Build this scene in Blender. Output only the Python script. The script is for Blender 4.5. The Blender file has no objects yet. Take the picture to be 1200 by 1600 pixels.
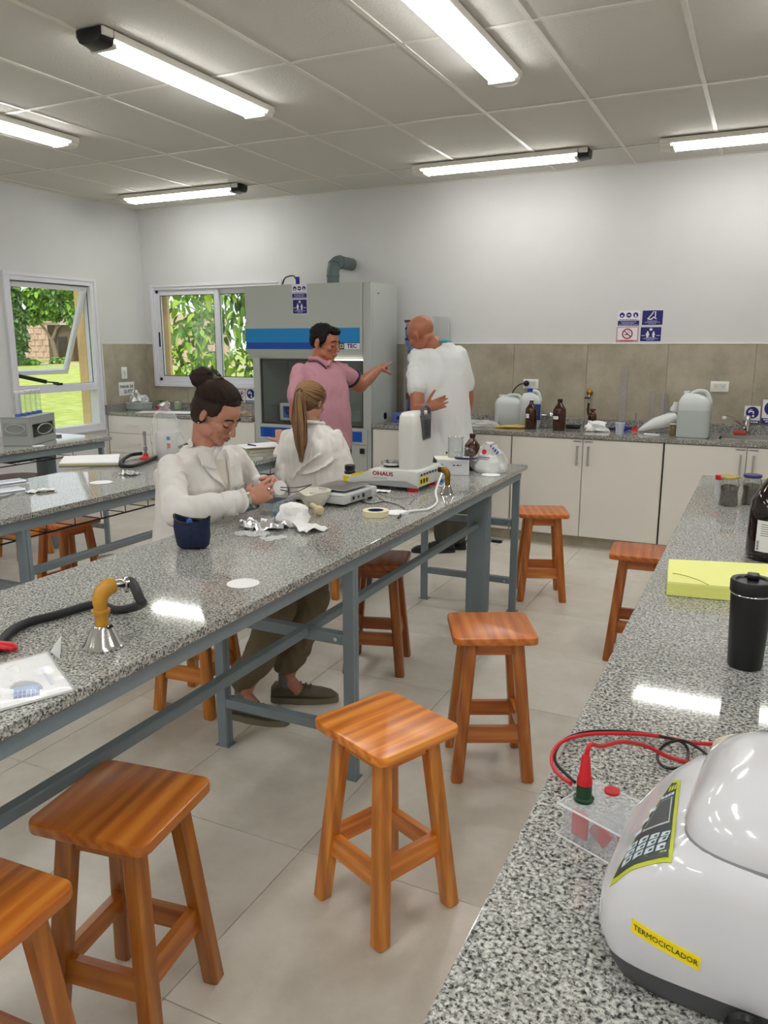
import bpy, bmesh, math, random
from mathutils import Vector, Matrix, noise
from mathutils.bvhtree import BVHTree
random.seed(7)
PI = math.pi
SC = bpy.context.scene
COL = SC.collection

# ---------------------------------------------------------------- camera
CAM_H, YAW, PITCH, FPX = 1.55, -0.4473, 0.2106, 1228.9
cd = bpy.data.cameras.new('camera'); cam = bpy.data.objects.new('camera', cd); COL.objects.link(cam)
cam.location = (0, 0, CAM_H); cam.rotation_euler = (PI/2 - PITCH, 0, -YAW)
cd.sensor_fit = 'VERTICAL'; cd.sensor_height = 36; cd.lens = FPX/1600*36; cd.clip_start = .03; cd.clip_end = 400
SC.camera = cam
# ---------------------------------------------------------------- world, sun, exposure
w = bpy.data.worlds.new('sky'); SC.world = w; w.use_nodes = True
nt = w.node_tree; nt.nodes.clear()
wo = nt.nodes.new('ShaderNodeOutputWorld'); bg = nt.nodes.new('ShaderNodeBackground')
tc = nt.nodes.new('ShaderNodeTexCoord'); sp = nt.nodes.new('ShaderNodeSeparateXYZ'); rp = nt.nodes.new('ShaderNodeValToRGB')
nt.links.new(tc.outputs['Generated'], sp.inputs[0]); nt.links.new(sp.outputs['Z'], rp.inputs[0])
rp.color_ramp.elements[0].color = (.95, .97, 1, 1); rp.color_ramp.elements[1].color = (.62, .78, 1, 1)
nt.links.new(rp.outputs[0], bg.inputs[0]); bg.inputs[1].default_value = 1.25
nt.links.new(bg.outputs[0], wo.inputs[0])
sd = bpy.data.lights.new('sun', 'SUN'); sun = bpy.data.objects.new('sun', sd); COL.objects.link(sun)
sd.energy = 2.3; sd.angle = .03; sd.color = (1, .95, .86); sun.rotation_euler = (math.radians(38), 0, math.radians(25))
LAMP_STRENGTH = 21.0; WALL_LAMP_STRENGTH = 17.0
try: SC.cycles.diffuse_bounces = 7; SC.cycles.max_bounces = 14; SC.cycles.transparent_max_bounces = 24
except Exception: pass
SC.view_settings.view_transform = 'Standard'; SC.view_settings.look = 'None'
SC.view_settings.exposure = 0.08; SC.view_settings.gamma = 1; SC.view_settings.use_curve_mapping = False

# ---------------------------------------------------------------- helpers
def ray(u, v):
    cy, sy, cp, s_ = math.cos(YAW), math.sin(YAW), math.cos(PITCH), math.sin(PITCH)
    r = Vector((cy, -sy, 0)); f = Vector((sy*cp, cy*cp, -s_)); d = f.cross(r)
    return r*((u-600)/FPX) + d*((v-800)/FPX) + f
def on(axis, val, u, v):                      # point where the sight line meets a real plane of the room
    d = ray(u, v); o = Vector((0, 0, CAM_H)); return o + d*((val-o[axis])/d[axis])
def px(u, v, depth): return Vector((0, 0, CAM_H)) + ray(u, v)*depth
TZ = .8704; CZ = .8804; BT = .87
def T(u, v): p = on(2, TZ, u, v); return p.x, p.y
def K(u, v): p = on(2, CZ, u, v); return p.x, p.y

def lin(c):
    if isinstance(c, str): c = [int(c[i:i+2], 16)/255 for i in (1, 3, 5)]
    return [((x+.055)/1.055)**2.4 if x > .04045 else x/12.92 for x in c[:3]] + [1]
MATS = {}
def mat(name, col, rough=.5, metal=0, trans=0, ior=1.45, alpha=1, emit=0, coat=0, sss=0, noise_amt=0, noise_scale=8, bump=0, bscale=60, spec=.5):
    if name in MATS: return MATS[name]
    m = bpy.data.materials.new(name); m.use_nodes = True; n = m.node_tree; b = n.nodes['Principled BSDF']
    c = lin(col); b.inputs['Base Color'].default_value = c; b.inputs['Roughness'].default_value = rough
    b.inputs['Metallic'].default_value = metal; b.inputs['IOR'].default_value = ior
    b.inputs['Transmission Weight'].default_value = trans; b.inputs['Coat Weight'].default_value = coat
    b.inputs['Specular IOR Level'].default_value = spec; b.inputs['Alpha'].default_value = alpha
    if sss: b.inputs['Subsurface Weight'].default_value = sss; b.inputs['Subsurface Radius'].default_value = (.02, .007, .004); b.inputs['Subsurface Scale'].default_value = .3
    if emit: b.inputs['Emission Color'].default_value = c; b.inputs['Emission Strength'].default_value = emit
    tcn = n.nodes.new('ShaderNodeTexCoord')
    if noise_amt:
        nz = n.nodes.new('ShaderNodeTexNoise'); nz.inputs['Scale'].default_value = noise_scale; nz.inputs['Detail'].default_value = 5
        n.links.new(tcn.outputs['Object'], nz.inputs[0]); r = n.nodes.new('ShaderNodeValToRGB')
        n.links.new(nz.outputs[0], r.inputs[0]); r.color_ramp.elements[0].position = .3; r.color_ramp.elements[1].position = .7
        r.color_ramp.elements[0].color = [x*(1-noise_amt) for x in c[:3]]+[1]; r.color_ramp.elements[1].color = [min(1, x*(1+noise_amt)) for x in c[:3]]+[1]
        n.links.new(r.outputs[0], b.inputs['Base Color'])
    if bump:
        nz = n.nodes.new('ShaderNodeTexNoise'); nz.inputs['Scale'].default_value = bscale; nz.inputs['Detail'].default_value = 4
        n.links.new(tcn.outputs['Object'], nz.inputs[0]); bp = n.nodes.new('ShaderNodeBump'); bp.inputs['Strength'].default_value = bump; bp.inputs['Distance'].default_value = .003
        n.links.new(nz.outputs[0], bp.inputs['Height']); n.links.new(bp.outputs[0], b.inputs['Normal'])
    MATS[name] = m; return m
def ramp(n, stops):
    r = n.nodes.new('ShaderNodeValToRGB'); e = r.color_ramp.elements
    while len(e) < len(stops): e.new(.5)
    for i, (p, c) in enumerate(stops): e[i].position = p; e[i].color = lin(c)
    return r
def wood(name, axis, c1, c2, c3):
    m = bpy.data.materials.new(name); m.use_nodes = True; n = m.node_tree; b = n.nodes['Principled BSDF']
    tcn = n.nodes.new('ShaderNodeTexCoord'); mp = n.nodes.new('ShaderNodeMapping'); oi = n.nodes.new('ShaderNodeObjectInfo')
    sc = [30, 30, 30]; sc[axis] = 1.6; mp.inputs['Scale'].default_value = sc
    ml = n.nodes.new('ShaderNodeVectorMath'); ml.operation = 'MULTIPLY'; ml.inputs[1].default_value = (7, 13, 9)
    cb = n.nodes.new('ShaderNodeCombineXYZ')
    for i in range(3): n.links.new(oi.outputs['Random'], cb.inputs[i])
    n.links.new(cb.outputs[0], ml.inputs[0]); n.links.new(ml.outputs[0], mp.inputs['Location'])
    n.links.new(tcn.outputs['Object'], mp.inputs[0])
    nz = n.nodes.new('ShaderNodeTexNoise'); nz.inputs['Scale'].default_value = 1.1; nz.inputs['Detail'].default_value = 8; nz.inputs['Distortion'].default_value = 1.0
    n.links.new(mp.outputs[0], nz.inputs[0])
    wv = n.nodes.new('ShaderNodeTexWave'); wv.inputs['Scale'].default_value = .45; wv.inputs['Distortion'].default_value = 4; wv.inputs['Detail'].default_value = 3
    wv.bands_direction = 'DIAGONAL'; n.links.new(mp.outputs[0], wv.inputs[0])
    mx = n.nodes.new('ShaderNodeMath'); mx.operation = 'MULTIPLY_ADD'; mx.inputs[1].default_value = .22; n.links.new(wv.outputs[1], mx.inputs[0])
    sb = n.nodes.new('ShaderNodeMath'); sb.operation = 'MULTIPLY'; sb.inputs[1].default_value = .8; n.links.new(nz.outputs[0], sb.inputs[0]); n.links.new(sb.outputs[0], mx.inputs[2])
    r = ramp(n, [(.25, c1), (.5, c2), (.75, c3)]); n.links.new(mx.outputs[0], r.inputs[0])
    tn = n.nodes.new('ShaderNodeMix'); tn.data_type = 'RGBA'; tn.blend_type = 'MULTIPLY'; tn.inputs[0].default_value = 1; n.links.new(r.outputs[0], tn.inputs[6]); n.links.new(oi.outputs['Color'], tn.inputs[7]); n.links.new(tn.outputs[2], b.inputs['Base Color']); b.inputs['Roughness'].default_value = .32; b.inputs['Coat Weight'].default_value = .25; b.inputs['Coat Roughness'].default_value = .2
    bp = n.nodes.new('ShaderNodeBump'); bp.inputs['Strength'].default_value = .15; bp.inputs['Distance'].default_value = .002
    n.links.new(nz.outputs[0], bp.inputs['Height']); n.links.new(bp.outputs[0], b.inputs['Normal'])
    return m
def granite(name, light, scale):
    m = bpy.data.materials.new(name); m.use_nodes = True; n = m.node_tree; b = n.nodes['Principled BSDF']
    geo = n.nodes.new('ShaderNodeNewGeometry')
    nd = n.nodes.new('ShaderNodeTexNoise'); nd.inputs['Scale'].default_value = scale*.9; nd.inputs['Detail'].default_value = 3
    n.links.new(geo.outputs['Position'], nd.inputs[0])
    n1 = n.nodes.new('ShaderNodeTexNoise'); n1.inputs['Scale'].default_value = scale*1.15; n1.inputs['Detail'].default_value = 5; n1.inputs['Roughness'].default_value = .62; n1.inputs['Distortion'].default_value = .35
    n.links.new(geo.outputs['Position'], n1.inputs[0])
    r1 = ramp(n, [(.37, '#3c3c3b'), (.435, '#7c7c7a'), (.49, light), (.6, '#d3d3cf')])
    n.links.new(n1.outputs[0], r1.inputs[0])
    v = n.nodes.new('ShaderNodeTexVoronoi'); v.inputs['Scale'].default_value = scale*1.7; n.links.new(geo.outputs['Position'], v.inputs[0])
    sh = n.nodes.new('ShaderNodeSeparateColor'); n.links.new(v.outputs['Color'], sh.inputs[0])
    r2 = ramp(n, [(.0, '#8a8a88'), (.3, '#c9c9c6'), (.75, '#f4f4f0'), (1, '#ffffff')]); n.links.new(sh.outputs[0], r2.inputs[0])
    mu = n.nodes.new('ShaderNodeMix'); mu.data_type = 'RGBA'; mu.blend_type = 'MULTIPLY'; mu.inputs[0].default_value = .8
    n.links.new(r1.outputs[0], mu.inputs[6]); n.links.new(r2.outputs[0], mu.inputs[7]); n.links.new(mu.outputs[2], b.inputs['Base Color'])
    b.inputs['Roughness'].default_value = .06; b.inputs['Specular IOR Level'].default_value = .55
    return m
def tile_mat(name, c1, c2, c3, rough, scale=1.0):
    m = bpy.data.materials.new(name); m.use_nodes = True; n = m.node_tree; b = n.nodes['Principled BSDF']
    geo = n.nodes.new('ShaderNodeNewGeometry'); oi = n.nodes.new('ShaderNodeObjectInfo')
    ad = n.nodes.new('ShaderNodeVectorMath'); ad.operation = 'ADD'; cb = n.nodes.new('ShaderNodeCombineXYZ')
    mu = n.nodes.new('ShaderNodeMath'); mu.operation = 'MULTIPLY'; mu.inputs[1].default_value = 37; n.links.new(oi.outputs['Random'], mu.inputs[0])
    n.links.new(mu.outputs[0], cb.inputs[0]); n.links.new(mu.outputs[0], cb.inputs[2]); n.links.new(geo.outputs['Position'], ad.inputs[0]); n.links.new(cb.outputs[0], ad.inputs[1])
    nz = n.nodes.new('ShaderNodeTexNoise'); nz.inputs['Scale'].default_value = 2.2*scale; nz.inputs['Detail'].default_value = 9; nz.inputs['Roughness'].default_value = .68
    n.links.new(ad.outputs[0], nz.inputs[0]); r = ramp(n, [(.33, c1), (.5, c2), (.68, c3)]); n.links.new(nz.outputs[0], r.inputs[0])
    n.links.new(r.outputs[0], b.inputs['Base Color'])
    r2 = n.nodes.new('ShaderNodeMapRange'); r2.inputs[3].default_value = rough-.06; r2.inputs[4].default_value = rough+.1; n.links.new(nz.outputs[0], r2.inputs[0])
    n.links.new(r2.outputs[0], b.inputs['Roughness'])
    return m
def glass_mat(name, tint='#ffffff', refl=1.0):
    m = bpy.data.materials.new(name); m.use_nodes = True; n = m.node_tree; n.nodes.remove(n.nodes['Principled BSDF'])
    o = n.nodes['Material Output']; t = n.nodes.new('ShaderNodeBsdfTransparent'); g = n.nodes.new('ShaderNodeBsdfGlossy'); mx = n.nodes.new('ShaderNodeMixShader')
    fr = n.nodes.new('ShaderNodeLayerWeight'); fr.inputs[0].default_value = .5; pw = n.nodes.new('ShaderNodeMath'); pw.operation = 'POWER'; pw.inputs[1].default_value = 5; n.links.new(fr.outputs['Facing'], pw.inputs[0])
    t.inputs[0].default_value = lin(tint); g.inputs['Roughness'].default_value = .02
    mm = n.nodes.new('ShaderNodeMath'); mm.operation = 'MULTIPLY_ADD'; mm.use_clamp = True; mm.inputs[1].default_value = .9*refl; mm.inputs[2].default_value = .045*refl; n.links.new(pw.outputs[0], mm.inputs[0])
    n.links.new(mm.outputs[0], mx.inputs[0]); n.links.new(t.outputs[0], mx.inputs[1]); n.links.new(g.outputs[0], mx.inputs[2]); n.links.new(mx.outputs[0], o.inputs[0])
    return m
def film_mat(name, tint, opac, rough=.2):    # thin clear or milky plastic: part see-through, part lit surface
    m = bpy.data.materials.new(name); m.use_nodes = True; n = m.node_tree; b = n.nodes['Principled BSDF']; o = n.nodes['Material Output']
    b.inputs['Base Color'].default_value = lin(tint); b.inputs['Roughness'].default_value = rough
    t = n.nodes.new('ShaderNodeBsdfTransparent'); mx = n.nodes.new('ShaderNodeMixShader'); lw = n.nodes.new('ShaderNodeLayerWeight'); lw.inputs[0].default_value = .35
    ma = n.nodes.new('ShaderNodeMath'); ma.operation = 'MULTIPLY_ADD'; ma.use_clamp = True; ma.inputs[1].default_value = 1-opac; ma.inputs[2].default_value = opac; pw = n.nodes.new('ShaderNodeMath'); pw.operation = 'POWER'; pw.inputs[1].default_value = 2.6
    n.links.new(lw.outputs['Facing'], pw.inputs[0]); n.links.new(pw.outputs[0], ma.inputs[0]); n.links.new(ma.outputs[0], mx.inputs[0]); n.links.new(t.outputs[0], mx.inputs[1]); n.links.new(b.outputs[0], mx.inputs[2]); n.links.new(mx.outputs[0], o.inputs[0])
    return m

def catmull(pts, k=6):
    pts = [Vector(p) for p in pts]
    if len(pts) < 3: return pts
    out = []; P = [pts[0]*2-pts[1]] + pts + [pts[-1]*2-pts[-2]]
    for i in range(1, len(P)-2):
        a, b, c, d = P[i-1:i+3]
        for j in range(k):
            t = j/k; out.append(.5*((2*b)+(c-a)*t+(2*a-5*b+4*c-d)*t*t+(3*b-a-3*c+d)*t**3))
    out.append(pts[-1]); return out
class MB:
    def __init__(s): s.bm = bmesh.new()
    def box(s, x0, x1, y0, y1, z0, z1, rot=None, pivot=None, bevel=0, seg=2):
        b2 = bmesh.new()
        v = [b2.verts.new((x, y, z)) for x in (x0, x1) for y in (y0, y1) for z in (z0, z1)]
        for f in ((0, 1, 3, 2), (4, 6, 7, 5), (0, 4, 5, 1), (2, 3, 7, 6), (0, 2, 6, 4), (1, 5, 7, 3)): b2.faces.new([v[i] for i in f])
        bmesh.ops.recalc_face_normals(b2, faces=b2.faces)
        if bevel: bmesh.ops.bevel(b2, geom=b2.edges[:], offset=bevel, segments=seg, affect='EDGES', profile=.5)
        if rot is not None:
            pv = Vector(pivot if pivot is not None else ((x0+x1)/2, (y0+y1)/2, (z0+z1)/2))
            for q in b2.verts: q.co = rot @ (q.co-pv) + pv
        s.add(b2); return s
    def add(s, b2):
        me = bpy.data.meshes.new('t'); b2.to_mesh(me); b2.free(); s.bm.from_mesh(me); bpy.data.meshes.remove(me)
    def rings(s, rs, cap=True, closed=False):
        R = [[s.bm.verts.new(p) for p in r] for r in rs]; n = len(R[0])
        for a, b in zip(R, R[1:]):
            for i in range(n):
                s.bm.faces.new((a[i], a[(i+1) % n], b[(i+1) % n], b[i]))
        if cap:
            s.bm.faces.new(R[0][::-1]); s.bm.faces.new(R[-1])
        return s
    def cyl(s, p1, p2, r1, r2=None, n=16):
        return s.tube([p1, p2], [r1, r1 if r2 is None else r2], n, k=0)
    def tube(s, pts, r, n=8, k=5, flat=1, up=None):
        P = catmull(pts, k) if k and len(pts) > 2 else [Vector(p) for p in pts]
        if isinstance(r, (int, float)): r = [r]*len(P)
        elif len(r) != len(P):
            m = len(r)-1; r = [r[min(int(i/(len(P)-1)*m), m-1)]*(1-(i/(len(P)-1)*m-min(int(i/(len(P)-1)*m), m-1)))+r[min(int(i/(len(P)-1)*m), m-1)+1]*(i/(len(P)-1)*m-min(int(i/(len(P)-1)*m), m-1)) for i in range(len(P))]
        t0 = (P[1]-P[0]).normalized(); u = Vector(up) if up else (Vector((0, 0, 1)) if abs(t0.z) < .9 else Vector((1, 0, 0)))
        rs = []
        for i, p in enumerate(P):
            t = (P[min(i+1, len(P)-1)]-P[max(i-1, 0)]).normalized(); u = (u-t*u.dot(t)).normalized(); v = t.cross(u)
            rs.append([p+(u*math.cos(a)*flat+v*math.sin(a))*r[i] for a in [2*PI*j/n for j in range(n)]])
        return s.rings(rs)
    def lathe(s, prof, c=(0, 0, 0), n=24, sx=1, sy=1, axis=None):
        c = Vector(c); rs = []
        M_ = Matrix.Identity(3)
        if axis is not None: M_ = Vector((0, 0, 1)).rotation_difference(Vector(axis)).to_matrix()
        for r, z in prof: rs.append([c+M_@Vector((max(r, 1e-5)*math.cos(a)*sx, max(r, 1e-5)*math.sin(a)*sy, z)) for a in [2*PI*j/n for j in range(n)]])
        return s.rings(rs)
    def ell(s, c, r, rot=None, n=16):
        b2 = bmesh.new(); bmesh.ops.create_uvsphere(b2, u_segments=n, v_segments=max(6, n//2), radius=1)
        for v in b2.verts:
            q = Vector((v.co.x*r[0], v.co.y*r[1], v.co.z*r[2])); v.co = (rot@q if rot is not None else q)+Vector(c)
        s.add(b2); return s
    def prism(s, poly, fn, t):        # poly: 2-D outline; fn(a,b,c) -> point ; c from 0 to t
        s.rings([[fn(a, b, 0) for a, b in poly], [fn(a, b, t) for a, b in poly]]); return s
    def xf(s, M_):
        for v in s.bm.verts: v.co = M_ @ v.co
        return s
    def jit(s, amt, sc=5, seed=0):
        for v in s.bm.verts:
            v.co += noise.noise_vector(v.co*sc+Vector((seed, seed*2, 0)))*amt
        return s
    def build(s, name, m, parent=None, smooth=True, bevel=0, seg=2, ang=35, kind=None):
        bmesh.ops.recalc_face_normals(s.bm, faces=s.bm.faces)
        if bevel: bmesh.ops.bevel(s.bm, geom=[e for e in s.bm.edges if e.is_manifold and e.calc_face_angle(0) > .5], offset=bevel, segments=seg, affect='EDGES', profile=.5)
        me = bpy.data.meshes.new(name); s.bm.to_mesh(me); s.bm.free()
        if smooth: me.shade_smooth(); me.set_sharp_from_angle(angle=math.radians(ang))
        for q in (m if isinstance(m, list) else [m]): me.materials.append(q)
        o = bpy.data.objects.new(name, me); COL.objects.link(o); o.parent = parent
        if kind: o['kind'] = kind
        return o
def thing(name, label, cat, loc=(0, 0, 0), rz=0, group=None):
    o = bpy.data.objects.new(name, None); COL.objects.link(o); o.location = loc; o.rotation_euler = (0, 0, rz); o.empty_display_size = .05
    o['label'] = label; o['category'] = cat
    if group: o['group'] = group
    return o
def tag(o, label, cat, group=None):
    o['label'] = label; o['category'] = cat
    if group: o['group'] = group
    return o
def struct(o): o['kind'] = 'structure'; return o
def copy_tree(o, parent=None):
    c = o.copy(); COL.objects.link(c); c.parent = parent
    for ch in o.children: copy_tree(ch, c)
    return c
def rotz(a): return Matrix.Rotation(a, 3, 'Z')
def text_bm(txt, size, extrude=.0003, align='CENTER', bold=0, sx=1):
    cu = bpy.data.curves.new('t', 'FONT'); cu.body = txt; cu.size = size; cu.extrude = extrude; cu.align_x = align; cu.align_y = 'CENTER'; cu.offset = bold
    cu.resolution_u = 2
    o = bpy.data.objects.new('t', cu); COL.objects.link(o); dg = bpy.context.evaluated_depsgraph_get(); me = bpy.data.meshes.new_from_object(o.evaluated_get(dg))
    b = bmesh.new(); b.from_mesh(me); bpy.data.objects.remove(o); bpy.data.curves.remove(cu); bpy.data.meshes.remove(me)
    for v in b.verts: v.co.x *= sx
    return b
def put_text(name, txt, size, m, parent, M4, bold=0, sx=1, align='CENTER'):
    b = text_bm(txt, size, align=align, bold=bold, sx=sx); b.transform(M4)
    me = bpy.data.meshes.new(name); b.to_mesh(me); b.free(); me.materials.append(m)
    o = bpy.data.objects.new(name, me); COL.objects.link(o); o.parent = parent; return o
def frame4(o, x, y):    # 4x4 with text x axis, y axis, normal
    x = Vector(x).normalized(); y = Vector(y).normalized(); z = x.cross(y)
    M_ = Matrix((x, y, z)).transposed().to_4x4(); M_.translation = Vector(o); return M_

# ---------------------------------------------------------------- materials
WALL = mat('wall_paint', '#d3d3d3', .75, noise_amt=.02, noise_scale=3)
CEILP = mat('ceiling_panel_white', '#cfccc5', .9, bump=.9, bscale=90)
GRIDM = mat('grid_white', '#d6d2c8', .35, noise_amt=.02)
FLOORT = tile_mat('floor_porcelain', '#c6bfb2', '#d5cfc3', '#e2ddd3', .3)
WALLT = tile_mat('wall_porcelain', '#958c7a', '#a69d8a', '#b4ac99', .45, 1.6)
GROUT = mat('grout', '#8f8a80', .9)
GRAN = granite('granite_grey', '#b4b4b0', 150)
GRANC = granite('granite_counter', '#a3a19a', 130)
STEEL = mat('grey_blue_paint', '#7b8990', .38, noise_amt=.05)
WX = wood('pine_stain_x', 0, '#b0641f', '#cc7d2e', '#e09a48')
WY = wood('pine_stain_y', 1, '#b35f1a', '#d67e28', '#ee9f45')
WZ = wood('pine_stain_z', 2, '#a05a1a', '#be7526', '#d8933f')
LAMIN = mat('white_laminate', '#e6e2da', .45)
PVC = mat('window_aluminium_white', '#dcdce4', .35)
GASK = mat('gasket_black', '#17171b', .6)
PANE = glass_mat('window_glass', '#fdfffd')
GLASS = glass_mat('lab_glass', '#fbfdfd', 1.6)
BLACK = mat('black_plastic', '#141416', .35)
RUBBER = mat('black_rubber', '#1b1b1d', .55)
WHITEP = mat('white_plastic', '#e9e9e6', .3)
CHROME = mat('chrome', '#d0d0d0', .12, metal=1)
BRUSH = mat('brushed_steel', '#a9a9a8', .32, metal=1)
BRASS = mat('brass', '#b3822f', .3, metal=1)
HOODG = mat('hood_grey_paint', '#b3b8b3', .42)
HOODD = mat('hood_inner_grey', '#7f8481', .5)
PAPER = mat('white_paper', '#efefef', .8)
AMBER = mat('amber_glass', '#3a1703', .08, coat=.5)
NAVY = mat('sign_navy', '#1c1f6b', .5)
SIGNW = mat('sign_white', '#e4e2ea', .5)
SIGNR = mat('sign_red', '#a3201f', .5)
BLUE1 = mat('hood_light_blue', '#1583c6', .4)
BLUE2 = mat('hood_deep_blue', '#0b4ca8', .4)
REDP = mat('red_plastic', '#c01822', .35)
YELP = mat('yellow_label', '#f0d80a', .5)
DARKTXT = mat('dark_ink', '#22201c', .6)
STUCCO = mat('outside_stucco', '#e8c593', .9, noise_amt=.05, noise_scale=20)

# ---------------------------------------------------------------- room
XL, XR, YN, YB, ZC = -6.01, 2.2, -2.9, 6.65, 2.898
fl = struct(MB().box(XL-.25, XR+.25, YN-.25, YB+.25, -.2, -.006).build('floor', GROUT, smooth=False))
tm = None
tx0, tpx, ty0, tpy = -1.18, .6175, 1.227, .633
for i in range(-8, 6):
    for j in range(-7, 9):
        x0, x1 = max(XL, tx0+i*tpx), min(XR, tx0+(i+1)*tpx); y0, y1 = max(YN, ty0+j*tpy), min(YB, ty0+(j+1)*tpy)
        if x1-x0 < .02 or y1-y0 < .02: continue
        full = abs(x1-x0-tpx) < 1e-6 and abs(y1-y0-tpy) < 1e-6
        if full and tm:
            o = bpy.data.objects.new('floor_tile', tm); COL.objects.link(o); o.parent = fl
        else:
            o = MB().box(-(x1-x0)/2+.0012, (x1-x0)/2-.0012, -(y1-y0)/2+.0012, (y1-y0)/2-.0012, -.006, 0, bevel=.0012, seg=1).build('floor_tile', FLOORT, fl, smooth=False)
            if full: tm = o.data
        o.location = ((x0+x1)/2, (y0+y1)/2, 0)
# ceiling: panels and grid
ce = struct(MB().box(XL-.25, XR+.25, YN-.25, YB+.25, ZC+.03, ZC+.15).build('ceiling', WALL, smooth=False))
gx0, gpx, gy0, gpy = -4.694-.61*.0, .608, 3.624, 1.2237
gx0 = -4.88201801*.9614; pm = None
xs = [gx0+i*gpx for i in range(-3, 14)]; ys = [gy0+j*gpy for j in range(-6, 4)]
for i in range(len(xs)-1):
    for j in range(len(ys)-1):
        x0, x1 = max(XL, xs[i]), min(XR, xs[i+1]); y0, y1 = max(YN, ys[j]), min(YB, ys[j+1])
        if x1-x0 < .03 or y1-y0 < .03: continue
        full = x0 == xs[i] and x1 == xs[i+1] and y0 == ys[j] and y1 == ys[j+1]
        if full and pm:
            o = bpy.data.objects.new('ceiling_panel', pm); COL.objects.link(o); o.parent = ce
        else:
            o = MB().box(-(x1-x0)/2+.004, (x1-x0)/2-.004, -(y1-y0)/2+.004, (y1-y0)/2-.004, .004, .02).build('ceiling_panel', CEILP, ce, smooth=False)
            if full: pm = o.data
        o.location = ((x0+x1)/2, (y0+y1)/2, ZC)
for x in xs:
    if XL < x < XR: MB().box(x-.012, x+.012, YN, YB, ZC-.001, ZC+.004).build('grid_bar', GRIDM, ce, smooth=False)
for y in ys:
    if YN < y < YB: MB().box(XL, XR, y-.012, y+.012, ZC-.002, ZC+.003).build('grid_bar', GRIDM, ce, smooth=False)
MB().box(XL, XL+.02, YN, YB, ZC-.002, ZC+.004).box(XL, XR, YB-.02, YB, ZC-.002, ZC+.004).build('edge_angle', GRIDM, ce, smooth=False)
# walls with window openings
W1 = (4.93, 5.96, .71, 2.155)      # left window y0,y1,z0,z1
W2 = (-5.885, -4.28, 1.12, 2.14)   # back window x0,x1,z0,z1
b = MB()
b.box(XL-.15, XL, YN-.2, W1[0], 0, ZC+.03).box(XL-.15, XL, W1[1], YB+.15, 0, ZC+.03).box(XL-.15, XL, W1[0], W1[1], 0, W1[2]).box(XL-.15, XL, W1[0], W1[1], W1[3], ZC+.03)
wl = struct(b.build('wall_left', WALL, smooth=False))
b = MB()
b.box(XL-.15, W2[0], YB, YB+.15, 0, ZC+.03).box(W2[1], XR+.15, YB, YB+.15, 0, ZC+.03).box(W2[0], W2[1], YB, YB+.15, 0, W2[2]).box(W2[0], W2[1], YB, YB+.15, W2[3], ZC+.03)
wb = struct(b.build('wall_back', WALL, smooth=False))
struct(MB().box(XR, XR+.15, YN-.2, YB+.15, 0, ZC+.03).build('wall_right', WALL, smooth=False))
struct(MB().box(XL-.15, XR+.15, YN-.15, YN, 0, ZC+.03).build('wall_front', WALL, smooth=False))
# the outside roof overhang and beige pilasters beside the windows
struct(MB().box(XL-.2, XR+.2, YN-.2, YB+.2, ZC+.15, ZC+.3).build('roof_slab', STUCCO, smooth=False))
struct(MB().box(XL-.262, XL-.15, 5.955, 6.12, -.1, ZC+.2).build('trim_1', STUCCO, smooth=False))
struct(MB().box(-6.05, -5.825, YB+.15, YB+.185, -.1, ZC+.2).build('trim_2', STUCCO, smooth=False))
# wainscot tiles on the walls
TT = 1.55; jx = [-6.01, -5.60, -4.98]
for k in range(13): jx.append(-4.37+.6035*k if k < 4 else -1.957+.62*(k-4))
jx = [-6.0, -5.47, -4.86, -4.24, -3.68, -3.06, -2.56, -1.957, -1.337, -.711, -.086, .534, 1.154, 1.774, 2.2]
for a, c in zip(jx, jx[1:]):
    z1 = TT
    if c > W2[0]-.001 and a < W2[1]: 
        if a < W2[0]-.02: MB().box(a+.001, W2[0]-.001, YB-.008, YB, W2[2], TT).build('wall_tile', WALLT, wb, smooth=False)
        z1 = W2[2]-.002
    MB().box(a+.0015, c-.0015, YB-.008, YB, 0, z1, bevel=.001, seg=1).build('wall_tile', WALLT, wb, smooth=False)
MB().box(W2[1]+.002, -3.68, YB-.008, YB, W2[2], TT).build('wall_tile', WALLT, wb, smooth=False)
MB().box(-6.0, W2[0]-.013, YB-.012, YB, TT, TT+.006).box(W2[1]+.013, XR, YB-.012, YB, TT, TT+.006).build('tile_trim', WHITEP, wb, smooth=False)
MB().box(XL, XL+.008, 6.01, YB-.009, 0, TT, bevel=.001, seg=1).build('wall_tile', WALLT, wl, smooth=False)
MB().box(XL, XL+.012, 6.0, 6.01, 0, TT+.006).build('tile_trim', WHITEP, wl, smooth=False)
# ---------------------------------------------------------------- window 1 (left wall): frame, tilted sash, fixed lower pane
def rect_frame(b, axis, pos0, pos1, a0, a1, z0, z1, wd):
    for (p, q, r, s_) in ((a0, a0+wd, z0, z1), (a1-wd, a1, z0, z1), (a0+wd, a1-wd, z0, z0+wd), (a0+wd, a1-wd, z1-wd, z1)):
        if axis == 0: b.box(pos0, pos1, p, q, r, s_)
        else: b.box(p, q, pos0, pos1, r, s_)
    return b
b = MB(); rect_frame(b, 0, XL-.09, XL+.018, W1[0], W1[1], W1[2], W1[3], .058)
b.box(XL-.09, XL+.015, W1[0]+.05, W1[1]-.05, 1.105, 1.175)
rect_frame(b, 0, XL, XL+.028, W1[0]-.012, W1[1]+.012, W1[2]-.012, W1[3]+.012, .03)
w1 = struct(b.build('window_1', PVC, bevel=.003, seg=1))
MB().box(XL-.05, XL-.044, W1[0]+.05, W1[1]-.05, W1[2]+.05, 1.11).build('pane', PANE, w1, smooth=False)
b = MB(); rect_frame(b, 0, XL-.035, XL-.03, W1[0]+.056, W1[1]-.056, 1.172, W1[3]-.054, .006); b.build('gasket', GASK, w1, smooth=False)
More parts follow.
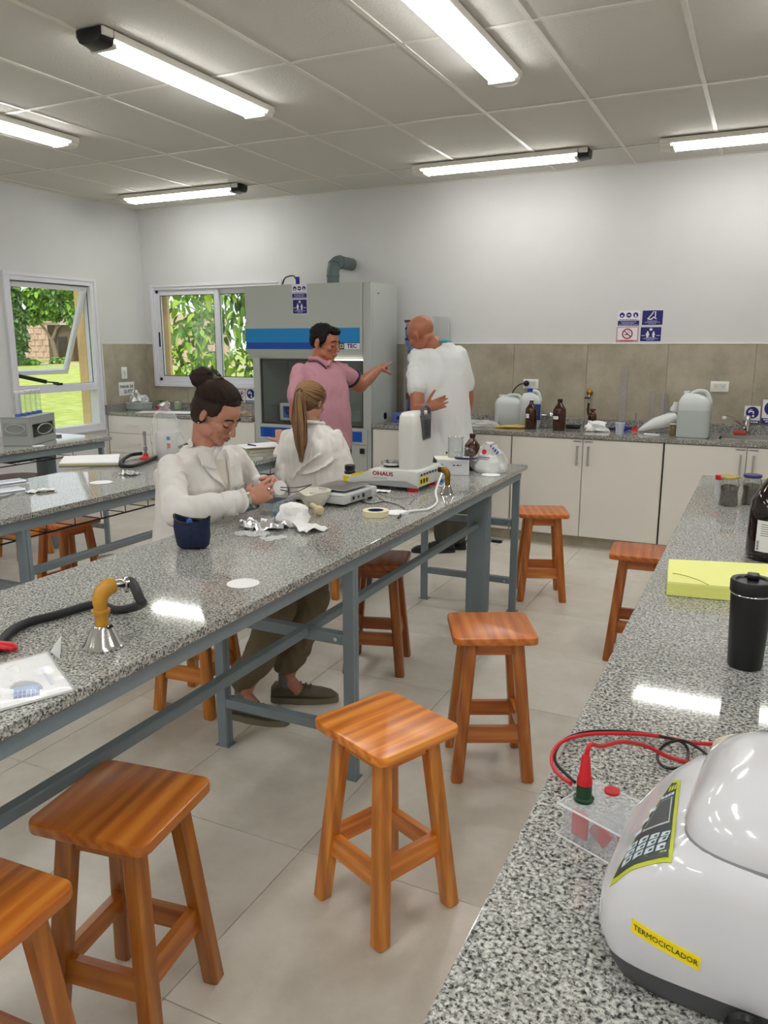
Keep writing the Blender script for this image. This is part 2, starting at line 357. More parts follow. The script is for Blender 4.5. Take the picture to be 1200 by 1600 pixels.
sy0, sy1, sz0, sz1 = W1[0]+.062, W1[1]-.062, 1.19, W1[3]-.062
Rt = Matrix.Rotation(math.radians(23), 3, 'Y'); pv = Vector((XL-.03, 0, sz1))
b = MB(); rect_frame(b, 0, XL-.05, XL-.01, sy0, sy1, sz0, sz1, .045)
for v in b.bm.verts: v.co = Rt@(v.co-pv)+pv
sash = b.build('sash', PVC, w1, bevel=.002, seg=1)
b = MB().box(XL-.033, XL-.027, sy0+.04, sy1-.04, sz0+.04, sz1-.04)
for v in b.bm.verts: v.co = Rt@(v.co-pv)+pv
b.build('pane', PANE, sash, smooth=False)
p1 = Rt@(Vector((XL-.01, 0, sz0+.02))-pv)+pv
b = MB().cyl((p1.x+.02, 5.2, p1.z), (XL-.09, 5.38, 1.2), .019, n=10).cyl((XL-.09, 5.38, 1.2), (XL-.02, 5.46, 1.19), .007, n=8).box(XL-.03, XL+.02, 5.4, 5.47, 1.17, 1.19).cyl((p1.x+.02, 5.19, p1.z-.005), (p1.x-.02, 5.17, p1.z-.02), .012)
b.build('stay_arm', BLACK, w1)
# ---------------------------------------------------------------- window 2 (back wall): sliding
b = MB(); rect_frame(b, 1, YB-.02, YB+.09, W2[0], W2[1], W2[2], W2[3], .045); rect_frame(b, 1, YB-.03, YB-.008, W2[0]-.012, W2[1]+.012, W2[2]-.012, W2[3]+.012, .03)
w2 = struct(b.build('window_2', PVC, bevel=.003, seg=1))
for k, (a, c, yo) in enumerate(((W2[0]+.045, -5.04, 0), (-5.10, W2[1]-.045, .035))):
    b = MB(); rect_frame(b, 1, YB+yo, YB+yo+.03, a, c, W2[2]+.045, W2[3]-.045, .055); s_ = b.build('sash', PVC, w2, bevel=.002, seg=1)
    MB().box(a+.05, c-.05, YB+yo+.012, YB+yo+.018, W2[2]+.095, W2[3]-.095).build('pane', PANE, s_, smooth=False)
    b = MB(); rect_frame(b, 1, YB+yo-.001, YB+yo+.004, a+.053, c-.053, W2[2]+.098, W2[3]-.098, .006); b.build('gasket', GASK, s_, smooth=False)
    for zz in (W2[2]+.05, W2[3]-.075): MB().box(a+.002, a+.03, YB+yo-.006, YB+yo+.002, zz, zz+.028).build('roller_cap', GASK, s_, smooth=False)
MB().box(W2[0]+.06, W2[0]+.075, YB-.006, YB+.002, 1.52, 1.67).build('latch', GASK, w2, smooth=False)
# ---------------------------------------------------------------- ceiling lamps
LAMPM = mat('lamp_diffuser_lit', '#fdfdfb', .4, emit=LAMP_STRENGTH); LAMPW = mat('lamp_diffuser_clear_lit', '#fefdf8', .4, emit=WALL_LAMP_STRENGTH)
LAMPB = mat('lamp_body_white', '#d9d6cc', .4)
def lamp(label, x, y, along_y, black_end=-1, ribbed=False, L=1.34):
    t = thing('ceiling_lamp', label, 'lamp', (x, y, ZC-.002), PI/2 if along_y else 0, 'twin tube ceiling lamps')
    h = L/2
    def sec(xx, w_, z0, z1, rr=.03):
        return [Vector((xx, a, b_)) for a, b_ in ((-w_, z1), (w_, z1), (w_, z1-(z1-z0)*.45), (w_*.8, z0+(z1-z0)*.12), (w_*.45, z0), (-w_*.45, z0), (-w_*.8, z0+(z1-z0)*.12), (-w_, z1-(z1-z0)*.45))]
    MB().box(-h, h, -.082, .082, -.034, 0).build('lamp_base', LAMPB, t, bevel=.003, seg=1)
    MB().rings([sec(-h+.075, .070, -.066, -.034), sec(h-.075, .070, -.066, -.034)]).build('diffuser', LAMPM if along_y else LAMPW, t, smooth=False)
    MB().rings([sec(-h-.004, .072, -.062, -.0), sec(-h+.07, .083, -.070, -.0)]).build('end_cap', BLACK if black_end < 0 else LAMPB, t, bevel=.004)
    MB().rings([sec(h-.07, .083, -.070, -.0), sec(h+.004, .072, -.062, -.0)]).build('end_cap', BLACK if black_end > 0 else LAMPB, t, bevel=.004)
    for s_ in (-1, 1):
        MB().box(s_*(h-.082)-.012, s_*(h-.082)+.012, -.07, .07, -.069, -.034).build('tube_holder', LAMPB, t, bevel=.003, seg=1)
    return t
lamp('long ceiling lamp with a black end cap above the seated woman with the bun', -2.80, 3.53, True)
lamp('largest ceiling lamp, cut off by the top edge of the photo', -1.33, 3.55, True)
lamp('ceiling lamp at the left edge of the photo below the lamp with black cap', -4.36, 3.55, True)
lamp('ceiling lamp at the corner above the two windows, running along the back wall', -4.90, 5.99, False, 1)
lamp('ceiling lamp along the back wall above the bald man', -1.94, 6.01, False, 1)
lamp('ceiling lamp along the back wall, cut off by the right edge', -.12, 6.0, False, 0)
for k, (x, y) in enumerate(((.15, 3.55), (-4.36, .2), (-2.8, .2), (-1.33, .2), (.15, .2), (-4.36, -2.3), (-2.8, -2.3), (-1.33, -2.3), (.15, -2.3), (1.5, 1.9), (1.5, -1.2))):  # unseen lamps added as fill light for the floor and foreground
    lamp('added ceiling fill lamp out of view, '+('behind the camera' if y < -1 else 'above the camera' if y < 1 else 'right of the photo')+', '+('first', 'second', 'third', 'fourth', 'fifth', 'sixth', 'seventh', 'eighth', 'ninth', 'tenth', 'eleventh')[k]+' of those', x, y, True)
# ---------------------------------------------------------------- stools
def stool(label, x, y, deg, tint=(1, 1, 1), round_seat=False, group='wooden lab stools'):
    t = thing('wooden_stool', label, 'stool', (x, y, 0), math.radians(deg), group)
    H = .55
    b2 = bmesh.new(); hx, hy, rr = .15, .142, .028
    pts = []
    for cx, cy, a0 in ((hx-rr, hy-rr, 0), (-hx+rr, hy-rr, 90), (-hx+rr, -hy+rr, 180), (hx-rr, -hy+rr, 270)):
        for k in range(5): a = math.radians(a0+k*22.5); pts.append((cx+rr*math.cos(a), cy+rr*math.sin(a)))
    b = MB().rings([[(p[0], p[1], H-.027) for p in pts], [(p[0], p[1], H) for p in pts]]); b2.free()
    b.build('seat', WY, t, bevel=.005, seg=2)
    if round_seat: MB().lathe([(0, H), (.165, H), (.175, H+.01), (.175, H+.04), (.165, H+.05), (0, H+.053)], (0, 0, 0), 36).build('round_cushion', mat('dusty_red_vinyl', '#a0665c', .5), t)
    top, bot, s = .082, .128, .0215      # leg centre offsets at the top and at the floor
    for sx in (-1, 1):
        for sy in (-1, 1):
            R0 = []
            for z, o in ((0, bot), (.006, bot), (H-.027, top)):
                q = s*.86 if z == 0 else s
                c = (sx*o, sy*o)
                R0.append([(c[0]+dx*q, c[1]+dy*q, z) for dx, dy in ((-1, -.7), (-.7, -1), (.7, -1), (1, -.7), (1, .7), (.7, 1), (-.7, 1), (-1, .7))])
            MB().rings(R0).build('leg', WZ, t, ang=30)
    def bar(z0, z1, ax, sg, th=.011, name='stretcher', m=None):
        o = [bot+(top-bot)*z/(H-.027) for z in (z0, z1)]; b = MB(); R_ = []
        for z, q in zip((z0, z1), o):
            e = q-s+.004; f0, f1 = sg*(q+.004), sg*(q-th*2+.006)
            R_.append([(-e, f0, z), (e, f0, z), (e, f1, z), (-e, f1, z)] if ax == 0 else [(f0, -e, z), (f0, e, z), (f1, e, z), (f1, -e, z)])
        b.rings(R_); return b.build(name, WX if ax == 0 else WY, t, smooth=False)
    for sg in (-1, 1):
        bar(.145, .205, 0, sg); bar(.165, .225, 1, sg)
        bar(.47, .522, 0, sg, name='apron'); bar(.47, .522, 1, sg, name='apron')
    for c in t.children: c.color = (*tint, 1)
    return t
st = [('dark-topped wooden stool in the left foreground with its whole seat in view', -1.218, 1.183, 8, (.62, .55, .42)),
 ('light-grained wooden stool alone in the middle foreground', -.845, 1.773, -24, (1.12, 1.08, 1.0)),
 ('wooden stool in the middle of the aisle, behind the light-grained stool', -.822, 2.616, 26, (.85, .74, .95)),
 ('farthest wooden stool of the aisle, in front of the white cabinet doors', -1.172, 4.70, 21, (.88, .74, .8)),
 ('wooden stool half hidden by the right-hand granite bench', -.477, 3.96, 5, (.72, .55, .65)),
 ('dark wooden stool pushed under the granite bench behind the grey bench leg', -1.606, 3.276, 17, (.5, .4, .45)),
 ('wooden stool cut off by the bottom left corner of the photo', -1.235, .785, 3, (.75, .66, .5)),
 ('wooden stool under the woman with the bun, mostly hidden by the bench', -2.13, 2.567, 5),
 ('wooden stool showing only a sliver of seat left of the seated woman', -2.64, 2.735, 50),
 ('wooden stool under the left granite bench, worn pale patch on its seat', -3.61, 3.23, -5, (.8, .65, .7)),
 ('stool with a round dusty red cushion at the left edge, beneath the left benches', -4.9, 3.98, -3, (1, 1, 1), True),
 ('wooden stool under the woman with the ponytail', -2.43, 4.18, 8)]
for a in st: stool(*a)
# ---------------------------------------------------------------- granite benches
def uprt(b, x0, x1, y0, y1, z0, z1):     # open steel channel, built as a box with a groove
    b.box(x0, x1, y0, y1, z0, z1)
def bench(label, x0, x1, ya, yb, frames, railx, duct, tray=None, rail_from=-9, rz=.53, lowz=(.17, .205)):
    t = thing('granite_bench', label, 'bench', ((x0+x1)/2, yb-.5, 0))
    ox, oy = (x0+x1)/2, yb-.5
    def B(): return MB()
    def fin(b, name, m, **k): b.xf(Matrix.Translation((-ox, -oy, 0))); return b.build(name, m, t, **k)
    fin(B().box(x0, x1, ya, yb, BT-.025, BT, bevel=.002, seg=2), 'granite_top', GRAN, smooth=False)
    L, Rr = x0+.075, x1-.022
    for xx in (L, Rr-.04):
        fin(B().box(xx, xx+.04, ya+.05, yb-.05, BT-.075, BT-.0255, bevel=.0015, seg=1), 'apron_rail', STEEL, smooth=False)
    for yy in (yb-.05, ya+.05): fin(B().box(L+.04, Rr-.04, yy-.02, yy+.02, BT-.07, BT-.026), 'apron_rail', STEEL, smooth=False)
    for y in frames:
        ends = ((L, 1), (Rr, -1))
        for xx, sg in ends:
            a = xx if sg > 0 else xx-.042
            b = B().box(a, a+.042, y-.02, y+.0005-.001, 0, BT-.076, bevel=.002, seg=1)
            fin(b, 'leg', STEEL, smooth=False)
            if abs(y-yb) > .3:
                fin(B().box(a, a+.042, y+.0015, y+.022, 0, BT-.076, bevel=.002, seg=1), 'leg', STEEL, smooth=False)
            fin(B().box(a-.012, a+.05, y-.022, y+.03, .0, .004), 'foot_plate', STEEL, smooth=False)
        for z in ((.515, .555), lowz):
            c = B().box(L+.043, Rr-.043, y-.018, y-.012, z[0], z[1]).box(L+.043, Rr-.043, y-.012, y+.016, z[1]-.005, z[1])
            o = fin(c, 'crossbar', STEEL, smooth=False)
            fin(B().cyl((Rr-.07, y-.0185, (z[0]+z[1])/2), (Rr-.07, y-.024, (z[0]+z[1])/2), .008, n=6), 'bolt', CHROME)
    fr = sorted(frames)
    cuts = [ya+.05]+[f for f in fr if f > ya+.1]
    for a, c in zip(cuts, cuts[1:]):
        if a < rail_from: continue
        c2 = c-.023
        if duct and abs(c-duct[1]) < .5: c2 = duct[1]-.06
        fin(B().box(railx-.018, railx+.018, a+.024, c2, rz, rz+.032, bevel=.004, seg=1), 'foot_rail', STEEL, smooth=False)
    if duct:
        dx, dy = duct
        fin(B().box(dx-.062, dx+.062, dy-.05, dy+.05, 0, BT-.026, bevel=.022, seg=2), 'service_duct', STEEL)
        fin(B().box(dx-.066, dx+.066, dy-.054, dy+.054, .43, .452, bevel=.02, seg=2), 'duct_collar', STEEL)
    if tray:
        b = B(); z = .735; xa, xb = tray
        for xx in (xa, xb): b.tube([(xx, ya+.1, z), (xx, yb-.15, z)], .004, 6, k=0)
        y = ya+.2
        while y < yb-.15:
            b.tube([(xa, y, z), (xa, y, BT-.03)], .0025, 5, k=0); b.tube([(xa, y, z), (xb, y, z)], .0025, 5, k=0); b.tube([(xb, y, z), (xb, y, BT-.03)], .0025, 5, k=0); y += .16
        fin(b, 'wire_tray', BLACK)
    return t
bench('grey granite bench in the middle with the seated woman and the lab balances', -1.893, -1.190, .25, 4.39, (.2+.12, 2.30, 4.33), -1.408, (-1.41, 4.2))
bench('granite bench behind the seated woman with a notebook and burner', -3.40, -2.685, .6, 4.36, (.72, 2.215, 4.30), -2.775, (-3.0, 4.2), (-3.05, -2.80), 2, .578)
bench('granite bench under the left window carrying the grey metal box', -5.10, -4.385, 1.0, 4.42, (1.1, 2.3, 4.36), -4.7, (-4.90, 4.25), (-4.85, -4.6))
bench('large granite bench at the right with the white instrument', -.258, .45, .38, 4.45, (.45, 2.3, 4.38), .1, (.1, 4.2))
# ---------------------------------------------------------------- cabinets along the back wall
YF = 6.0
def handle(b, x, z, vertical, L=.15):
    if vertical:
        b.box(x-.007, x+.007, YF-.036, YF-.028, z-L/2, z+L/2)
        for zz in (z-L/2+.01, z+L/2-.01): b.box(x-.005, x+.005, YF-.03, YF, zz-.005, zz+.005)
    else:
        b.box(x-L/2, x+L/2, YF-.036, YF-.028, z-.006, z+.006)
        for xx in (x-L/2+.01, x+L/2-.01): b.box(xx-.005, xx+.005, YF-.03, YF, z-.005, z+.005)
    return b
LABELM = mat('door_label_grey', '#c9c8c2', .5)
def cabinet(label, x0, x1, fronts, endgrey=False):
    t = thing('base_cabinet', label, 'cabinet', ((x0+x1)/2, 6.3, 0)); ox, oy = (x0+x1)/2, 6.3; Mx = Matrix.Translation((-ox, -oy, 0))
    MB().box(x0+.002, x1-.002, YF+.02, YB-.01, .085, .849).box(x0+.002, x1-.002, YF+.055, YB-.01, 0, .085).xf(Mx).build('body', [mat('cabinet_carcass', '#b9b6ae', .5)], t, smooth=False)
    MB().box(x0, x1, YF+.045, YF+.056, 0, .083).xf(Mx).build('plinth_tile', WALLT, t, smooth=False)
    for f in fronts:
        kind, a, c, z0, z1 = f[:5]
        d = MB().box(a+.002, c-.002, YF, YF+.018, z0, z1).xf(Mx).build('door' if kind == 'd' else 'drawer', LAMIN, t, smooth=False, bevel=.001, seg=1)
        if kind == 'd':
            if f[5]:
                hx = c-.035 if f[5] > 0 else a+.045
                handle(MB(), hx, .72, True).xf(Mx).build('handle', mat('handle_grey', '#a5a29c', .35), d, smooth=False)
                MB().box(hx-.04, hx+.03, YF-.002, YF, .818, .834).xf(Mx).build('door_label', LABELM, d, smooth=False)
                MB().box(hx-.032, hx+.022, YF-.003, YF-.0015, .824, .828).xf(Mx).build('door_label_print', DARKTXT, d, smooth=False)
        else:
            handle(MB(), (a+c)/2+.02, (z0+z1)/2+.0, False).xf(Mx).build('handle', mat('handle_white', '#e2dfd9', .4), d, smooth=False)
    return t
D = lambda a, c, s: ('d', a, c, .09, .843, s)
cabinet('white cabinet beside the fume hood, behind the bald man', -2.985, -1.765, [D(-2.985, -2.36, 1), D(-2.36, -1.768, -1)])
cabinet('white two-door cabinet under the brown bottles', -1.76, -.628, [D(-1.76, -1.208, 1), D(-1.206, -.63, -1)])
cabinet('white two-door cabinet under the sink, partly behind the right bench', -.622, .52, [D(-.620, -.076, 1), D(-.074, .51, -1)])
cabinet('white cabinet in the left back corner with drawers under the two windows', -5.99, -4.19, [('w', -5.985, -5.345, .672, .845), ('w', -5.985, -5.345, .472, .668), ('w', -5.985, -5.345, .09, .468), D(-5.343, -4.77, 1), D(-4.768, -4.195, 0)])
def counter(label, x0, x1, cuts=None):
    t = thing('granite_worktop', label, 'worktop', ((x0+x1)/2, 6.3, .85)); Mx = Matrix.Translation((-(x0+x1)/2, -6.3, -.85))
    b = MB()
    if cuts:
        a, c, d, e = cuts
        for q in ((x0, a, YF-.015, YB-.009), (c, x1, YF-.015, YB-.009), (a, c, YF-.015, d), (a, c, e, YB-.009)): b.box(*q, .8505, .88)
    else: b.box(x0, x1, YF-.015, YB-.009, .8505, .88)
    b.xf(Mx).build('slab', GRANC, t, smooth=False)
    MB().box(x0, x1, YB-.03, YB-.009, .88, .945, bevel=.002, seg=1).xf(Mx).build('backsplash', GRANC, t, smooth=False)
    return t, Mx
c1, Mx = counter('long granite worktop on the white cabinets, right of the fume hood', -2.985, 2.15, (-.27, .28, 6.13, 6.5))
s = MB()
s.box(-.275, .285, 6.125, 6.132, .70, .878).box(-.275, .285, 6.498, 6.505, .70, .878).box(-.277, -.27, 6.125, 6.505, .70, .878).box(.28, .287, 6.125, 6.505, .70, .878).box(-.27, .28, 6.13, 6.5, .695, .702)
s.xf(Mx).build('sink_bowl', BRUSH, c1, smooth=False)
c2, Mx2 = counter('granite worktop in the left back corner under the sliding window', -6.0, -4.22)
MB().box(-6.0, -5.98, YF-.01, YB-.031, .88, .945).xf(Mx2).build('backsplash', GRANC, c2, smooth=False)
# faucet, soap
t = thing('sink_faucet', 'chrome sink faucet with a raised lever below the tap sign', 'faucet', (-.1, 6.55, .88))
MB().lathe([(.028, 0), (.03, .008), (.022, .012), (.021, .11), (.024, .115), (.02, .14), (.004, .146)]).build('column', CHROME, t)
MB().tube([(0, 0, .04), (-.03, -.04, .075), (-.11, -.13, .13), (-.15, -.17, .145)], [.013, .012, .011, .011], 10).build('spout', CHROME, t)
MB().lathe([(.015, 0), (.016, .012), (.013, .02)], (-.155, -.175, .125), 14).build('aerator', WHITEP, t)
x, y = K(1156, 680)
tag(MB().box(x-.045, x+.045, y-.02, y+.025, .88, .915, bevel=.009).build('soap_bar', mat('red_soap', '#a8402f', .4)), 'reddish bar of soap beside the sink faucet', 'soap')
# ---------------------------------------------------------------- fume hood
hx0, hx1, hy0, hy1 = -4.19, -3.0, 6.0, 6.52
t = thing('fume_hood', 'grey fume hood with blue stripe and glass sash against the back wall', 'fume hood', (-3.6, 6.26, 0)); HT = t
Mh = Matrix.Translation((3.6, -6.26, 0))
def hb(b, name, m, parent=t, **k): b.xf(Mh); k.setdefault('smooth', False); return b.build(name, m, parent, **k)
b = MB().box(hx0, -4.12, hy0, hy1, .0, 1.43).box(-3.075, hx1, hy0, hy1, 0, 2.05).box(-4.12, -3.075, hy0, hy1, 0, .84).box(-4.12, -3.075, hy1-.02, hy1, .84, 1.43)
hb(b, 'body', HOODG, bevel=.002, seg=1)
# upper box with sloping chin
pr = [(5.975, 1.50), (5.975, 2.05), (hy1, 2.05), (hy1, 1.42), (6.02, 1.42)]
b = MB().rings([[(-4.235, a, c) for a, c in pr], [(-3.077, a, c) for a, c in pr]]); up = hb(b, 'upper_cover', HOODG, bevel=.002, seg=1)
hb(MB().box(-4.236, -3.09, 5.9715, 5.9755, 1.562, 1.682), 'light_blue_band', BLUE1)
hb(MB().box(-4.236, -3.09, 5.9715, 5.9755, 1.505, 1.562), 'deep_blue_band', BLUE2)
lg = hb(MB().box(-3.235, -3.09, 5.969, 5.9735, 1.506, 1.555), 'logo_plate', SIGNW)
hb(MB().box(-3.345, -3.235, 5.969, 5.9735, 1.506, 1.555), 'logo_plate', mat('logo_blue', '#123a8c', .5))
hb(MB().box(-3.278, -3.243, 5.967, 5.969, 1.515, 1.548), 'logo_square', mat('logo_yellow', '#d8c43a', .5))
hb(MB().lathe([(.009, 0), (.009, .002)], (-3.2605, 5.9665, 1.5315), 14, axis=(0, -1, 0)), 'logo_dot', BLUE2)
put_text('lettering', 'BI', .045, SIGNW, t, Mh@frame4((-3.308, 5.9685, 1.531), (1, 0, 0), (0, 0, 1)), bold=.0012)
put_text('lettering', 'TEC', .045, DARKTXT, t, Mh@frame4((-3.163, 5.9685, 1.531), (1, 0, 0), (0, 0, 1)), bold=.0015, sx=1.12)
# inner chamber
b = MB().box(-4.125, -4.119, hy0+.03, hy1-.02, .84, 1.43).box(-3.078, -3.074, hy0+.03, hy1-.02, .84, 1.43).box(-4.12, -3.077, hy1-.03, hy1-.02, .84, 1.43).box(-4.12, -3.077, hy0+.03, hy1-.02, .84, .846).box(-4.12, -3.077, hy0+.05, hy1-.02, 1.41, 1.419)
hb(b, 'chamber_lining', HOODD)
hb(MB().box(-3.72, -3.69, hy1-.16, hy1-.03, .846, 1.41), 'baffle', HOODG)
b = MB(); rect_frame(b, 1, hy0+.012, hy0+.024, -4.118, -3.077, .845, 1.42, .014); hb(b, 'sash_frame', mat('sash_dark', '#3c3a36', .4))
hb(MB().box(-4.105, -3.09, hy0+.016, hy0+.02, .86, 1.405), 'sash_glass', PANE)
hb(MB().box(-3.5, -3.08, hy0-.003, hy0+.012, 1.412, 1.421), 'sash_lamp', mat('strip_light', '#fff9ea', .4, emit=2.5))
hb(MB().box(-4.16, -3.03, hy0-.008, hy0, .70, .835), 'sill_panel', mat('hood_light_grey', '#b5bab7', .4), bevel=.002, seg=1)
pnl = hb(MB().box(-4.125, -3.085, hy0-.0105, hy0-.008, .722, .812), 'control_strip', mat('control_blue', '#1255b5', .35))
for k, x in enumerate((-4.09, -3.985, -3.88, -3.36)):
    hb(MB().box(x, x+.085, hy0-.012, hy0-.0105, .73, .804), 'control_tile', mat('control_blue_dark', '#0d47a0', .35))
b = MB().box(-3.26, -3.20, hy0-.016, hy0-.012, .745, .795); hb(b, 'socket', mat('socket_grey', '#b9bfc4', .4))
for s_ in (-1, 1): hb(MB().cyl((-3.23+s_*.012, hy0-.0165, .77), (-3.23+s_*.012, hy0-.018, .77), .006, n=8), 'socket_hole', BLACK)
for a, c in ((-4.15, -3.61), (-3.605, -3.035)):
    hb(MB().box(a, c, hy0-.012, hy0-.0005, .08, .69, bevel=.002, seg=1), 'lower_door', HOODG)
hb(MB().box(-3.095, -3.06, hy0-.03, hy0-.0125, .625, .67), 'lock', BLACK)
hb(MB().box(-3.03, hx1-.0, hy0-.003, hy0, .84, 2.03), 'corner_strip', mat('hood_light_grey', '#b5bab7'))
for z in (2.0, 1.8, 1.6, 1.45): hb(MB().cyl((-3.02, hy0-.004, z), (-3.02, hy0-.007, z), .004, n=6), 'screw', BRUSH)
hb(MB().box(hx1, hx1+.002, hy0+.03, hy1-.01, 1.0, 2.03), 'side_panel', HOODG); hb(MB().box(hx1, hx1+.002, hy0+.03, hy1-.01, .1, .995), 'side_panel', HOODG)
hb(MB().lathe([(.03, 0), (.03, .004)], (hx1+.002, 6.27, .93), 18, axis=(1, 0, 0)), 'side_hole', BLACK)
hb(MB().box(hx1+.002, hx1+.004, 6.12, 6.13, 1.96, 1.968).box(hx1+.002, hx1+.004, 6.15, 6.158, 1.96, 1.968), 'side_print', DARKTXT)
# exhaust pipe
PIPE = mat('pipe_grey', '#5d6a6b', .45)
t = thing('exhaust_pipe', 'grey bent exhaust pipe from the top of the fume hood into the wall', 'pipe', (-3.52, 6.3, 2.051))
b = MB(); pts = [(0, 0, 0), (0, 0, .10)]+[(0, .11-.11*math.cos(a), .10+.11*math.sin(a)) for a in [PI/2*k/7 for k in range(1, 8)]]+[(0, .345, .21)]
b.tube(pts, .055, 20, k=0); b.build('pipe', PIPE, t)
for p, n_ in (((0, 0, .085), (0, 0, 1)), ((0, .03, .175), (0, .7, .7)), ((0, .125, .21), (0, 1, 0))):
    MB().lathe([(.0555, -.008), (.06, -.006), (.06, .006), (.0555, .008)], p, 20, axis=n_).build('collar', PIPE, t)
MB().tube([on(1, 6.15, 441, 445), on(1, 6.15, 446, 434), on(1, 6.15, 458, 431), on(1, 6.12, 463, 437)], .006, 8).build('power_cable', RUBBER)
tag(COL.objects['power_cable'], 'black looped cable on top of the fume hood', 'cable')
p = on(1, 6.12, 465, 439); tag(MB().box(p.x-.014, p.x+.014, p.y-.014, p.y+.014, 2.051, p.z+.035, bevel=.006).build('power_plug', mat('blue_plug', '#23269a', .4)), 'blue plug standing on the fume hood', 'plug')
# controller inside the hood
t = thing('control_unit', 'white control box with blue display inside the fume hood', 'instrument', (-3.885, 6.27, .847), math.radians(-6))
MB().box(-.13, .13, -.12, .12, .012, .17, bevel=.008).build('case', mat('case_light', '#c9cfcb', .4), t)
MB().box(-.085, .05, -.1235, -.119, .04, .145).build('display_panel', BLUE2, t, smooth=False); MB().box(-.06, .025, -.1255, -.1235, .075, .135).build('display', mat('display_dark', '#253056', .2), t, smooth=False)
MB().lathe([(.012, 0), (.011, .006)], (-.02, -.126, .105), 12, axis=(0, -1, 0)).build('knob', REDP, t)
for sx in (-1, 1):
    for sy in (-1, 1): MB().cyl((sx*.1, sy*.09, 0), (sx*.1, sy*.09, .014), .012, n=8).build('foot', BLACK, t)
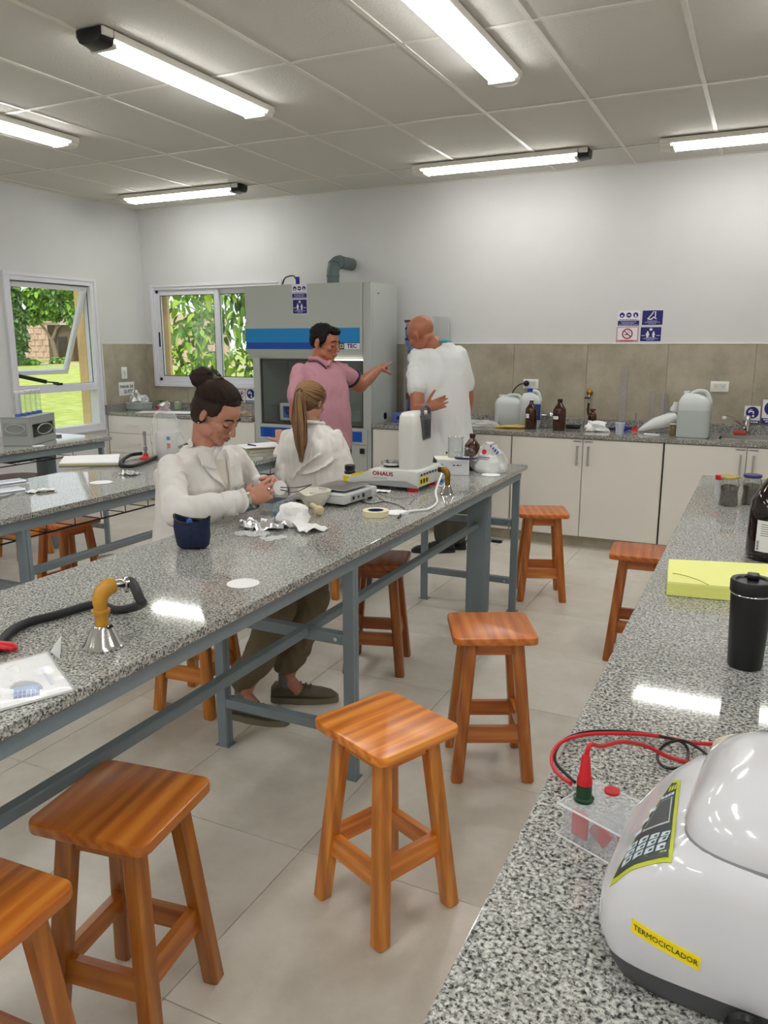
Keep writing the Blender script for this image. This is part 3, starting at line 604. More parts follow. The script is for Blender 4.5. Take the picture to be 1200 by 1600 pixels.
# ---------------------------------------------------------------- signs on the wall
def disc(b, cx, cz, y, r, t_=.0006, n=24, r0=0):
    ro = [(cx+r*math.cos(a), cz+r*math.sin(a)) for a in [2*PI*k/n for k in range(n)]]
    b.rings([[(x_, y, z_) for x_, z_ in ro], [(x_, y-t_, z_) for x_, z_ in ro]]); return b
def sign(label, x0, x1, z0, z1, y, kind):
    t = thing('safety_sign', label, 'sign', ((x0+x1)/2, y, (z0+z1)/2), 0, 'safety signs')
    W_, H_ = (x1-x0)/2, (z1-z0)/2; back = SIGNW; y1 = -.002
    MB().box(-W_, W_, -.002, 0, -H_, H_).build('plate', SIGNW if kind != 'smoke' else mat('sign_red_edge', '#c9898c', .5), t, smooth=False)
    def lines(zs, ws, m=SIGNW, h=.007):
        b = MB()
        for z, w_ in zip(zs, ws):
            x = -w_*W_
            rr = random.Random(int(z*9999)+7)
            while x < w_*W_-.002:
                l = rr.uniform(.006, .018); b.box(x, min(x+l, w_*W_), -.0045, -.0034, z-h/2, z+h/2); x += l+.0035
        b.build('lettering', m, t, smooth=False)
    if kind in ('ppe', 'ppe_narrow'):
        MB().box(-W_*.97, W_*.97, -.0032, -.002, -H_*.95, -H_*.3).build('caption_field', NAVY, t, smooth=False)
        for k in (-1, 0, 1):
            q = disc(MB(), k*W_*.62, H_*.42, -.002, W_*.24).build('round_symbol', NAVY, t, smooth=False)
            b = MB()
            if k == -1: b.ell((k*W_*.62, -.003, H_*.32), (W_*.1, .0008, H_*.13))
            elif k == 0: b.ell((-W_*.07, -.003, H_*.42), (W_*.07, .0008, H_*.09)).ell((W_*.07, -.003, H_*.42), (W_*.07, .0008, H_*.09))
            else: b.ell((k*W_*.6, -.003, H_*.34), (W_*.06, .0008, H_*.2)).ell((k*W_*.66, -.003, H_*.28), (W_*.05, .0008, H_*.13))
            b.build('symbol_figure', SIGNW, t)
        lines((-H_*.16,), (.85,), DARKTXT, .004); lines((-H_*.48, -H_*.66, -H_*.84), (.7, .6, .85), mat('sign_print_lilac', '#9a9ac8', .5))
    elif kind in ('figures', 'wash'):
        MB().box(-W_*.94, W_*.94, -.0032, -.002, -H_*.92, H_*.92).build('field', NAVY, t, smooth=False)
        b = MB()
        if kind == 'figures':
            for cx, s_ in ((-.28, 1), (.26, .85)):
                x = cx*W_; b.ell((x, -.004, H_*(.3)*s_), (W_*.08, .001, H_*.11)); b.ell((x, -.004, -H_*.02), (W_*.16*s_, .001, H_*.24*s_)); b.ell((x, -.004, -H_*.28), (W_*.09, .001, H_*.2))
            b.ell((0.0, -.004, H_*.62), (W_*.14, .001, H_*.17))
            b.box(-W_*.85, -W_*.5, -.0045, -.0034, -H_*.2, -H_*.13).box(W_*.5, W_*.85, -.0045, -.0034, -H_*.2, -H_*.13)
        else:
            b.tube([(W_*.1, -.004, H_*.8), (-W_*.1, -.004, H_*.35), (-W_*.4, -.004, -H_*.1)], .004, 6, k=0); b.tube([(W_*.25, -.004, H_*.8), (W_*.25, -.004, H_*.0), (W_*.36, -.004, -H_*.2)], .004, 6, k=0)
            b.tube([(-W_*.45, -.004, -H_*.12), (-W_*.1, -.004, -H_*.2), (W_*.1, -.004, H_*.05), (W_*.3, -.004, -H_*.1)], .005, 6)
        b.build('symbol_figure', SIGNW, t); lines((-H_*.42, -H_*.58, -H_*.74), (.45, .7, .35), mat('sign_print_lilac', '#9a9ac8', .5))
    elif kind == 'smoke':
        MB().box(-W_*.9, W_*.9, -.0032, -.002, -H_*.74, H_*.9).build('field', SIGNW, t, smooth=False)
        b = MB(); n = 28; rs = []
        for r in (.72, .55): rs.append([(H_*r*math.cos(2*PI*k/n), -.0034, H_*.08+H_*r*math.sin(2*PI*k/n)) for k in range(n)])
        for k in range(n):
            j = (k+1) % n; v = [b.bm.verts.new(p) for p in (rs[0][k], rs[0][j], rs[1][j], rs[1][k])]; b.bm.faces.new(v)
        b.box(-H_*.6, H_*.6, -.0046, -.0036, H_*.02, H_*.15, rot=Matrix.Rotation(math.radians(42), 3, 'Y'), pivot=(0, -.004, H_*.08))
        b.build('ban_ring', SIGNR, t, smooth=False)
        MB().box(-H_*.38, H_*.2, -.0036, -.0032, -H_*.08, H_*.04).build('cigarette', DARKTXT, t, smooth=False)
        MB().tube([(H_*.1, -.0034, H_*.2), (H_*.02, -.0034, H_*.4), (H_*.25, -.0034, H_*.45), (H_*.3, -.0034, H_*.15)], .0015, 5).build('smoke_line', DARKTXT, t)
        lines((-H_*.86,), (.6,), SIGNR, .006)
    elif kind == 'tap':
        disc(MB(), 0, H_*.25, -.002, W_*.82).build('round_symbol', NAVY, t, smooth=False)
        b = MB().box(-W_*.5, -W_*.3, -.0045, -.003, H_*.22, H_*.5).box(-W_*.32, W_*.12, -.0045, -.003, H_*.32, H_*.46).box(W_*.05, W_*.22, -.0045, -.003, H_*.12, H_*.42).box(-W_*.35, W_*.0, -.0045, -.003, H_*.56, H_*.62).box(-W_*.2, -W_*.13, -.0045, -.003, H_*.45, H_*.6)
        b.ell((W_*.15, -.0036, -H_*.12), (W_*.14, .001, H_*.14)); b.build('tap_symbol', SIGNW, t)
        MB().box(-W_, W_, -.0032, -.002, -H_*.98, -H_*.62).build('caption_field', NAVY, t, smooth=False); lines((-H_*.8,), (.8,), SIGNW, .009)
    elif kind == 'round':
        disc(MB(), 0, H_*.3, -.002, W_*.82).build('round_symbol', NAVY, t, smooth=False)
        b = MB().tube([(-W_*.2, -.003, H_*.0), (0, -.003, H_*.35), (W_*.3, -.003, H_*.15)], .005, 6); b.build('symbol_figure', SIGNW, t)
        MB().box(-W_, W_, -.0032, -.002, -H_*.98, -H_*.5).build('caption_field', NAVY, t, smooth=False); lines((-H_*.62, -H_*.78), (.8, .6), SIGNW, .009)
    elif kind == 'pot':
        disc(MB(), 0, H_*.2, -.002, W_*.75).build('ban_ring', SIGNR, t, smooth=False); disc(MB(), 0, H_*.2, -.0026, W_*.58).build('field', SIGNW, t, smooth=False)
        MB().ell((0, -.0036, H_*.3), (W_*.25, .0008, H_*.2)).build('symbol_figure', DARKTXT, t); lines((-H_*.75,), (.8,), DARKTXT, .008)
    return t
ys = YB
sign('white sign with three dark round symbols, top left of the four wall signs', -1.115, -.945, 1.689, 1.808, ys, 'ppe')
sign('dark blue sign with white hand-washing lines, top right of the four wall signs', -.932, -.767, 1.691, 1.812, ys, 'wash')
sign('no-smoking sign with a red ring, bottom left of the four wall signs', -1.119, -.948, 1.566, 1.682, ys, 'smoke')
sign('dark blue sign with two white people, bottom right of the four wall signs', -.938, -.772, 1.565, 1.684, ys, 'figures')
sign('small white sign with a blue round tap symbol behind the sink', -.128, -.018, .955, 1.09, ys-.0335, 'tap')
sign('blue and white round-symbol sign cut off by the right edge, beside the tap sign', -.006, .13, .955, 1.14, ys-.0335, 'round')
sign('narrow white and blue safety notice hanging on the fume hood, upper half', -3.742, -3.594, 1.93, 2.048, 5.974, 'ppe')
sign('narrow blue notice with two people hanging on the fume hood, lower half', -3.74, -3.592, 1.80, 1.926, 5.974, 'figures')
sign('small white sign with a red ring under the sliding window', -4.825, -4.745, .97, 1.10, ys-.008, 'pot')
sign('blue shield-shaped symbol sign under the sliding window beside the fume hood', -4.735, -4.62, .96, 1.115, ys-.008, 'tap')
# sockets and switch
def outlet(label, x, z, plug=False):
    t = thing('wall_outlet', label, 'outlet', (x, YB-.008, z)); MB().box(-.066, .066, -.009, 0, -.04, .04, bevel=.003).build('plate', WHITEP, t)
    MB().box(-.046, .046, -.0105, -.009, -.023, .023).build('insert', mat('insert_ivory', '#d3d2cb', .4), t, smooth=False)
    for s_ in (-.023, .023):
        for dx, dz in ((-.006, .005), (.006, .005), (0, -.008)): MB().cyl((s_+dx, -.0107, dz), (s_+dx, -.0112, dz), .0028, n=6).build('socket_hole', BLACK, t)
    return t
outlet('white wall outlet with a black plug above the big plastic jug', -1.80, 1.218); outlet('white wall outlet near the sink', -.319, 1.228)
t = thing('power_plug', 'black round plug and cable in the outlet above the plastic jug', 'plug', (-1.835, YB-.02, 1.222))
MB().lathe([(.024, 0), (.024, .018), (.016, .03), (.01, .034)], (0, 0, 0), 16, axis=(0, -1, 0)).build('plug_body', BLACK, t)
MB().tube([(-.005, -.025, 0), (-.05, -.04, -.01), (-.1, -.04, -.06), (-.115, -.04, -.12), (-.12, -.02, -.2), (-.12, -.03, -.33)], .005, 8).build('cable', RUBBER, t)
t = thing('light_switch', 'white switch plate on the grey tile beside the left window', 'switch', (XL+.008, 6.285, 1.256))
MB().box(0, .008, -.04, .04, -.06, .06, bevel=.003).build('plate', WHITEP, t); MB().box(.008, .013, -.014, .014, -.024, .024, bevel=.002).build('rocker', mat('insert_ivory', '#d3d2cb'), t)
t = thing('paper_notice', 'small white paper notice with black words taped below the light switch', 'notice', (XL+.0085, 6.31, 1.094))
MB().box(0, .001, -.11, .11, -.068, .068).build('sheet', PAPER, t, smooth=False)
Mt = frame4((.0015, 0, .02), (0, 1, 0), (0, 0, 1)); put_text('lettering', 'PARAR DE', .042, DARKTXT, t, Mt, bold=.001)
put_text('lettering', 'QUITE', .046, DARKTXT, t, frame4((.0015, .02, -.03), (0, 1, 0), (0, 0, 1)), bold=.001)
# ---------------------------------------------------------------- outside
def grass_mat():
    m = bpy.data.materials.new('lawn'); m.use_nodes = True; n = m.node_tree; b = n.nodes['Principled BSDF']; g = n.nodes.new('ShaderNodeNewGeometry')
    a = n.nodes.new('ShaderNodeTexNoise'); a.inputs['Scale'].default_value = 3.5; a.inputs['Detail'].default_value = 8; n.links.new(g.outputs['Position'], a.inputs[0])
    r = ramp(n, [(.3, '#97a33c'), (.5, '#b3bc52'), (.7, '#c9cc78')]); n.links.new(a.outputs[0], r.inputs[0]); n.links.new(r.outputs[0], b.inputs['Base Color']); b.inputs['Roughness'].default_value = .9
    return m
LEAF1 = mat('leaf_bright', '#92bd45', .5, noise_amt=.3, noise_scale=3); LEAF2 = mat('leaf_dark', '#688f3c', .5, noise_amt=.3, noise_scale=3); LEAF3 = mat('leaf_yellow', '#a9c23c', .5)
for m_ in (LEAF1, LEAF2, LEAF3): m_.node_tree.nodes['Principled BSDF'].inputs['Subsurface Weight'].default_value = 0
struct(MB().box(-140, 20, -60, 140, -.3, -.1).build('ground_lawn', grass_mat(), smooth=False))
struct(MB().box(-110, -30, 46, 51, -.11, -.09).build('ground_path', mat('pinkish_path', '#c8b29a', .9), smooth=False))
BRICK = tile_mat('old_brick', '#c09d8e', '#d4b3a3', '#e2c8b9', .9, .8)
bd = thing('brick_building', 'low pinkish brick building far across the lawn, seen through the left window', 'building', (-60, 62, -.1))
MB().box(-25, 12, -2, 3, 0, 4.4).build('wall', BRICK, bd, smooth=False)
MB().box(4, 5.1, -2.2, -1.9, 1.2, 3).build('window', mat('window_dark', '#6d6256', .4), bd, smooth=False)
rng = random.Random(3)
for k in range(120):
    c_ = k % 20; r_ = k//20
    MB().box(-20+c_*1.1+(r_ % 2)*.5, -19.1+c_*1.1+(r_ % 2)*.5, -2.06-rng.random()*.05, -1.98, .3+r_*.6, .75+r_*.6).build('brick', BRICK, bd, smooth=False)
sh = thing('garden_shed', 'dark brown shed beside the brick building, seen through the left window', 'shed', (-62.3, 57, -.1), .35)
MB().box(-.4, 2.0, -1.5, 1.5, 0, 3.4).build('wall', mat('shed_brown', '#6b5a4a', .8), sh, smooth=False)
MB().box(-.9, 2.4, -2, 2, 3.4, 3.62).build('roof', mat('shed_roof', '#c8c4ba', .6), sh, smooth=False)
MB().box(.6, 1.5, -1.56, -1.5, .0, 2.3).build('door', mat('shed_door', '#3a302a', .8), sh, smooth=False)
def leafmesh(L, W_):
    b = bmesh.new(); n = 5; rows = []
    for i in range(n+1):
        t_ = i/n; w_ = W_*math.sin(PI*min(1, t_*.9+.08))**.8*(1-t_*.15); z = -.25*L*t_*t_
        rows.append((b.verts.new((t_*L, -w_, z+w_*.3)), b.verts.new((t_*L, 0, z)), b.verts.new((t_*L, w_, z+w_*.3))))
    for a, c in zip(rows, rows[1:]): b.faces.new((a[0], a[1], c[1], c[0])); b.faces.new((a[1], a[2], c[2], c[1]))
    return b
def rnd_rot(r): return Matrix.Rotation(r.uniform(0, 2*PI), 3, 'Z')@Matrix.Rotation(r.uniform(-.3, 1.5), 3, 'Y')@Matrix.Rotation(r.uniform(-.8, .8), 3, 'X')
def crown(name, m, parent, blobs, n, L, W_, seed):
    r = random.Random(seed); src = leafmesh(L, W_); src.verts.index_update(); vs = [v.co.copy() for v in src.verts]; fs = [[v.index for v in f.verts] for f in src.faces]; V = []; F = []
    for k in range(n):
        c, rad = blobs[r.randrange(len(blobs))]
        d = Vector((r.gauss(0, 1), r.gauss(0, 1), r.gauss(0, 1))).normalized()*(.45+.55*r.random()**.5); p = Vector((c[0]+d.x*rad[0], c[1]+d.y*rad[1], c[2]+d.z*rad[2])); R_ = rnd_rot(r); s_ = r.uniform(.6, 1.25); o = len(V)
        V += [R_@(v*s_)+p for v in vs]; F += [[i+o for i in f] for f in fs]
    me = bpy.data.meshes.new(name); me.from_pydata(V, [], F); mm = m if isinstance(m, list) else [m]
    for q in mm: me.materials.append(q)
    nf = len(fs); me.polygons.foreach_set('material_index', [(i//nf*7919) % len(mm) for i in range(len(F))]); me.shade_smooth()
    o = bpy.data.objects.new(name, me); COL.objects.link(o); o.parent = parent; o['kind'] = 'stuff'; return o
BARK = mat('bark', '#8a7a66', .9, noise_amt=.2)
# tree with forked trunk far away
dd = 75.0
def W(u, v, dep): return px(u, v, dep)
tb = W(88, 553, dd); tb.z = -.1
tr = thing('garden_tree', 'tree with a forked pale trunk in front of the brick building', 'tree', tb)
kx = dd/FPX
b = MB(); R3 = Vector((math.cos(YAW), -math.sin(YAW), 0))
def lp(du, dz, dd_=0): return R3*(du*kx)+Vector((0, dd_, dz*kx))
b.tube([lp(0, 0), lp(-1, 15), lp(-5, 32)], [.28, .22, .2], 8); b.tube([lp(-5, 32), lp(-14, 48), lp(-24, 62)], [.16, .13, .07], 6); b.tube([lp(-5, 32), lp(3, 50), lp(6, 75)], [.16, .12, .07], 6); b.tube([lp(3, 50), lp(18, 62), lp(28, 78)], [.1, .08, .05], 6)
b.build('trunk', BARK, tr)
bl = [((lp(a, c).x, lp(a, c).y, c*kx), (r_*kx, r_*kx, r_*.7*kx)) for a, c, r_ in ((-30, 72, 16), (-12, 84, 18), (8, 90, 20), (26, 84, 17), (36, 66, 13), (-6, 106, 22), (20, 110, 20), (-30, 100, 16), (2, 74, 10))]
crown('foliage', [LEAF1, LEAF2, LEAF2], tr, bl, 3800, .55, .2, 1)
def bush(name, label, u, v, dep, blobs, n, L, W_, mats, seed):
    p = W(u, v, dep); p.z = -.1; t = thing(name, label, 'tree' if 'tree' in name else 'bush', p); k_ = dep/FPX
    MB().tube([(0, 0, 0), (.1, 0, blobs[0][1]*k_)], [.12, .06], 6).build('stem', BARK, t)
    crown('foliage', mats, t, [((R3.x*a*k_, R3.y*a*k_, c*k_), (r_*k_, r_*k_, rz_*k_)) for a, c, r_, rz_ in blobs], n, L, W_, seed); return t
DK = [mat('conifer_green', '#5b7548', .7, noise_amt=.3), LEAF2]  # lightened, greyed conifer green: haze put into the leaf colour
bush('conifer_tree', 'dark dense tree at the left edge of the left window', 22, 556, 60, [(-6, 30, 22, 30), (-4, 70, 24, 35), (-8, 110, 26, 30), (8, 50, 12, 28)], 5200, .5, .14, DK, 2)
bush('round_bush', 'low light green bush at the foot of the brick wall', 38, 557, 62, [(0, 5, 22, 6)], 500, .35, .12, [LEAF1], 4)
bush('round_bush', 'small bush at the foot of the forked tree', 92, 560, 66, [(0, 4, 13, 6)], 400, .35, .12, [LEAF2, LEAF1], 5)
# leafy shrub right outside the sliding window: single big leaves plus a dense rest
t = thing('leafy_shrub', 'bright green leafy shrub filling the sliding window', 'bush', (-5.6, 8.8, -.1))
MB().tube([(0, 0, 0), (.1, .2, 1.2), (-.2, .1, 2.4)], [.05, .04, .02], 8).build('stem', BARK, t); MB().tube([(.8, 0, 0), (.7, .2, 1.2), (.9, .1, 2.3)], [.05, .04, .02], 8).build('stem', BARK, t)
rr = random.Random(11); lm = []
for m_ in (LEAF1, LEAF2, LEAF3, LEAF1):
    bb = leafmesh(.17, .034); me = bpy.data.meshes.new('leaf'); bb.to_mesh(me); me.materials.append(m_); me.shade_smooth(); lm.append(me)
for k in range(290):
    o = bpy.data.objects.new('leaf', lm[k % 4]); COL.objects.link(o); o.parent = t
    o.location = (rr.uniform(-1.7, 1.9), rr.uniform(-.75, -.25), rr.uniform(.8, 2.7)); o.rotation_euler = (rr.uniform(-.5, .5), rr.uniform(.2, 1.4), rr.uniform(0, 2*PI)); s_ = rr.uniform(.7, 1.3); o.scale = (s_, s_, s_)
crown('foliage', [LEAF1, LEAF2, LEAF3, LEAF2], t, [((-1.2, .2, 1.6), (.8, .6, 1.2)), ((.6, .3, 1.2), (1.0, .6, 1.0)), ((1.6, .2, 1.8), (.8, .6, 1.3)), ((-.3, .3, 2.6), (1.2, .6, .5)), ((.2, .3, .9), (1.6, .6, .5)), ((-2.6, .6, 1.6), (1.0, .8, 1.5))], 4200, .17, .036, 12)
# ---------------------------------------------------------------- things on the benches
def at_px(name, label, cat, u, v, deg=0, group=None, z=TZ):
    p = on(2, z, u, v); return thing(name, label, cat, (p.x, p.y, z), math.radians(deg), group)
CLEAR = film_mat('clear_plastic', '#e8edf0', .12, .12)
MILKY = mat('milky_plastic', '#dfe4e2', .35, alpha=.88)
LIQ = mat('jug_liquid', '#c3cdc9', .2, alpha=.9)
BAGM = film_mat('bag_film', '#eceeee', .3, .25)
FOIL = mat('aluminium_foil', '#d9d9da', .38, metal=1)
PORC = mat('porcelain_cream', '#dcd8c8', .3, coat=.3)
SOIL = mat('soil_grey_brown', '#5a5148', .95, noise_amt=.3, noise_scale=60)
CREASE = mat('tissue_white', '#ececea', .85, bump=.5, bscale=25)
LILAC = mat('blueish_clear', '#8fa0d8', .3)
def sheet(b, w, h, th, nx=10, ny=10, amp=.01, sc=12, seed=0, fold=0):   # crumpled or creased sheet with real thickness
    g = [[Vector((-w/2+w*i/nx, -h/2+h*j/ny, 0)) for j in range(ny+1)] for i in range(nx+1)]
    for r in g:
        for p in r:
            n_ = noise.noise(p*sc+Vector((seed, 0, 0)))+.5*noise.noise(p*sc*2.3+Vector((0, seed, 0)))
            e = noise.noise_vector(p*sc*.7+Vector((seed, seed, 1))); p.z = abs(n_)*amp+.0012+fold*abs(p.x); p.x += e.x*amp*.6; p.y += e.y*amp*.6
    T_ = [[b.bm.verts.new(p+Vector((0, 0, th))) for p in r] for r in g]; B_ = [[b.bm.verts.new(p) for p in r] for r in g]
    for i in range(nx):
        for j in range(ny):
            b.bm.faces.new((T_[i][j], T_[i+1][j], T_[i+1][j+1], T_[i][j+1])); b.bm.faces.new((B_[i][j], B_[i][j+1], B_[i+1][j+1], B_[i+1][j]))
    for i in range(nx):
        b.bm.faces.new((T_[i][0], B_[i][0], B_[i+1][0], T_[i+1][0])); b.bm.faces.new((T_[i][ny], T_[i+1][ny], B_[i+1][ny], B_[i][ny]))
    for j in range(ny):
        b.bm.faces.new((T_[0][j], T_[0][j+1], B_[0][j+1], B_[0][j])); b.bm.faces.new((T_[nx][j], B_[nx][j], B_[nx][j+1], T_[nx][j+1]))
    return b
def crumple(b, r, seed, n=3, amp=.35):
    b2 = bmesh.new(); bmesh.ops.create_icosphere(b2, subdivisions=n, radius=1)
    for v in b2.verts:
        d = noise.noise(v.co*1.8+Vector((seed, 0, 0)))+.6*abs(noise.noise(v.co*4+Vector((0, seed, 0)))); v.co = v.co*(1+amp*d); v.co.x *= r[0]; v.co.y *= r[1]; v.co.z = max(v.co.z, -.55)*r[2]+.55*r[2]+.001
    b.add(b2); return b
def filter_paper(label, u, v, r, z=TZ):
    p = on(2, z, u, v); o = MB().lathe([(r, 0), (r, .0012)], (0, 0, .0006), 40).build('filter_paper', PAPER); o.location = (p.x, p.y, z); return tag(o, label, 'filter paper', 'round filter papers lying on the benches')
filter_paper('round white filter paper alone on the middle bench, nearest the camera', 380, 912, .047)
filter_paper('round white filter paper under the end of the white cable', 620, 801, .052)
filter_paper('round white filter paper beside the plastic bag of powder', 767, 742, .05)
filter_paper('round white filter paper on the left bench in front of the notebook', 158, 754, .055)
# gas burner with a yellow elbow and its hose
def elbow_burner(label, u, v, deg, col, base, s=1.0, hose=None):
    t = at_px('gas_burner', label, 'burner', u, v, deg)
    MB().lathe([(.045, 0), (.046, .004), (.040, .012), (.024, .046), (.019, .052), (.002, .053)], (0, 0, .0005), 28).build('base', base, t)
    MB().tube([(0, 0, .048), (0, 0, .09), (0, 0, .112), (.008, 0, .128), (.022, 0, .138), (.034, 0, .139)], [.015, .015, .017, .019, .019, .019], 16).build('elbow', col, t)
    MB().lathe([(.0155, -.004), (.021, -.003), (.021, .003), (.0155, .004)], (0, 0, .086), 18).build('collar', col, t)
    return t
MUST = mat('mustard_paint', '#b98526', .35, noise_amt=.12, noise_scale=30)
t = elbow_burner('gas burner with mustard elbow and silver conical base, near front of the middle bench', 162, 1010, 72, MUST, CHROME)
MB().lathe([(.012, 0), (.0125, .01), (.011, .034), (.0105, .035)], (.033, 0, .139), 16, axis=(1, 0, -.05)).build('nozzle', CHROME, t)
MB().lathe([(.0135, 0), (.0145, .001), (.0145, .009), (.0135, .01)], (.060, 0, .1375), 16, axis=(1, 0, 0)).box(.061, .071, -.004, .004, .116, .128).build('hose_clamp', CHROME, t)
ca, sa = math.cos(math.radians(72)), math.sin(math.radians(72)); bx, by = T(162, 1010)
g = lambda d: Vector((bx+d*ca, by+d*sa, 0))
e = g(.105)
pts = [g(.058)+Vector((0, 0, TZ+.1375)), g(.08)+Vector((0, 0, TZ+.136)), on(2, TZ+.118, 219, 937), on(2, TZ+.07, 222, 943), on(2, TZ+.025, 205, 950), on(2, TZ+.0125, 180, 953)]
for u, v in ((150, 951), (90, 968), (45, 980), (18, 994), (2, 1012), (-25, 1040)): x, y = T(u, v); pts.append(Vector((x, y, TZ+.0125)))
tag(MB().tube(pts, .0112, 12).build('rubber_hose', RUBBER), 'thick black rubber hose leaving the mustard gas burner to the left edge', 'hose')
t = elbow_burner('small gas burner with brass elbow behind the white cable, on the middle bench', 799, 692, 170, mat('brass_old', '#8f6a2a', .35, metal=.8), CHROME)
t.location = (T(800, 694+56-56)[0], T(800, 694)[1], TZ)
bp = T(692, 0) if False else None
x, y = T(798, 694); t.location = (-1.315, 3.42, TZ); t.scale = (.8, .8, .8)
p = on(2, TZ, 699, 772); t.location = (p.x, p.y, TZ)
MB().lathe([(.016, 0), (.016, .03), (.012, .031)], (.03, 0, .139), 14, axis=(1, 0, 0)).build('nozzle', BLACK, t)
# plastic sleeve with printed sheets
t = thing('plastic_sleeve', 'clear plastic sleeve holding printed sheets, hanging over the edge of the middle bench', 'papers', (-1.34, 1.02, TZ), 0)
P4 = [T(-40, 1052), T(75, 1022), T(118, 1082), T(-20, 1120)]
def quadslab(b, q, z0, z1, ins=0):
    c = Vector((sum(p[0] for p in q)/4, sum(p[1] for p in q)/4)); q = [c+(Vector(p)-c)*(1-ins) for p in q]
    b.rings([[(p[0], p[1], z0) for p in q], [(p[0], p[1], z1) for p in q]]); return b
M0 = Matrix.Translation((1.34, -1.02, -TZ))
quadslab(MB(), P4, TZ+.001, TZ+.006, .05).xf(M0).build('printed_sheets', PAPER, t, smooth=False)
b = MB(); A_, B_, C_, D_ = [Vector((*p, 0)) for p in P4]
nx_, ny_ = 14, 10; G = []
for i in range(nx_+1):
    for j in range(ny_+1):
        p = A_.lerp(B_, i/nx_).lerp(D_.lerp(C_, i/nx_), j/ny_); p.z = TZ+.008+abs(noise.noise(p*30))*.006*(1 if 0 < i < nx_ and 0 < j < ny_ else 0); G.append(b.bm.verts.new(p))
for i in range(nx_):
    for j in range(ny_): k = i*(ny_+1)+j; b.bm.faces.new((G[k], G[k+ny_+1], G[k+ny_+2], G[k+1]))
b.xf(M0).build('sleeve_film', film_mat('sleeve_film', '#f4f6f8', .18, .1), t)
MB().rings([[(*T(79, 1022), TZ+.006), (*T(97, 1012), TZ+.03), (*T(93, 1032), TZ+.004)], [(*T(80, 1022), TZ+.007), (*T(98, 1012), TZ+.031), (*T(94, 1032), TZ+.005)]]).xf(M0).build('sleeve_flap', BAGM, t)
def blk(b, u0, v0, u1, v1, z):
    q = [T(u0, v0), T(u1, v0-(u1-u0)*.0), T(u1, v1), T(u0, v1)]; return quadslab(b, q, z, z+.0004)
b = MB(); cols = [mat('print_blue_light', '#8fb4e8'), mat('print_blue_mid', '#5a86d2'), mat('print_blue_dark', '#2f4fa8')]
for k in range(6):
    for r in range(3):
        u0 = 22+k*6.9; v0 = 1078+r*6.2-k*1.0
        quadslab(MB(), [T(u0, v0+2), T(u0+5.8, v0+1), T(u0+5.8, v0+6), T(u0, v0+7)], TZ+.0065, TZ+.0069).xf(M0).build('printed_cell', cols[r], t, smooth=False)
q = [(16+26*(1-math.cos(a)), 1081-13*math.sin(a)) for a in [PI*k/10 for k in range(11)]]
MB().rings([[(*T(u, v), TZ+.0062) for u, v in q], [(*T(u, v), TZ+.0066) for u, v in q]]).xf(M0).build('printed_arch', mat('print_grey', '#9aa0aa'), t, smooth=False)
MB().rings([[(*T(u, v), TZ+.0062) for u, v in ((64, 1051), (68, 1049), (84, 1073), (80, 1075))], [(*T(u, v), TZ+.0066) for u, v in ((64, 1051), (68, 1049), (84, 1073), (80, 1075))]]).xf(M0).build('printed_line', mat('print_lilac', '#b9bfe0'), t, smooth=False)
x, y = T(0, 1020); o = MB().tube([(-.06, -.03, .012), (-.02, 0, .014), (.02, .012, .013), (.035, .01, .01)], [.012, .017, .016, .008], 12, flat=.6).build('hand_tool', REDP); o.location = (x, y, TZ); tag(o, 'red plastic handle at the left edge of the middle bench, above the sleeve', 'tool')
# denim pouch
t = at_px('denim_pouch', 'dark blue denim pouch standing open on the middle bench', 'pouch', 302, 855, 10)
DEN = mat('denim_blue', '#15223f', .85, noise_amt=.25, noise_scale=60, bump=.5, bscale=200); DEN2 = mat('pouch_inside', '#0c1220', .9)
prof = [(.004, .050, .036), (.012, .056, .044), (.04, .061, .048), (.075, .064, .048), (.098, .066, .038)]
b = MB(); rs = []
for z, a, c in prof: rs.append([(a*math.cos(k*PI/12), c*math.sin(k*PI/12), z+(.010*abs(math.cos(k*PI/12))**3-.01*(abs(math.sin(k*PI/12))) if z > .09 else 0)) for k in range(24)])
for z, a, c in prof[::-1][:-1]: rs.append([((a-.004)*math.cos(k*PI/12), (c-.004)*math.sin(k*PI/12), z-.002+(.010*abs(math.cos(k*PI/12))**3-.01*abs(math.sin(k*PI/12)) if z > .09 else 0)+.004) for k in range(24)])
b.rings(rs).jit(.004, 22).build('bag', DEN, t)
rim = [(.066*math.cos(k*PI/12), .036*math.sin(k*PI/12), .102+.010*abs(math.cos(k*PI/12))**3-.01*abs(math.sin(k*PI/12))) for k in range(24)]
MB().tube(rim+[rim[0]], .0028, 6).build('zip', BLACK, t)
MB().tube([(-.02, 0, .05), (-.01, .0, .085), (-.015, .005, .095)], [.012, .011, .008], 10).build('blue_marker', mat('marker_blue', '#1c4fb0', .4), t)
MB().lathe([(.045, .06), (.03, .062)], (0, 0, 0), 16, sy=.7).build('inside', DEN2, t)
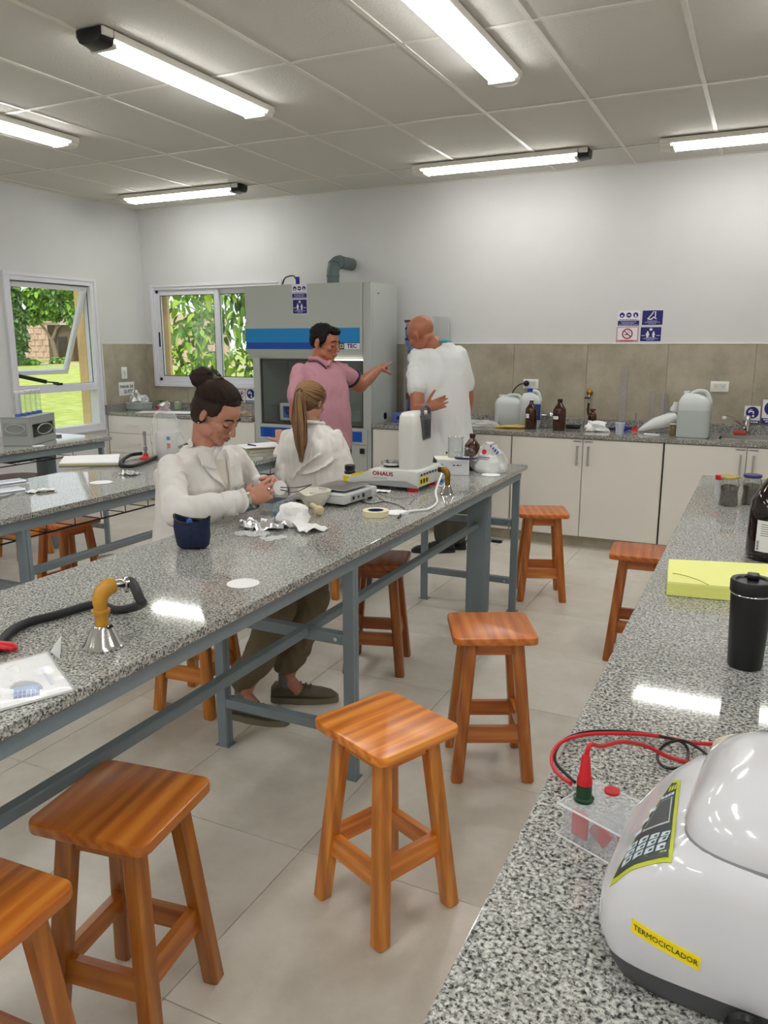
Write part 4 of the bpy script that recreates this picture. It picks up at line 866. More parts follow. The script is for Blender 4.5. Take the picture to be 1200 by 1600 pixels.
# foil, wrappers, tissues
def lay(name, label, cat, m, u, v, w, h, amp, deg=0, seed=0, sc=14, th=.0006, group=None, z=TZ, nx=12):
    p = on(2, z, u, v); o = sheet(MB(), w, h, th, nx, nx, amp, sc, seed).build(name, m, ang=20); o.location = (p.x, p.y, z); o.rotation_euler = (0, 0, math.radians(deg)); return tag(o, label, cat, group)
lay('foil_scrap', 'crumpled aluminium foil scrap in front of the seated woman', 'foil', FOIL, 413, 825, .16, .12, .05, 30, 3, 30)
lay('clear_wrapper', 'clear plastic wrapper in front of the foil scrap', 'wrapper', BAGM, 395, 836, .12, .07, .018, 10, 5, 24)
lay('clear_wrapper', 'thin clear wrapper right of the foil scrap', 'wrapper', BAGM, 428, 842, .09, .06, .012, 60, 8, 26)
x, y = T(458, 820); o = crumple(MB(), (.062, .055, .055), 2.2).build('crumpled_tissue', CREASE, ang=25); o.location = (x, y, TZ); tag(o, 'crumpled white tissue, the left of two, beside the mortar', 'tissue')
t_ = lay('crumpled_tissue', 'folded white tissue lying before the mortar, right of the crumpled one', 'tissue', CREASE, 482, 828, .13, .10, .035, -25, 4, 12, .002)
lay('torn_paper', 'small torn white paper between the wires in front of the analyser', 'paper', PAPER, 596, 769, .085, .04, .012, 15, 6, 20)
# mortar with spout, pestle
t = at_px('mortar', 'cream porcelain mortar with a pouring lip', 'mortar', 492, 791)
pr = [(.0, 0), (.036, 0), (.042, .006), (.055, .028), (.066, .052), (.07, .066), (.072, .07), (.067, .071), (.062, .062), (.05, .034), (.03, .016), (0, .013)]
b = MB().lathe(pr, (0, 0, 0), 40)
for v in b.bm.verts:
    a = math.atan2(v.co.y, v.co.x); k = max(0, math.cos(a+1.45))**14
    if v.co.z > .045: v.co.x *= 1+.13*k; v.co.y *= 1+.13*k; v.co.z -= .010*k
b.build('bowl', PORC, t)
x, y = T(495, 806); o = MB().lathe([(0, 0), (.014, .002), (.020, .012), (.020, .022), (.013, .034), (.011, .05), (.012, .1), (.009, .106), (0, .107)], (0, 0, 0), 20, axis=(0, 0, 1)).xf(Matrix.Rotation(math.radians(-86), 4, 'Y')).build('pestle', mat('pestle_beige', '#cdb994', .5)); o.location = (x+.02, y-.005, TZ+.021); o.rotation_euler = (0, 0, math.radians(-40)); tag(o, 'beige pestle lying against the mortar', 'pestle')
# flat balance
b1, b2_ = Vector(T(457, 784)), Vector(T(538, 794)); b3 = Vector(T(570, 772))
t = thing('flat_balance', 'light grey flat balance with a square steel pan', 'balance', (*((b1+b2_)/2), TZ), math.atan2(b2_.y-b1.y, b2_.x-b1.x))
BG = mat('balance_grey', '#c6c8c7', .35); W_ = (b2_-b1).length
prb = [(-W_/2-.03, .012), (-W_/2-.03, .022), (-W_/2+.03, .045), (-W_/2+.06, .055), (W_/2, .055), (W_/2, .012)]
MB().rings([[(a, 0, c) for a, c in prb], [(a, .27, c) for a, c in prb]]).build('case', BG, t, bevel=.006)
MB().rings([[(a, -.001, c) for a, c in ((-W_/2+.02, .036), (W_/2-.01, .047), (W_/2-.01, .05), (-W_/2+.02, .039))], [(a, .271, c) for a, c in ((-W_/2+.02, .036), (W_/2-.01, .047), (W_/2-.01, .05), (-W_/2+.02, .039))]]).build('side_groove', mat('balance_mid', '#9ea2a3', .4), t, smooth=False)
MB().box(-.055, W_/2-.015, .03, .235, .064, .069, bevel=.003).build('pan', BRUSH, t); MB().box(-.03, W_/2-.04, .06, .2, .054, .064).build('pan_support', BLACK, t)
for k, (yy, r_) in enumerate(((.07, .008), (.11, .006), (.15, .010))): MB().lathe([(r_, 0), (r_, .003)], (W_/2+.0005, yy, .032), 12, axis=(1, 0, 0)).build('port', BLACK, t)
MB().box(W_/2, W_/2+.0015, .05, .22, .018, .046).build('rear_plate', mat('balance_mid', '#9ea2a3', .4), t, smooth=False)
for sx in (-W_/2, W_/2-.03):
    for sy in (.03, .24): MB().cyl((sx+.01, sy, 0), (sx+.01, sy, .013), .011, n=10).build('foot', BLACK, t)
MB().box(-W_/2-.018, -W_/2+.02, .07, .2, .0378, .040, rot=Matrix.Rotation(-.40, 3, 'Y')).build('display', mat('display_dark', '#253056', .2), t, smooth=False)
# black-capped bottle with yellow label
t = at_px('reagent_bottle', 'small bottle with a black screw cap and yellow label behind the flat balance', 'bottle', 547, 758)
MB().lathe([(0, 0), (.032, 0), (.033, .003), (.033, .052), (.026, .06), (.02, .062)], (0, 0, 0), 24).build('body', mat('bottle_offwhite', '#d8d6cc', .4), t)
MB().lathe([(.0334, .012), (.0334, .05)], (0, 0, 0), 24).build('label', YELP, t); MB().lathe([(.027, .057), (.028, .06), (.028, .07), (.024, .074), (.026, .078), (.026, .098), (.023, .101), (0, .101)], (0, 0, 0), 28).build('cap', BLACK, t)
# moisture analyser with tower
o1, o2 = Vector(T(566, 762)), Vector(T(643, 769)); L_ = (o2-o1).length
t = thing('moisture_analyser', 'white analyser with a tall white tower, red feet and steel dish', 'balance', (*((o1+o2)/2), TZ), math.atan2(o2.y-o1.y, o2.x-o1.x))
WH = mat('instrument_white', '#d6d6d2', .3, coat=.2)
h = L_/2+.03; D2 = .30
pr = [(-h-.05, .018), (-h-.055, .03), (-h-.04, .05), (-h+.05, .078), (-h+.07, .095), (h-.02, .10), (h, .095), (h, .018)]
MB().rings([[(a, 0, c) for a, c in pr], [(a, D2, c) for a, c in pr]]).build('case', WH, t, bevel=.007)
MB().rings([[(a, -.002, c) for a, c in ((-h-.04, .020), (-h+.03, .032), (0, .046), (h-.06, .05), (h-.002, .03), (h-.002, .019), (h-.06, .0195))], [(a, .01, c) for a, c in ((-h-.04, .020), (-h+.03, .032), (0, .046), (h-.06, .05), (h-.002, .03), (h-.002, .019), (h-.06, .0195))]]).build('lower_shell', mat('balance_mid', '#9ea2a3', .4), t, smooth=False)
MB().lathe([(.0, 0), (.055, 0), (.06, .002), (.063, .014), (.0605, .014), (.056, .004), (0, .004)], (-h+.14, .12, .105), 36).build('dish', CHROME, t)
MB().lathe([(.05, .097), (.045, .105)], (-h+.14, .12, 0), 24).build('dish_seat', BLACK, t)
put_text('lettering', 'OHAUS', .026, mat('logo_dark_red', '#9c1c2c', .5), t, frame4((-.02, -.0008, .076), (1, 0, 0), (0, 0, 1)), bold=.0009, sx=1.25)
MB().box(-.075, .005, -.0008, 0, .050, .060).build('model_strip', mat('strip_silver', '#b9c2c0', .4), t, smooth=False)
MB().rings([[(-h-.03, -.001, .052), (-h+.035, -.001, .070), (-h+.035, -.001, .081), (-h-.03, -.001, .063)], [(-h-.03, 0, .052), (-h+.035, 0, .070), (-h+.035, 0, .081), (-h-.03, 0, .063)]]).build('yellow_sticker', YELP, t, smooth=False)
tw = MB(); rs = []
for z, dx, w_, d_ in ((.098, 0, .055, .115), (.13, 0, .058, .118), (.30, -.004, .056, .112), (.345, -.006, .052, .105), (.362, -.008, .042, .09)):
    rs.append([(h-.075+dx+w_*math.cos(a)*(abs(math.cos(a))**-.45 if abs(math.cos(a)) > 1e-3 else 0), D2/2+d_*math.sin(a)*(abs(math.sin(a))**-.45 if abs(math.sin(a)) > 1e-3 else 0), z) for a in [2*PI*k/32+.01 for k in range(32)]])
tw.rings(rs).build('tower', WH, t, ang=50)
G2 = mat('grip_grey', '#55585b', .45)
MB().rings([[(h-.012, D2/2-.048, .235), (h-.012, D2/2+.03, .235), (h-.016, D2/2+.045, .352), (h-.016, D2/2-.062, .352)], [(h-.0185, D2/2-.048, .235), (h-.0185, D2/2+.03, .235), (h-.03, D2/2+.045, .352), (h-.03, D2/2-.062, .352)]]).build('vent_panel', G2, t, bevel=.003)
for k in range(8): MB().box(h-.014, h-.0105, D2/2-.04, D2/2+.022, .245+k*.011, .250+k*.011).build('vent_slat', BLACK, t, smooth=False)
MB().tube([(h-.02, D2/2-.055, .355), (h-.025, D2/2-.045, .385), (h-.03, D2/2, .392), (h-.025, D2/2+.03, .375), (h-.025, D2/2+.038, .35)], .009, 10).build('handle', G2, t)
MB().lathe([(.03, 0), (.03, .012), (.02, .016)], (h-.132, D2/2+.02, .2), 16, axis=(-1, 0, 0)).build('hinge', G2, t)
MB().box(h, h+.0015, .02, .13, .03, .062).build('warning_label', YELP, t, smooth=False)
for k in range(3): MB().box(h+.0015, h+.002, .03+k*.033, .05+k*.033, .036, .056).build('warning_print', DARKTXT, t, smooth=False)
MB().box(h, h+.002, .02, .24, .066, .088).build('port_plate', mat('balance_light', '#d6d6d3'), t, smooth=False)
for k in range(6): MB().box(h+.002, h+.003, .03+k*.034, .052+k*.034, .071, .082).build('port', BLACK, t, smooth=False)
for sx in (-h+.02, h-.035):
    for sy in (.03, .24): MB().lathe([(.0, 0), (.026, 0), (.027, .004), (.025, .02), (0, .02)], (sx, sy, 0), 16).build('foot', REDP, t)
t.location.z = TZ
# white cable
pts = [px(668, 747, 3.72), px(690, 748, 3.72)]
cz = lambda u, v: Vector((*T(u, v), TZ+.006))
M1 = t.matrix_basis
s0 = M1@Vector((h+.003, .235, .085))
pts = [s0, s0+Vector((.03, 0, .0)), cz(681, 775)+Vector((0, 0, .02)), cz(683, 786), cz(670, 797), cz(648, 800), cz(633, 803), cz(626, 806)]
tag(MB().tube(pts, .005, 10).build('white_cable', WHITEP), 'white cable from the analyser down to the round filter paper', 'cable')
pts = [s0+Vector((.002, .01, -.01)), s0+Vector((.05, .0, -.005)), s0+Vector((.065, -.02, -.05)), Vector((s0.x+.045, s0.y-.05, TZ+.006)), Vector((s0.x+.02, s0.y-.05, TZ+.006))]
tag(MB().tube(pts, .005, 10).build('white_cable', WHITEP), 'short looped white cable beside the analyser', 'cable')
tag(MB().tube([cz(626, 806)-Vector((0, 0, .002)), cz(622, 811)-Vector((0, 0, .002))], .004, 8, k=0).build('black_plug', BLACK), 'tiny black plug tip on the filter paper', 'plug')
# tape, forceps, wires
t = at_px('tape_roll', 'roll of cream masking tape with a blue core in front of the flat balance', 'tape', 587, 806)
MB().lathe([(.033, 0), (.053, 0), (.053, .024), (.033, .024), (.033, 0)], (0, 0, .0005), 36).build('tape', mat('masking_cream', '#e3dcb4', .5), t); MB().lathe([(.0305, .001), (.033, .001), (.033, .023), (.0305, .023), (.0305, .001)], (0, 0, 0), 30).build('core', mat('core_blue', '#28307e'), t)
def wire(name, label, cat, pp, r=.0018, m=None, dz=0):
    return tag(MB().tube([cz(u, v)-Vector((0, 0, .0035-dz)) for u, v in pp], r, 6).build(name, m or BLACK), label, cat)
wire('forceps', 'thin metal forceps lying in front of the analyser', 'forceps', ((578, 768), (586, 772), (598, 782), (606, 784)), .0025, BRUSH)
wire('black_wire', 'thin black wire curving between the flat balance and the tape roll', 'wire', ((562, 784), (580, 788), (600, 785), (620, 789), (632, 795)), .002)
wire('thin_string', 'thin greyish string curling in front of the analyser', 'string', ((585, 770), (604, 776), (625, 780), (648, 776), (640, 788)), .0015, mat('cord_grey', '#8b8a80'))
x, y = T(586, 767); t = thing('glass_stopper', 'small clear glass stopper among the wires', 'stopper', (x, y, TZ)); MB().lathe([(0, 0), (.012, 0), (.013, .004), (.008, .012), (.012, .02), (0, .022)], (0, 0, 0), 16).build('stopper', GLASS, t)
# things at the far end of the middle bench
t = at_px('wash_bottle', 'black plastic bottle right behind the analyser tower', 'bottle', 671, 749)
MB().rings([[(-.032, -.018, 0), (.032, -.018, 0), (.032, .018, 0), (-.032, .018, 0)], [(-.034, -.02, .01), (.034, -.02, .01), (.034, .02, .01), (-.034, .02, .01)], [(-.034, -.02, .10), (.034, -.02, .10), (.034, .02, .10), (-.034, .02, .10)], [(-.012, -.012, .125), (.012, -.012, .125), (.012, .012, .125), (-.012, .012, .125)]]).build('body', BLACK, t, bevel=.006)
MB().lathe([(.013, .12), (.014, .125), (.014, .15), (.0, .152)], (0, 0, 0), 16).build('cap', BLACK, t)
q1, q2 = Vector(T(676, 742)), Vector(T(733, 743)); 
t = thing('carton_box', 'white carton box with small print at the far end of the middle bench', 'box', (*((q1+q2)/2), TZ), math.atan2(q2.y-q1.y, q2.x-q1.x)); wq = (q2-q1).length/2; boxM = t.matrix_basis.copy()
MB().box(-wq, wq, 0, .14, 0, .082, bevel=.002).build('carton', mat('carton_white', '#dcdce0', .6), t, smooth=False)
MB().box(-wq+.004, wq*.1, .005, .135, .0822, .0835).build('lid_flap', mat('carton_cream', '#e6e3cf', .6), t, smooth=False)
MB().lathe([(.012, 0), (.012, .001)], (-wq*.55, -.0005, .05), 14, axis=(0, -1, 0)).build('emblem', mat('emblem_teal', '#3a8f9a'), t, smooth=False)
MB().box(-wq*.75, -wq*.3, -.001, 0, .028, .034).box(wq*.1, wq*.22, -.001, 0, .05, .056).box(wq*.3, wq*.45, -.001, 0, .05, .056).box(wq*.5, wq*.56, -.001, 0, .05, .056).box(-wq*.05, wq*.9, -.001, 0, .068, .0685).build('print', DARKTXT, t, smooth=False)
boxM = Matrix.Translation(((q1+q2)/2).to_3d()+Vector((0, 0, TZ)))@Matrix.Rotation(math.atan2(q2.y-q1.y, q2.x-q1.x), 4, 'Z')
p = boxM@Vector((.02, .085, .084))
t = thing('glass_beaker', 'clear glass beaker standing on the white carton box', 'beaker', p)
MB().lathe([(0, 0), (.038, 0), (.04, .003), (.04, .105), (.0435, .109), (.042, .110), (.038, .105), (.038, .004), (0, .003)], (0, 0, 0), 32).build('glass', GLASS, t)
for k in range(5): MB().box(-.014, -.004, -.0408, -.0402, .025+k*.015, .0265+k*.015).build('mark', SIGNW, t, smooth=False)
p = boxM@Vector((.075, .03, .084)); t = thing('safety_goggles', 'clear safety goggles with dark frame resting on the carton box', 'goggles', p, math.radians(10))
MB().ell((0, 0, .03), (.055, .02, .032)).build('lens', GLASS, t); MB().tube([(-.06, .02, .002), (-.03, -.018, .006), (.03, -.018, .006), (.06, .02, .004)], .004, 8).build('frame', mat('goggle_navy', '#1b2136'), t)
MB().tube([(-.06, .02, .003), (-.045, -.02, .003), (0, -.035, .003), (.045, -.02, .003), (.06, .02, .004)], .0035, 8).build('strap', mat('goggle_navy', '#1b2136'), t)
def amber_bottle(label, x, y, z, r, hgt, cap, lab=None, capr=None, labw=.6, group=None):
    t = thing('amber_bottle', label, 'bottle', (x, y, z), 0, group)
    MB().lathe([(0, 0), (r*.93, 0), (r, .006), (r, hgt*.62), (r*.94, hgt*.69), (r*.55, hgt*.81), (r*.34, hgt*.87), (r*.34, hgt*.97), (0, hgt*.972)], (0, 0, 0), 32).build('body', AMBER, t)
    c = capr or r*.38
    MB().lathe([(c, hgt*.91), (c*1.05, hgt*.915), (c*1.05, hgt*.99), (c*.9, hgt), (0, hgt)], (0, 0, 0), 24).build('cap', cap, t)
    if lab:
        n = 12; a0 = math.radians(-115); rs = []
        for k in range(n+1):
            a = a0+labw*2*(k/n-.5); rs.append([((r+q)*math.cos(a), (r+q)*math.sin(a), z_) for q, z_ in ((.0004, lab[0]*hgt), (.0012, lab[0]*hgt), (.0012, lab[1]*hgt), (.0004, lab[1]*hgt))])
        MB().rings(rs).build('label', lab[2] if len(lab) > 2 else PAPER, t)
    return t
p = boxM@Vector((.11, .20, 0)); amber_bottle('amber glass bottle behind the white carton box', p.x, p.y, TZ, .043, .20, AMBER)
# plastic bag of powder
t = thing('plastic_bag', 'clear bag of white powder with red dot and blue print on the middle bench', 'bag', (-1.31, 4.06, TZ))
def loose_bag(t, w, d, h_, m, name, seed=0, taper=.5, z0=.001, cr=.006):
    b = MB(); rs = []
    for z, s_ in ((0, .92), (.12, 1.02), (.35, 1), (.6, .82), (.8, .62), (.93, taper*.8), (1, taper)):
        rs.append([(w*s_*math.cos(a)*(1+.08*noise.noise(Vector((math.cos(a)*2, math.sin(a)*2, z*4+seed)))), d*s_*math.sin(a), z0+h_*z+.02*h_*noise.noise(Vector((math.cos(a)*3, math.sin(a)*3, z*2+seed)))*(z > .1)) for a in [2*PI*k/28 for k in range(28)]])
    b.rings(rs); 
    for v in b.bm.verts:
        if v.co.z > z0+.01: v.co += v.co.normalized()*cr*(noise.noise(v.co*45+Vector((seed, 0, 0)))+.8*noise.noise(v.co*19+Vector((0, seed, 0))))
    return b.build(name, m, t, ang=25)
loose_bag(t, .085, .06, .085, mat('powder_white', '#e6e5df', .9, bump=.4), 'powder', 1, .5, cr=.010)
loose_bag(t, .094, .068, .16, BAGM, 'bag_film', 3, .5, cr=.020)
def side_dot(b, ang, z, r, rr_): c = Vector((.085*math.cos(ang)*.93, .066*math.sin(ang)*.93, z)); b.lathe([(r, 0), (r, .0015)], c, 16, axis=(math.cos(ang), math.sin(ang), .35)); return b
side_dot(MB(), math.radians(-100), .115, .014, 0).build('red_dot', REDP, t, smooth=False)
b = MB()
for k in range(4): b.box(.015+k*.012, .023+k*.012, -.05, -.047, .14-k*.012, .152-k*.010, rot=Matrix.Rotation(.6, 3, 'Y'))
b.build('blue_print', BLUE2, t, smooth=False)
MB().box(-.04, .02, -.0665, -.065, .085, .089).box(-.035, .01, -.0665, -.065, .075, .078).build('print', mat('print_blue_dark', '#2f4fa8'), t, smooth=False)
x, y = T(689, 753-0); o = MB().lathe([(0, 0), (.014, 0), (.015, .004), (.013, .016), (0, .017)], (0, 0, 0), 16).build('plastic_disc', mat('cap_blue', '#1b7fc4', .4)); o.location = (x, y, TZ); tag(o, 'small bright blue plastic disc behind the brass burner', 'disc')
# glass dish under the hands
t = thing('glass_dish', 'short clear glass dish with a blue scrap, under the seated woman\'s hands', 'dish', (*T(428, 802), TZ))
MB().lathe([(0, 0), (.056, 0), (.058, .003), (.058, .05), (.055, .05), (.055, .004), (0, .003)], (0, 0, 0), 36).build('glass', GLASS, t)
o = sheet(MB(), .035, .03, .001, 5, 5, .006, 30, 4).build('blue_scrap', mat('cap_blue', '#1b7fc4', .4), t); o.location = (.012, -.005, .004)
# ---------------------------------------------------------------- left bench
q = [Vector(T(*p)) for p in ((92, 731), (186, 729), (188, 716), (101, 719))]
t = thing('notebook', 'thick open white notebook with yellow-edged pages on the left bench', 'notebook', (*(sum(q, Vector((0, 0)))/4), TZ)); M0 = Matrix.Translation((-t.location[0], -t.location[1], -TZ))
quadslab(MB(), q, TZ+.001, TZ+.010).xf(M0).build('cover', mat('cover_purple_grey', '#7a7585'), t, smooth=False); quadslab(MB(), q, TZ+.010, TZ+.02, .02).xf(M0).build('yellow_pages', mat('pages_yellow', '#c9c77a'), t, smooth=False); quadslab(MB(), q, TZ+.02, TZ+.026, .01).xf(M0).build('top_page', PAPER, t, smooth=False)
t = at_px('bunsen_burner', 'metal bunsen burner on a red base, left bench', 'burner', 228, 717)
MB().lathe([(0, 0), (.038, 0), (.04, .004), (.038, .008), (.016, .018), (.012, .035), (0, .036)], (0, 0, 0), 24).build('base', REDP, t)
MB().lathe([(.009, .03), (.009, .05), (.012, .052), (.012, .075), (.008, .078), (.008, .14), (.010, .142), (.010, .165), (.007, .165), (.006, .03)], (0, 0, 0), 16).build('tube', BRUSH, t)
cl = lambda u, v: Vector((*T(u, v), TZ+.012))
tag(MB().tube([cl(222, 714)+Vector((0, 0, .01)), cl(205, 714), cl(192, 722), cl(190, 730), cl(205, 732), cl(225, 726), cl(250, 715), cl(275, 703), cl(300, 695)], .0105, 10).build('rubber_hose', RUBBER), 'black rubber hose looping from the red bunsen burner on the left bench', 'hose')
lay('foil_scrap', 'star-shaped foil scrap on the left bench beside the hose loop', 'foil', FOIL, 205, 742, .10, .08, .03, 0, 7, 30)
lay('folded_tissue', 'flat crumpled white tissue on the left bench', 'tissue', CREASE, 64, 768, .13, .07, .018, 60, 9, 22)
for k, (u, v, lb) in enumerate(((8, 758, 'silver ribbed packet farther back at the left edge of the left bench'), (4, 772, 'silver grey packet nearest at the left edge of the left bench'))):
    t = at_px('foil_packet', lb, 'packet', u, v, 75, 'silver packets on the left bench'); b = MB()
    for j in range(3): b.tube([(-.09, -.03+j*.03, .012), (.09, -.03+j*.03, .012)], .012, 10, k=0, flat=.8)
    b.build('blister', mat('packet_silver', '#b9bdc6', .3, metal=.5), t); MB().box(-.1, .1, -.045, .045, .0005, .004).build('backing', PAPER, t, smooth=False)
wire('metal_rod', 'thin metal rod beside the silver packets', 'rod', ((-5, 781), (26, 771)), .003, BRUSH, .002)
# clear bag around a plastic cup
t = at_px('plastic_bag', 'upright clear plastic bag around a white jug with orange and blue label, left bench', 'bag', 262, 716)
loose_bag(t, .10, .085, .33, film_mat('bag_film_thin', '#eef0f0', .16, .2), 'bag_film', 8, .35, cr=.02)
MB().lathe([(0, .002), (.062, .002), (.066, .01), (.066, .16), (.062, .16), (.06, .012), (0, .01)], (0, 0, 0), 24).build('jug', film_mat('jug_film', '#e4e6e4', .55, .4), t)
for z0, z1, m_ in ((.07, .10, mat('label_orange', '#d8562a')), (.10, .118, SIGNW), (.118, .14, mat('label_blue', '#2a5aa8'))): MB().box(.045, .066, -.052, -.046, z0, z1).build('label', m_, t, smooth=False)
# book stack with papers beside the ponytail woman
t = at_px('book_stack', 'thick closed book with cream pages on the far end of the left bench', 'book', 412, 703, 62)
MB().box(-.14, .14, -.1, .1, .001, .02).build('pages', mat('pages_cream', '#c9bf9e'), t, smooth=False); MB().box(-.145, .145, -.105, .105, .02, .024).build('cover', mat('cover_dark', '#5d5547'), t, smooth=False)
p = t.location; tt = thing('loose_sheets', 'white sheets lying on the thick book, far end of the left bench', 'papers', (p[0]-.02, p[1]+.02, TZ+.0245), math.radians(52))
MB().box(-.15, .15, -.11, .11, 0, .003).build('sheet', PAPER, tt, smooth=False); MB().box(-.13, .15, -.1, .12, .003, .005, rot=rotz(.15)).build('sheet', PAPER, tt, smooth=False)
tag(MB().tube([(p[0]-.1, p[1]-.03, TZ+.034), (p[0]-.02, p[1]-.06, TZ+.034)], [.006, .004], 8, k=0).build('pen', NAVY), 'blue pen lying on the white sheets', 'pen')
# ---------------------------------------------------------------- bench under the left window
BX = mat('rack_grey', '#a3a7a4', .4)
p0 = Vector(on(2, TZ, 18, 690)[:2]); p1_ = Vector(on(2, TZ, 48, 697)[:2]); p2_ = Vector(on(2, TZ, 88, 686)[:2])
t = thing('metal_rack_box', 'grey metal box with oval handle cutouts holding tall glass tubes, under the left window', 'rack', (p1_.x, p1_.y, TZ), math.atan2(p2_.y-p1_.y, p2_.x-p1_.x))
Lx = (p2_-p1_).length; Ly = .19; Hh = .19
MB().box(0, Lx, 0, .004, .002, .05).box(0, Lx, 0, .004, .14, Hh).box(0, .05, 0, .004, .05, .14).box(Lx-.03, Lx, 0, .004, .05, .14).box(0, Lx, Ly-.004, Ly, .002, Hh).box(0, .004, .004, Ly-.004, .002, Hh).box(Lx-.004, Lx, .004, Ly-.004, .002, Hh).box(.004, Lx-.004, .004, Ly-.004, .002, .006).build('case', BX, t, smooth=False)
MB().box(-.004, Lx+.004, -.002, Ly+.002, Hh, Hh+.005, bevel=.002).build('top_plate', BX, t, smooth=False)
ov = lambda cx, cz_, a_, c_: [(cx+a_*math.cos(q_)*(1 if abs(math.cos(q_)) < .7 else 1.15), cz_+c_*math.sin(q_)) for q_ in [2*PI*k/20 for k in range(20)]]
MB().tube([(-.008, Ly*.15+Ly*.7*(.5+.5*math.cos(a)), .115+.03*math.sin(a)) for a in [2*PI*k/20 for k in range(21)]], .004, 6).build('handle_rim', BX, t)
MB().box(-.006, -.004, Ly*.08, Ly*.92, .07, .155, bevel=.0008, seg=1).build('side_plate', mat('rack_grey_dark', '#8d918f', .4), t, smooth=False)
MB().tube([(Lx*.58+Lx*.28*math.cos(a), -.001, .095+.035*math.sin(a)) for a in [2*PI*k/20 for k in range(21)]], .005, 6).build('handle_rim', BX, t)
for k, (sx, sz) in enumerate(((.03, .13), (.05, .1), (.03, .07), (.055, .05))): MB().cyl((sx, -.001, sz), (sx, -.004, sz), .004, n=8).build('screw', BRUSH, t)
tw0 = t.matrix_basis; Mt = Matrix.Translation((p1_.x, p1_.y, TZ))@Matrix.Rotation(math.atan2(p2_.y-p1_.y, p2_.x-p1_.x), 4, 'Z')
BL = mat('tube_holder_blue', '#4a63b8', .4)
for k in range(5):
    pp = Mt@Vector((.03+k*(Lx-.09)/4, .05+.08*(k % 2)*.0+.03, Hh+.0055))
    tt = thing('glass_tube', ('leftmost', 'second from the left', 'middle', 'second from the right', 'rightmost')[k]+' of the five clear glass tubes in the grey metal box', 'glass tube', pp, 0, 'glass tubes in the grey box')
    MB().lathe([(0, 0), (.016, 0), (.017, .002), (.017, .17), (.0155, .17), (.0155, .003), (0, .002)], (0, 0, 0), 18).build('tube', GLASS, tt); MB().lathe([(.0172, .158), (.0188, .160), (.0188, .171), (.0172, .172)], (0, 0, 0), 18).build('rim', SIGNW, tt)
    MB().lathe([(.0175, .001), (.02, .002), (.02, .018), (.0175, .019)], (0, 0, 0), 18).build('holder', BL, tt)
tag(MB().box(-4.83, -4.63, 3.72, 3.98, .742, .785, bevel=.006).build('power_strip', mat('strip_black_green', '#24281f', .5)), 'dark box lying in the wire tray under the left window bench', 'box')
filter_paper('round white paper in front of the grey metal box under the left window', 60, 697, .04)
x, y = T(92, 682); o = MB().box(-.02, .02, -.012, .012, 0, .015, bevel=.004).build('metal_clip', BRUSH); o.location = (x, y, TZ); tag(o, 'small metal clip right of the grey metal box', 'clip')
# ---------------------------------------------------------------- left back worktop
t = thing('storage_tub', 'clear plastic tub with lid on the left worktop, near the window corner', 'container', (-5.84, 6.3, CZ), math.radians(0))
MB().box(-.115, .115, -.07, .07, .002, .07, bevel=.012).build('tub', film_mat('tub_film', '#cfd8d2', .4, .3), t); MB().box(-.12, .12, -.075, .075, .07, .078, bevel=.004).build('lid', film_mat('tub_lid', '#dfe6e2', .5, .3), t)
o = crumple(MB(), (.05, .04, .07), 5.1, 3, .8).build('foil_ball', FOIL, ang=15); o.location = (-5.87, 6.28, CZ+.08); tag(o, 'crumpled foil figure standing on the clear tub', 'foil')
o = crumple(MB(), (.04, .04, .04), 3.1, 3, .7).build('foil_ball', FOIL, ang=15); o.location = (-5.79, 6.33, CZ+.08); tag(o, 'small crumpled foil piece behind the foil figure on the tub', 'foil')
def jar(label, x, y, z, r, h_, fill, lid, fh=.7, group=None, waist=False):
    t = thing('glass_jar', label, 'jar', (x, y, z), 0, group)
    P_ = [(0, 0), (r*.95, 0), (r, .004), (r*(.88 if waist else 1), h_*.45), (r*(1.0 if waist else 1), h_*.75), (r*.82, h_*.88), (r*.82, h_*.97)]
    I_ = [(a-.002 if a > .01 else a, max(z_, .003)) for a, z_ in P_[::-1]]
    MB().lathe(P_+I_[:-1]+[(0, .003)], (0, 0, 0), 26).build('glass', GLASS, t)
    F_ = [(0, .004)]+[(a-.0035, max(z_, .004)) for a, z_ in P_[1:] if z_ <= h_*fh]+[((r*.95)-.004, h_*fh*.97), (r*.5, h_*fh*1.05), (0, h_*fh*1.07)]
    if fill: MB().lathe(F_, (0, 0, 0), 24).build('contents', fill, t)
    if lid: MB().lathe([(r*.86, h_*.93), (r*.93, h_*.935), (r*.95, h_), (r*.9, h_*1.03), (0, h_*1.035)], (0, 0, 0), 26).build('lid', lid, t)
    return t
jar('small jar with red contents beside the clear tub', -5.68, 6.42, CZ, .034, .07, mat('red_seed', '#b3202c', .6), None, .5)
jar('second small jar with red and green contents on the left worktop', -5.6, 6.44, CZ, .034, .075, mat('red_seed', '#b3202c', .6), None, .45)
jar('taller jar with pale green contents on the left worktop', -5.5, 6.5, CZ, .042, .10, mat('green_pale', '#a9b98c', .6), None, .8)
t = thing('plant_cutting', 'small green leafy cutting behind the jars on the left worktop', 'plant', (-5.72, 6.5, CZ)); b = MB()
for k in range(9):
    lm_ = leafmesh(.06, .014); lm_.transform(Matrix.Translation((0, 0, .07))@Matrix.Rotation(k*.7, 4, 'Z')@Matrix.Rotation(-.6, 4, 'Y')); me = bpy.data.meshes.new('l'); lm_.to_mesh(me); lm_.free(); b.bm.from_mesh(me)
b.build('leaves', LEAF2, t); MB().lathe([(0, 0), (.025, 0), (.03, .04), (.027, .041), (0, .04)], (0, 0, 0), 16).build('cup', REDP, t); MB().cyl((0, 0, .035), (0, 0, .08), .003, n=6).build('stem', LEAF2, t)
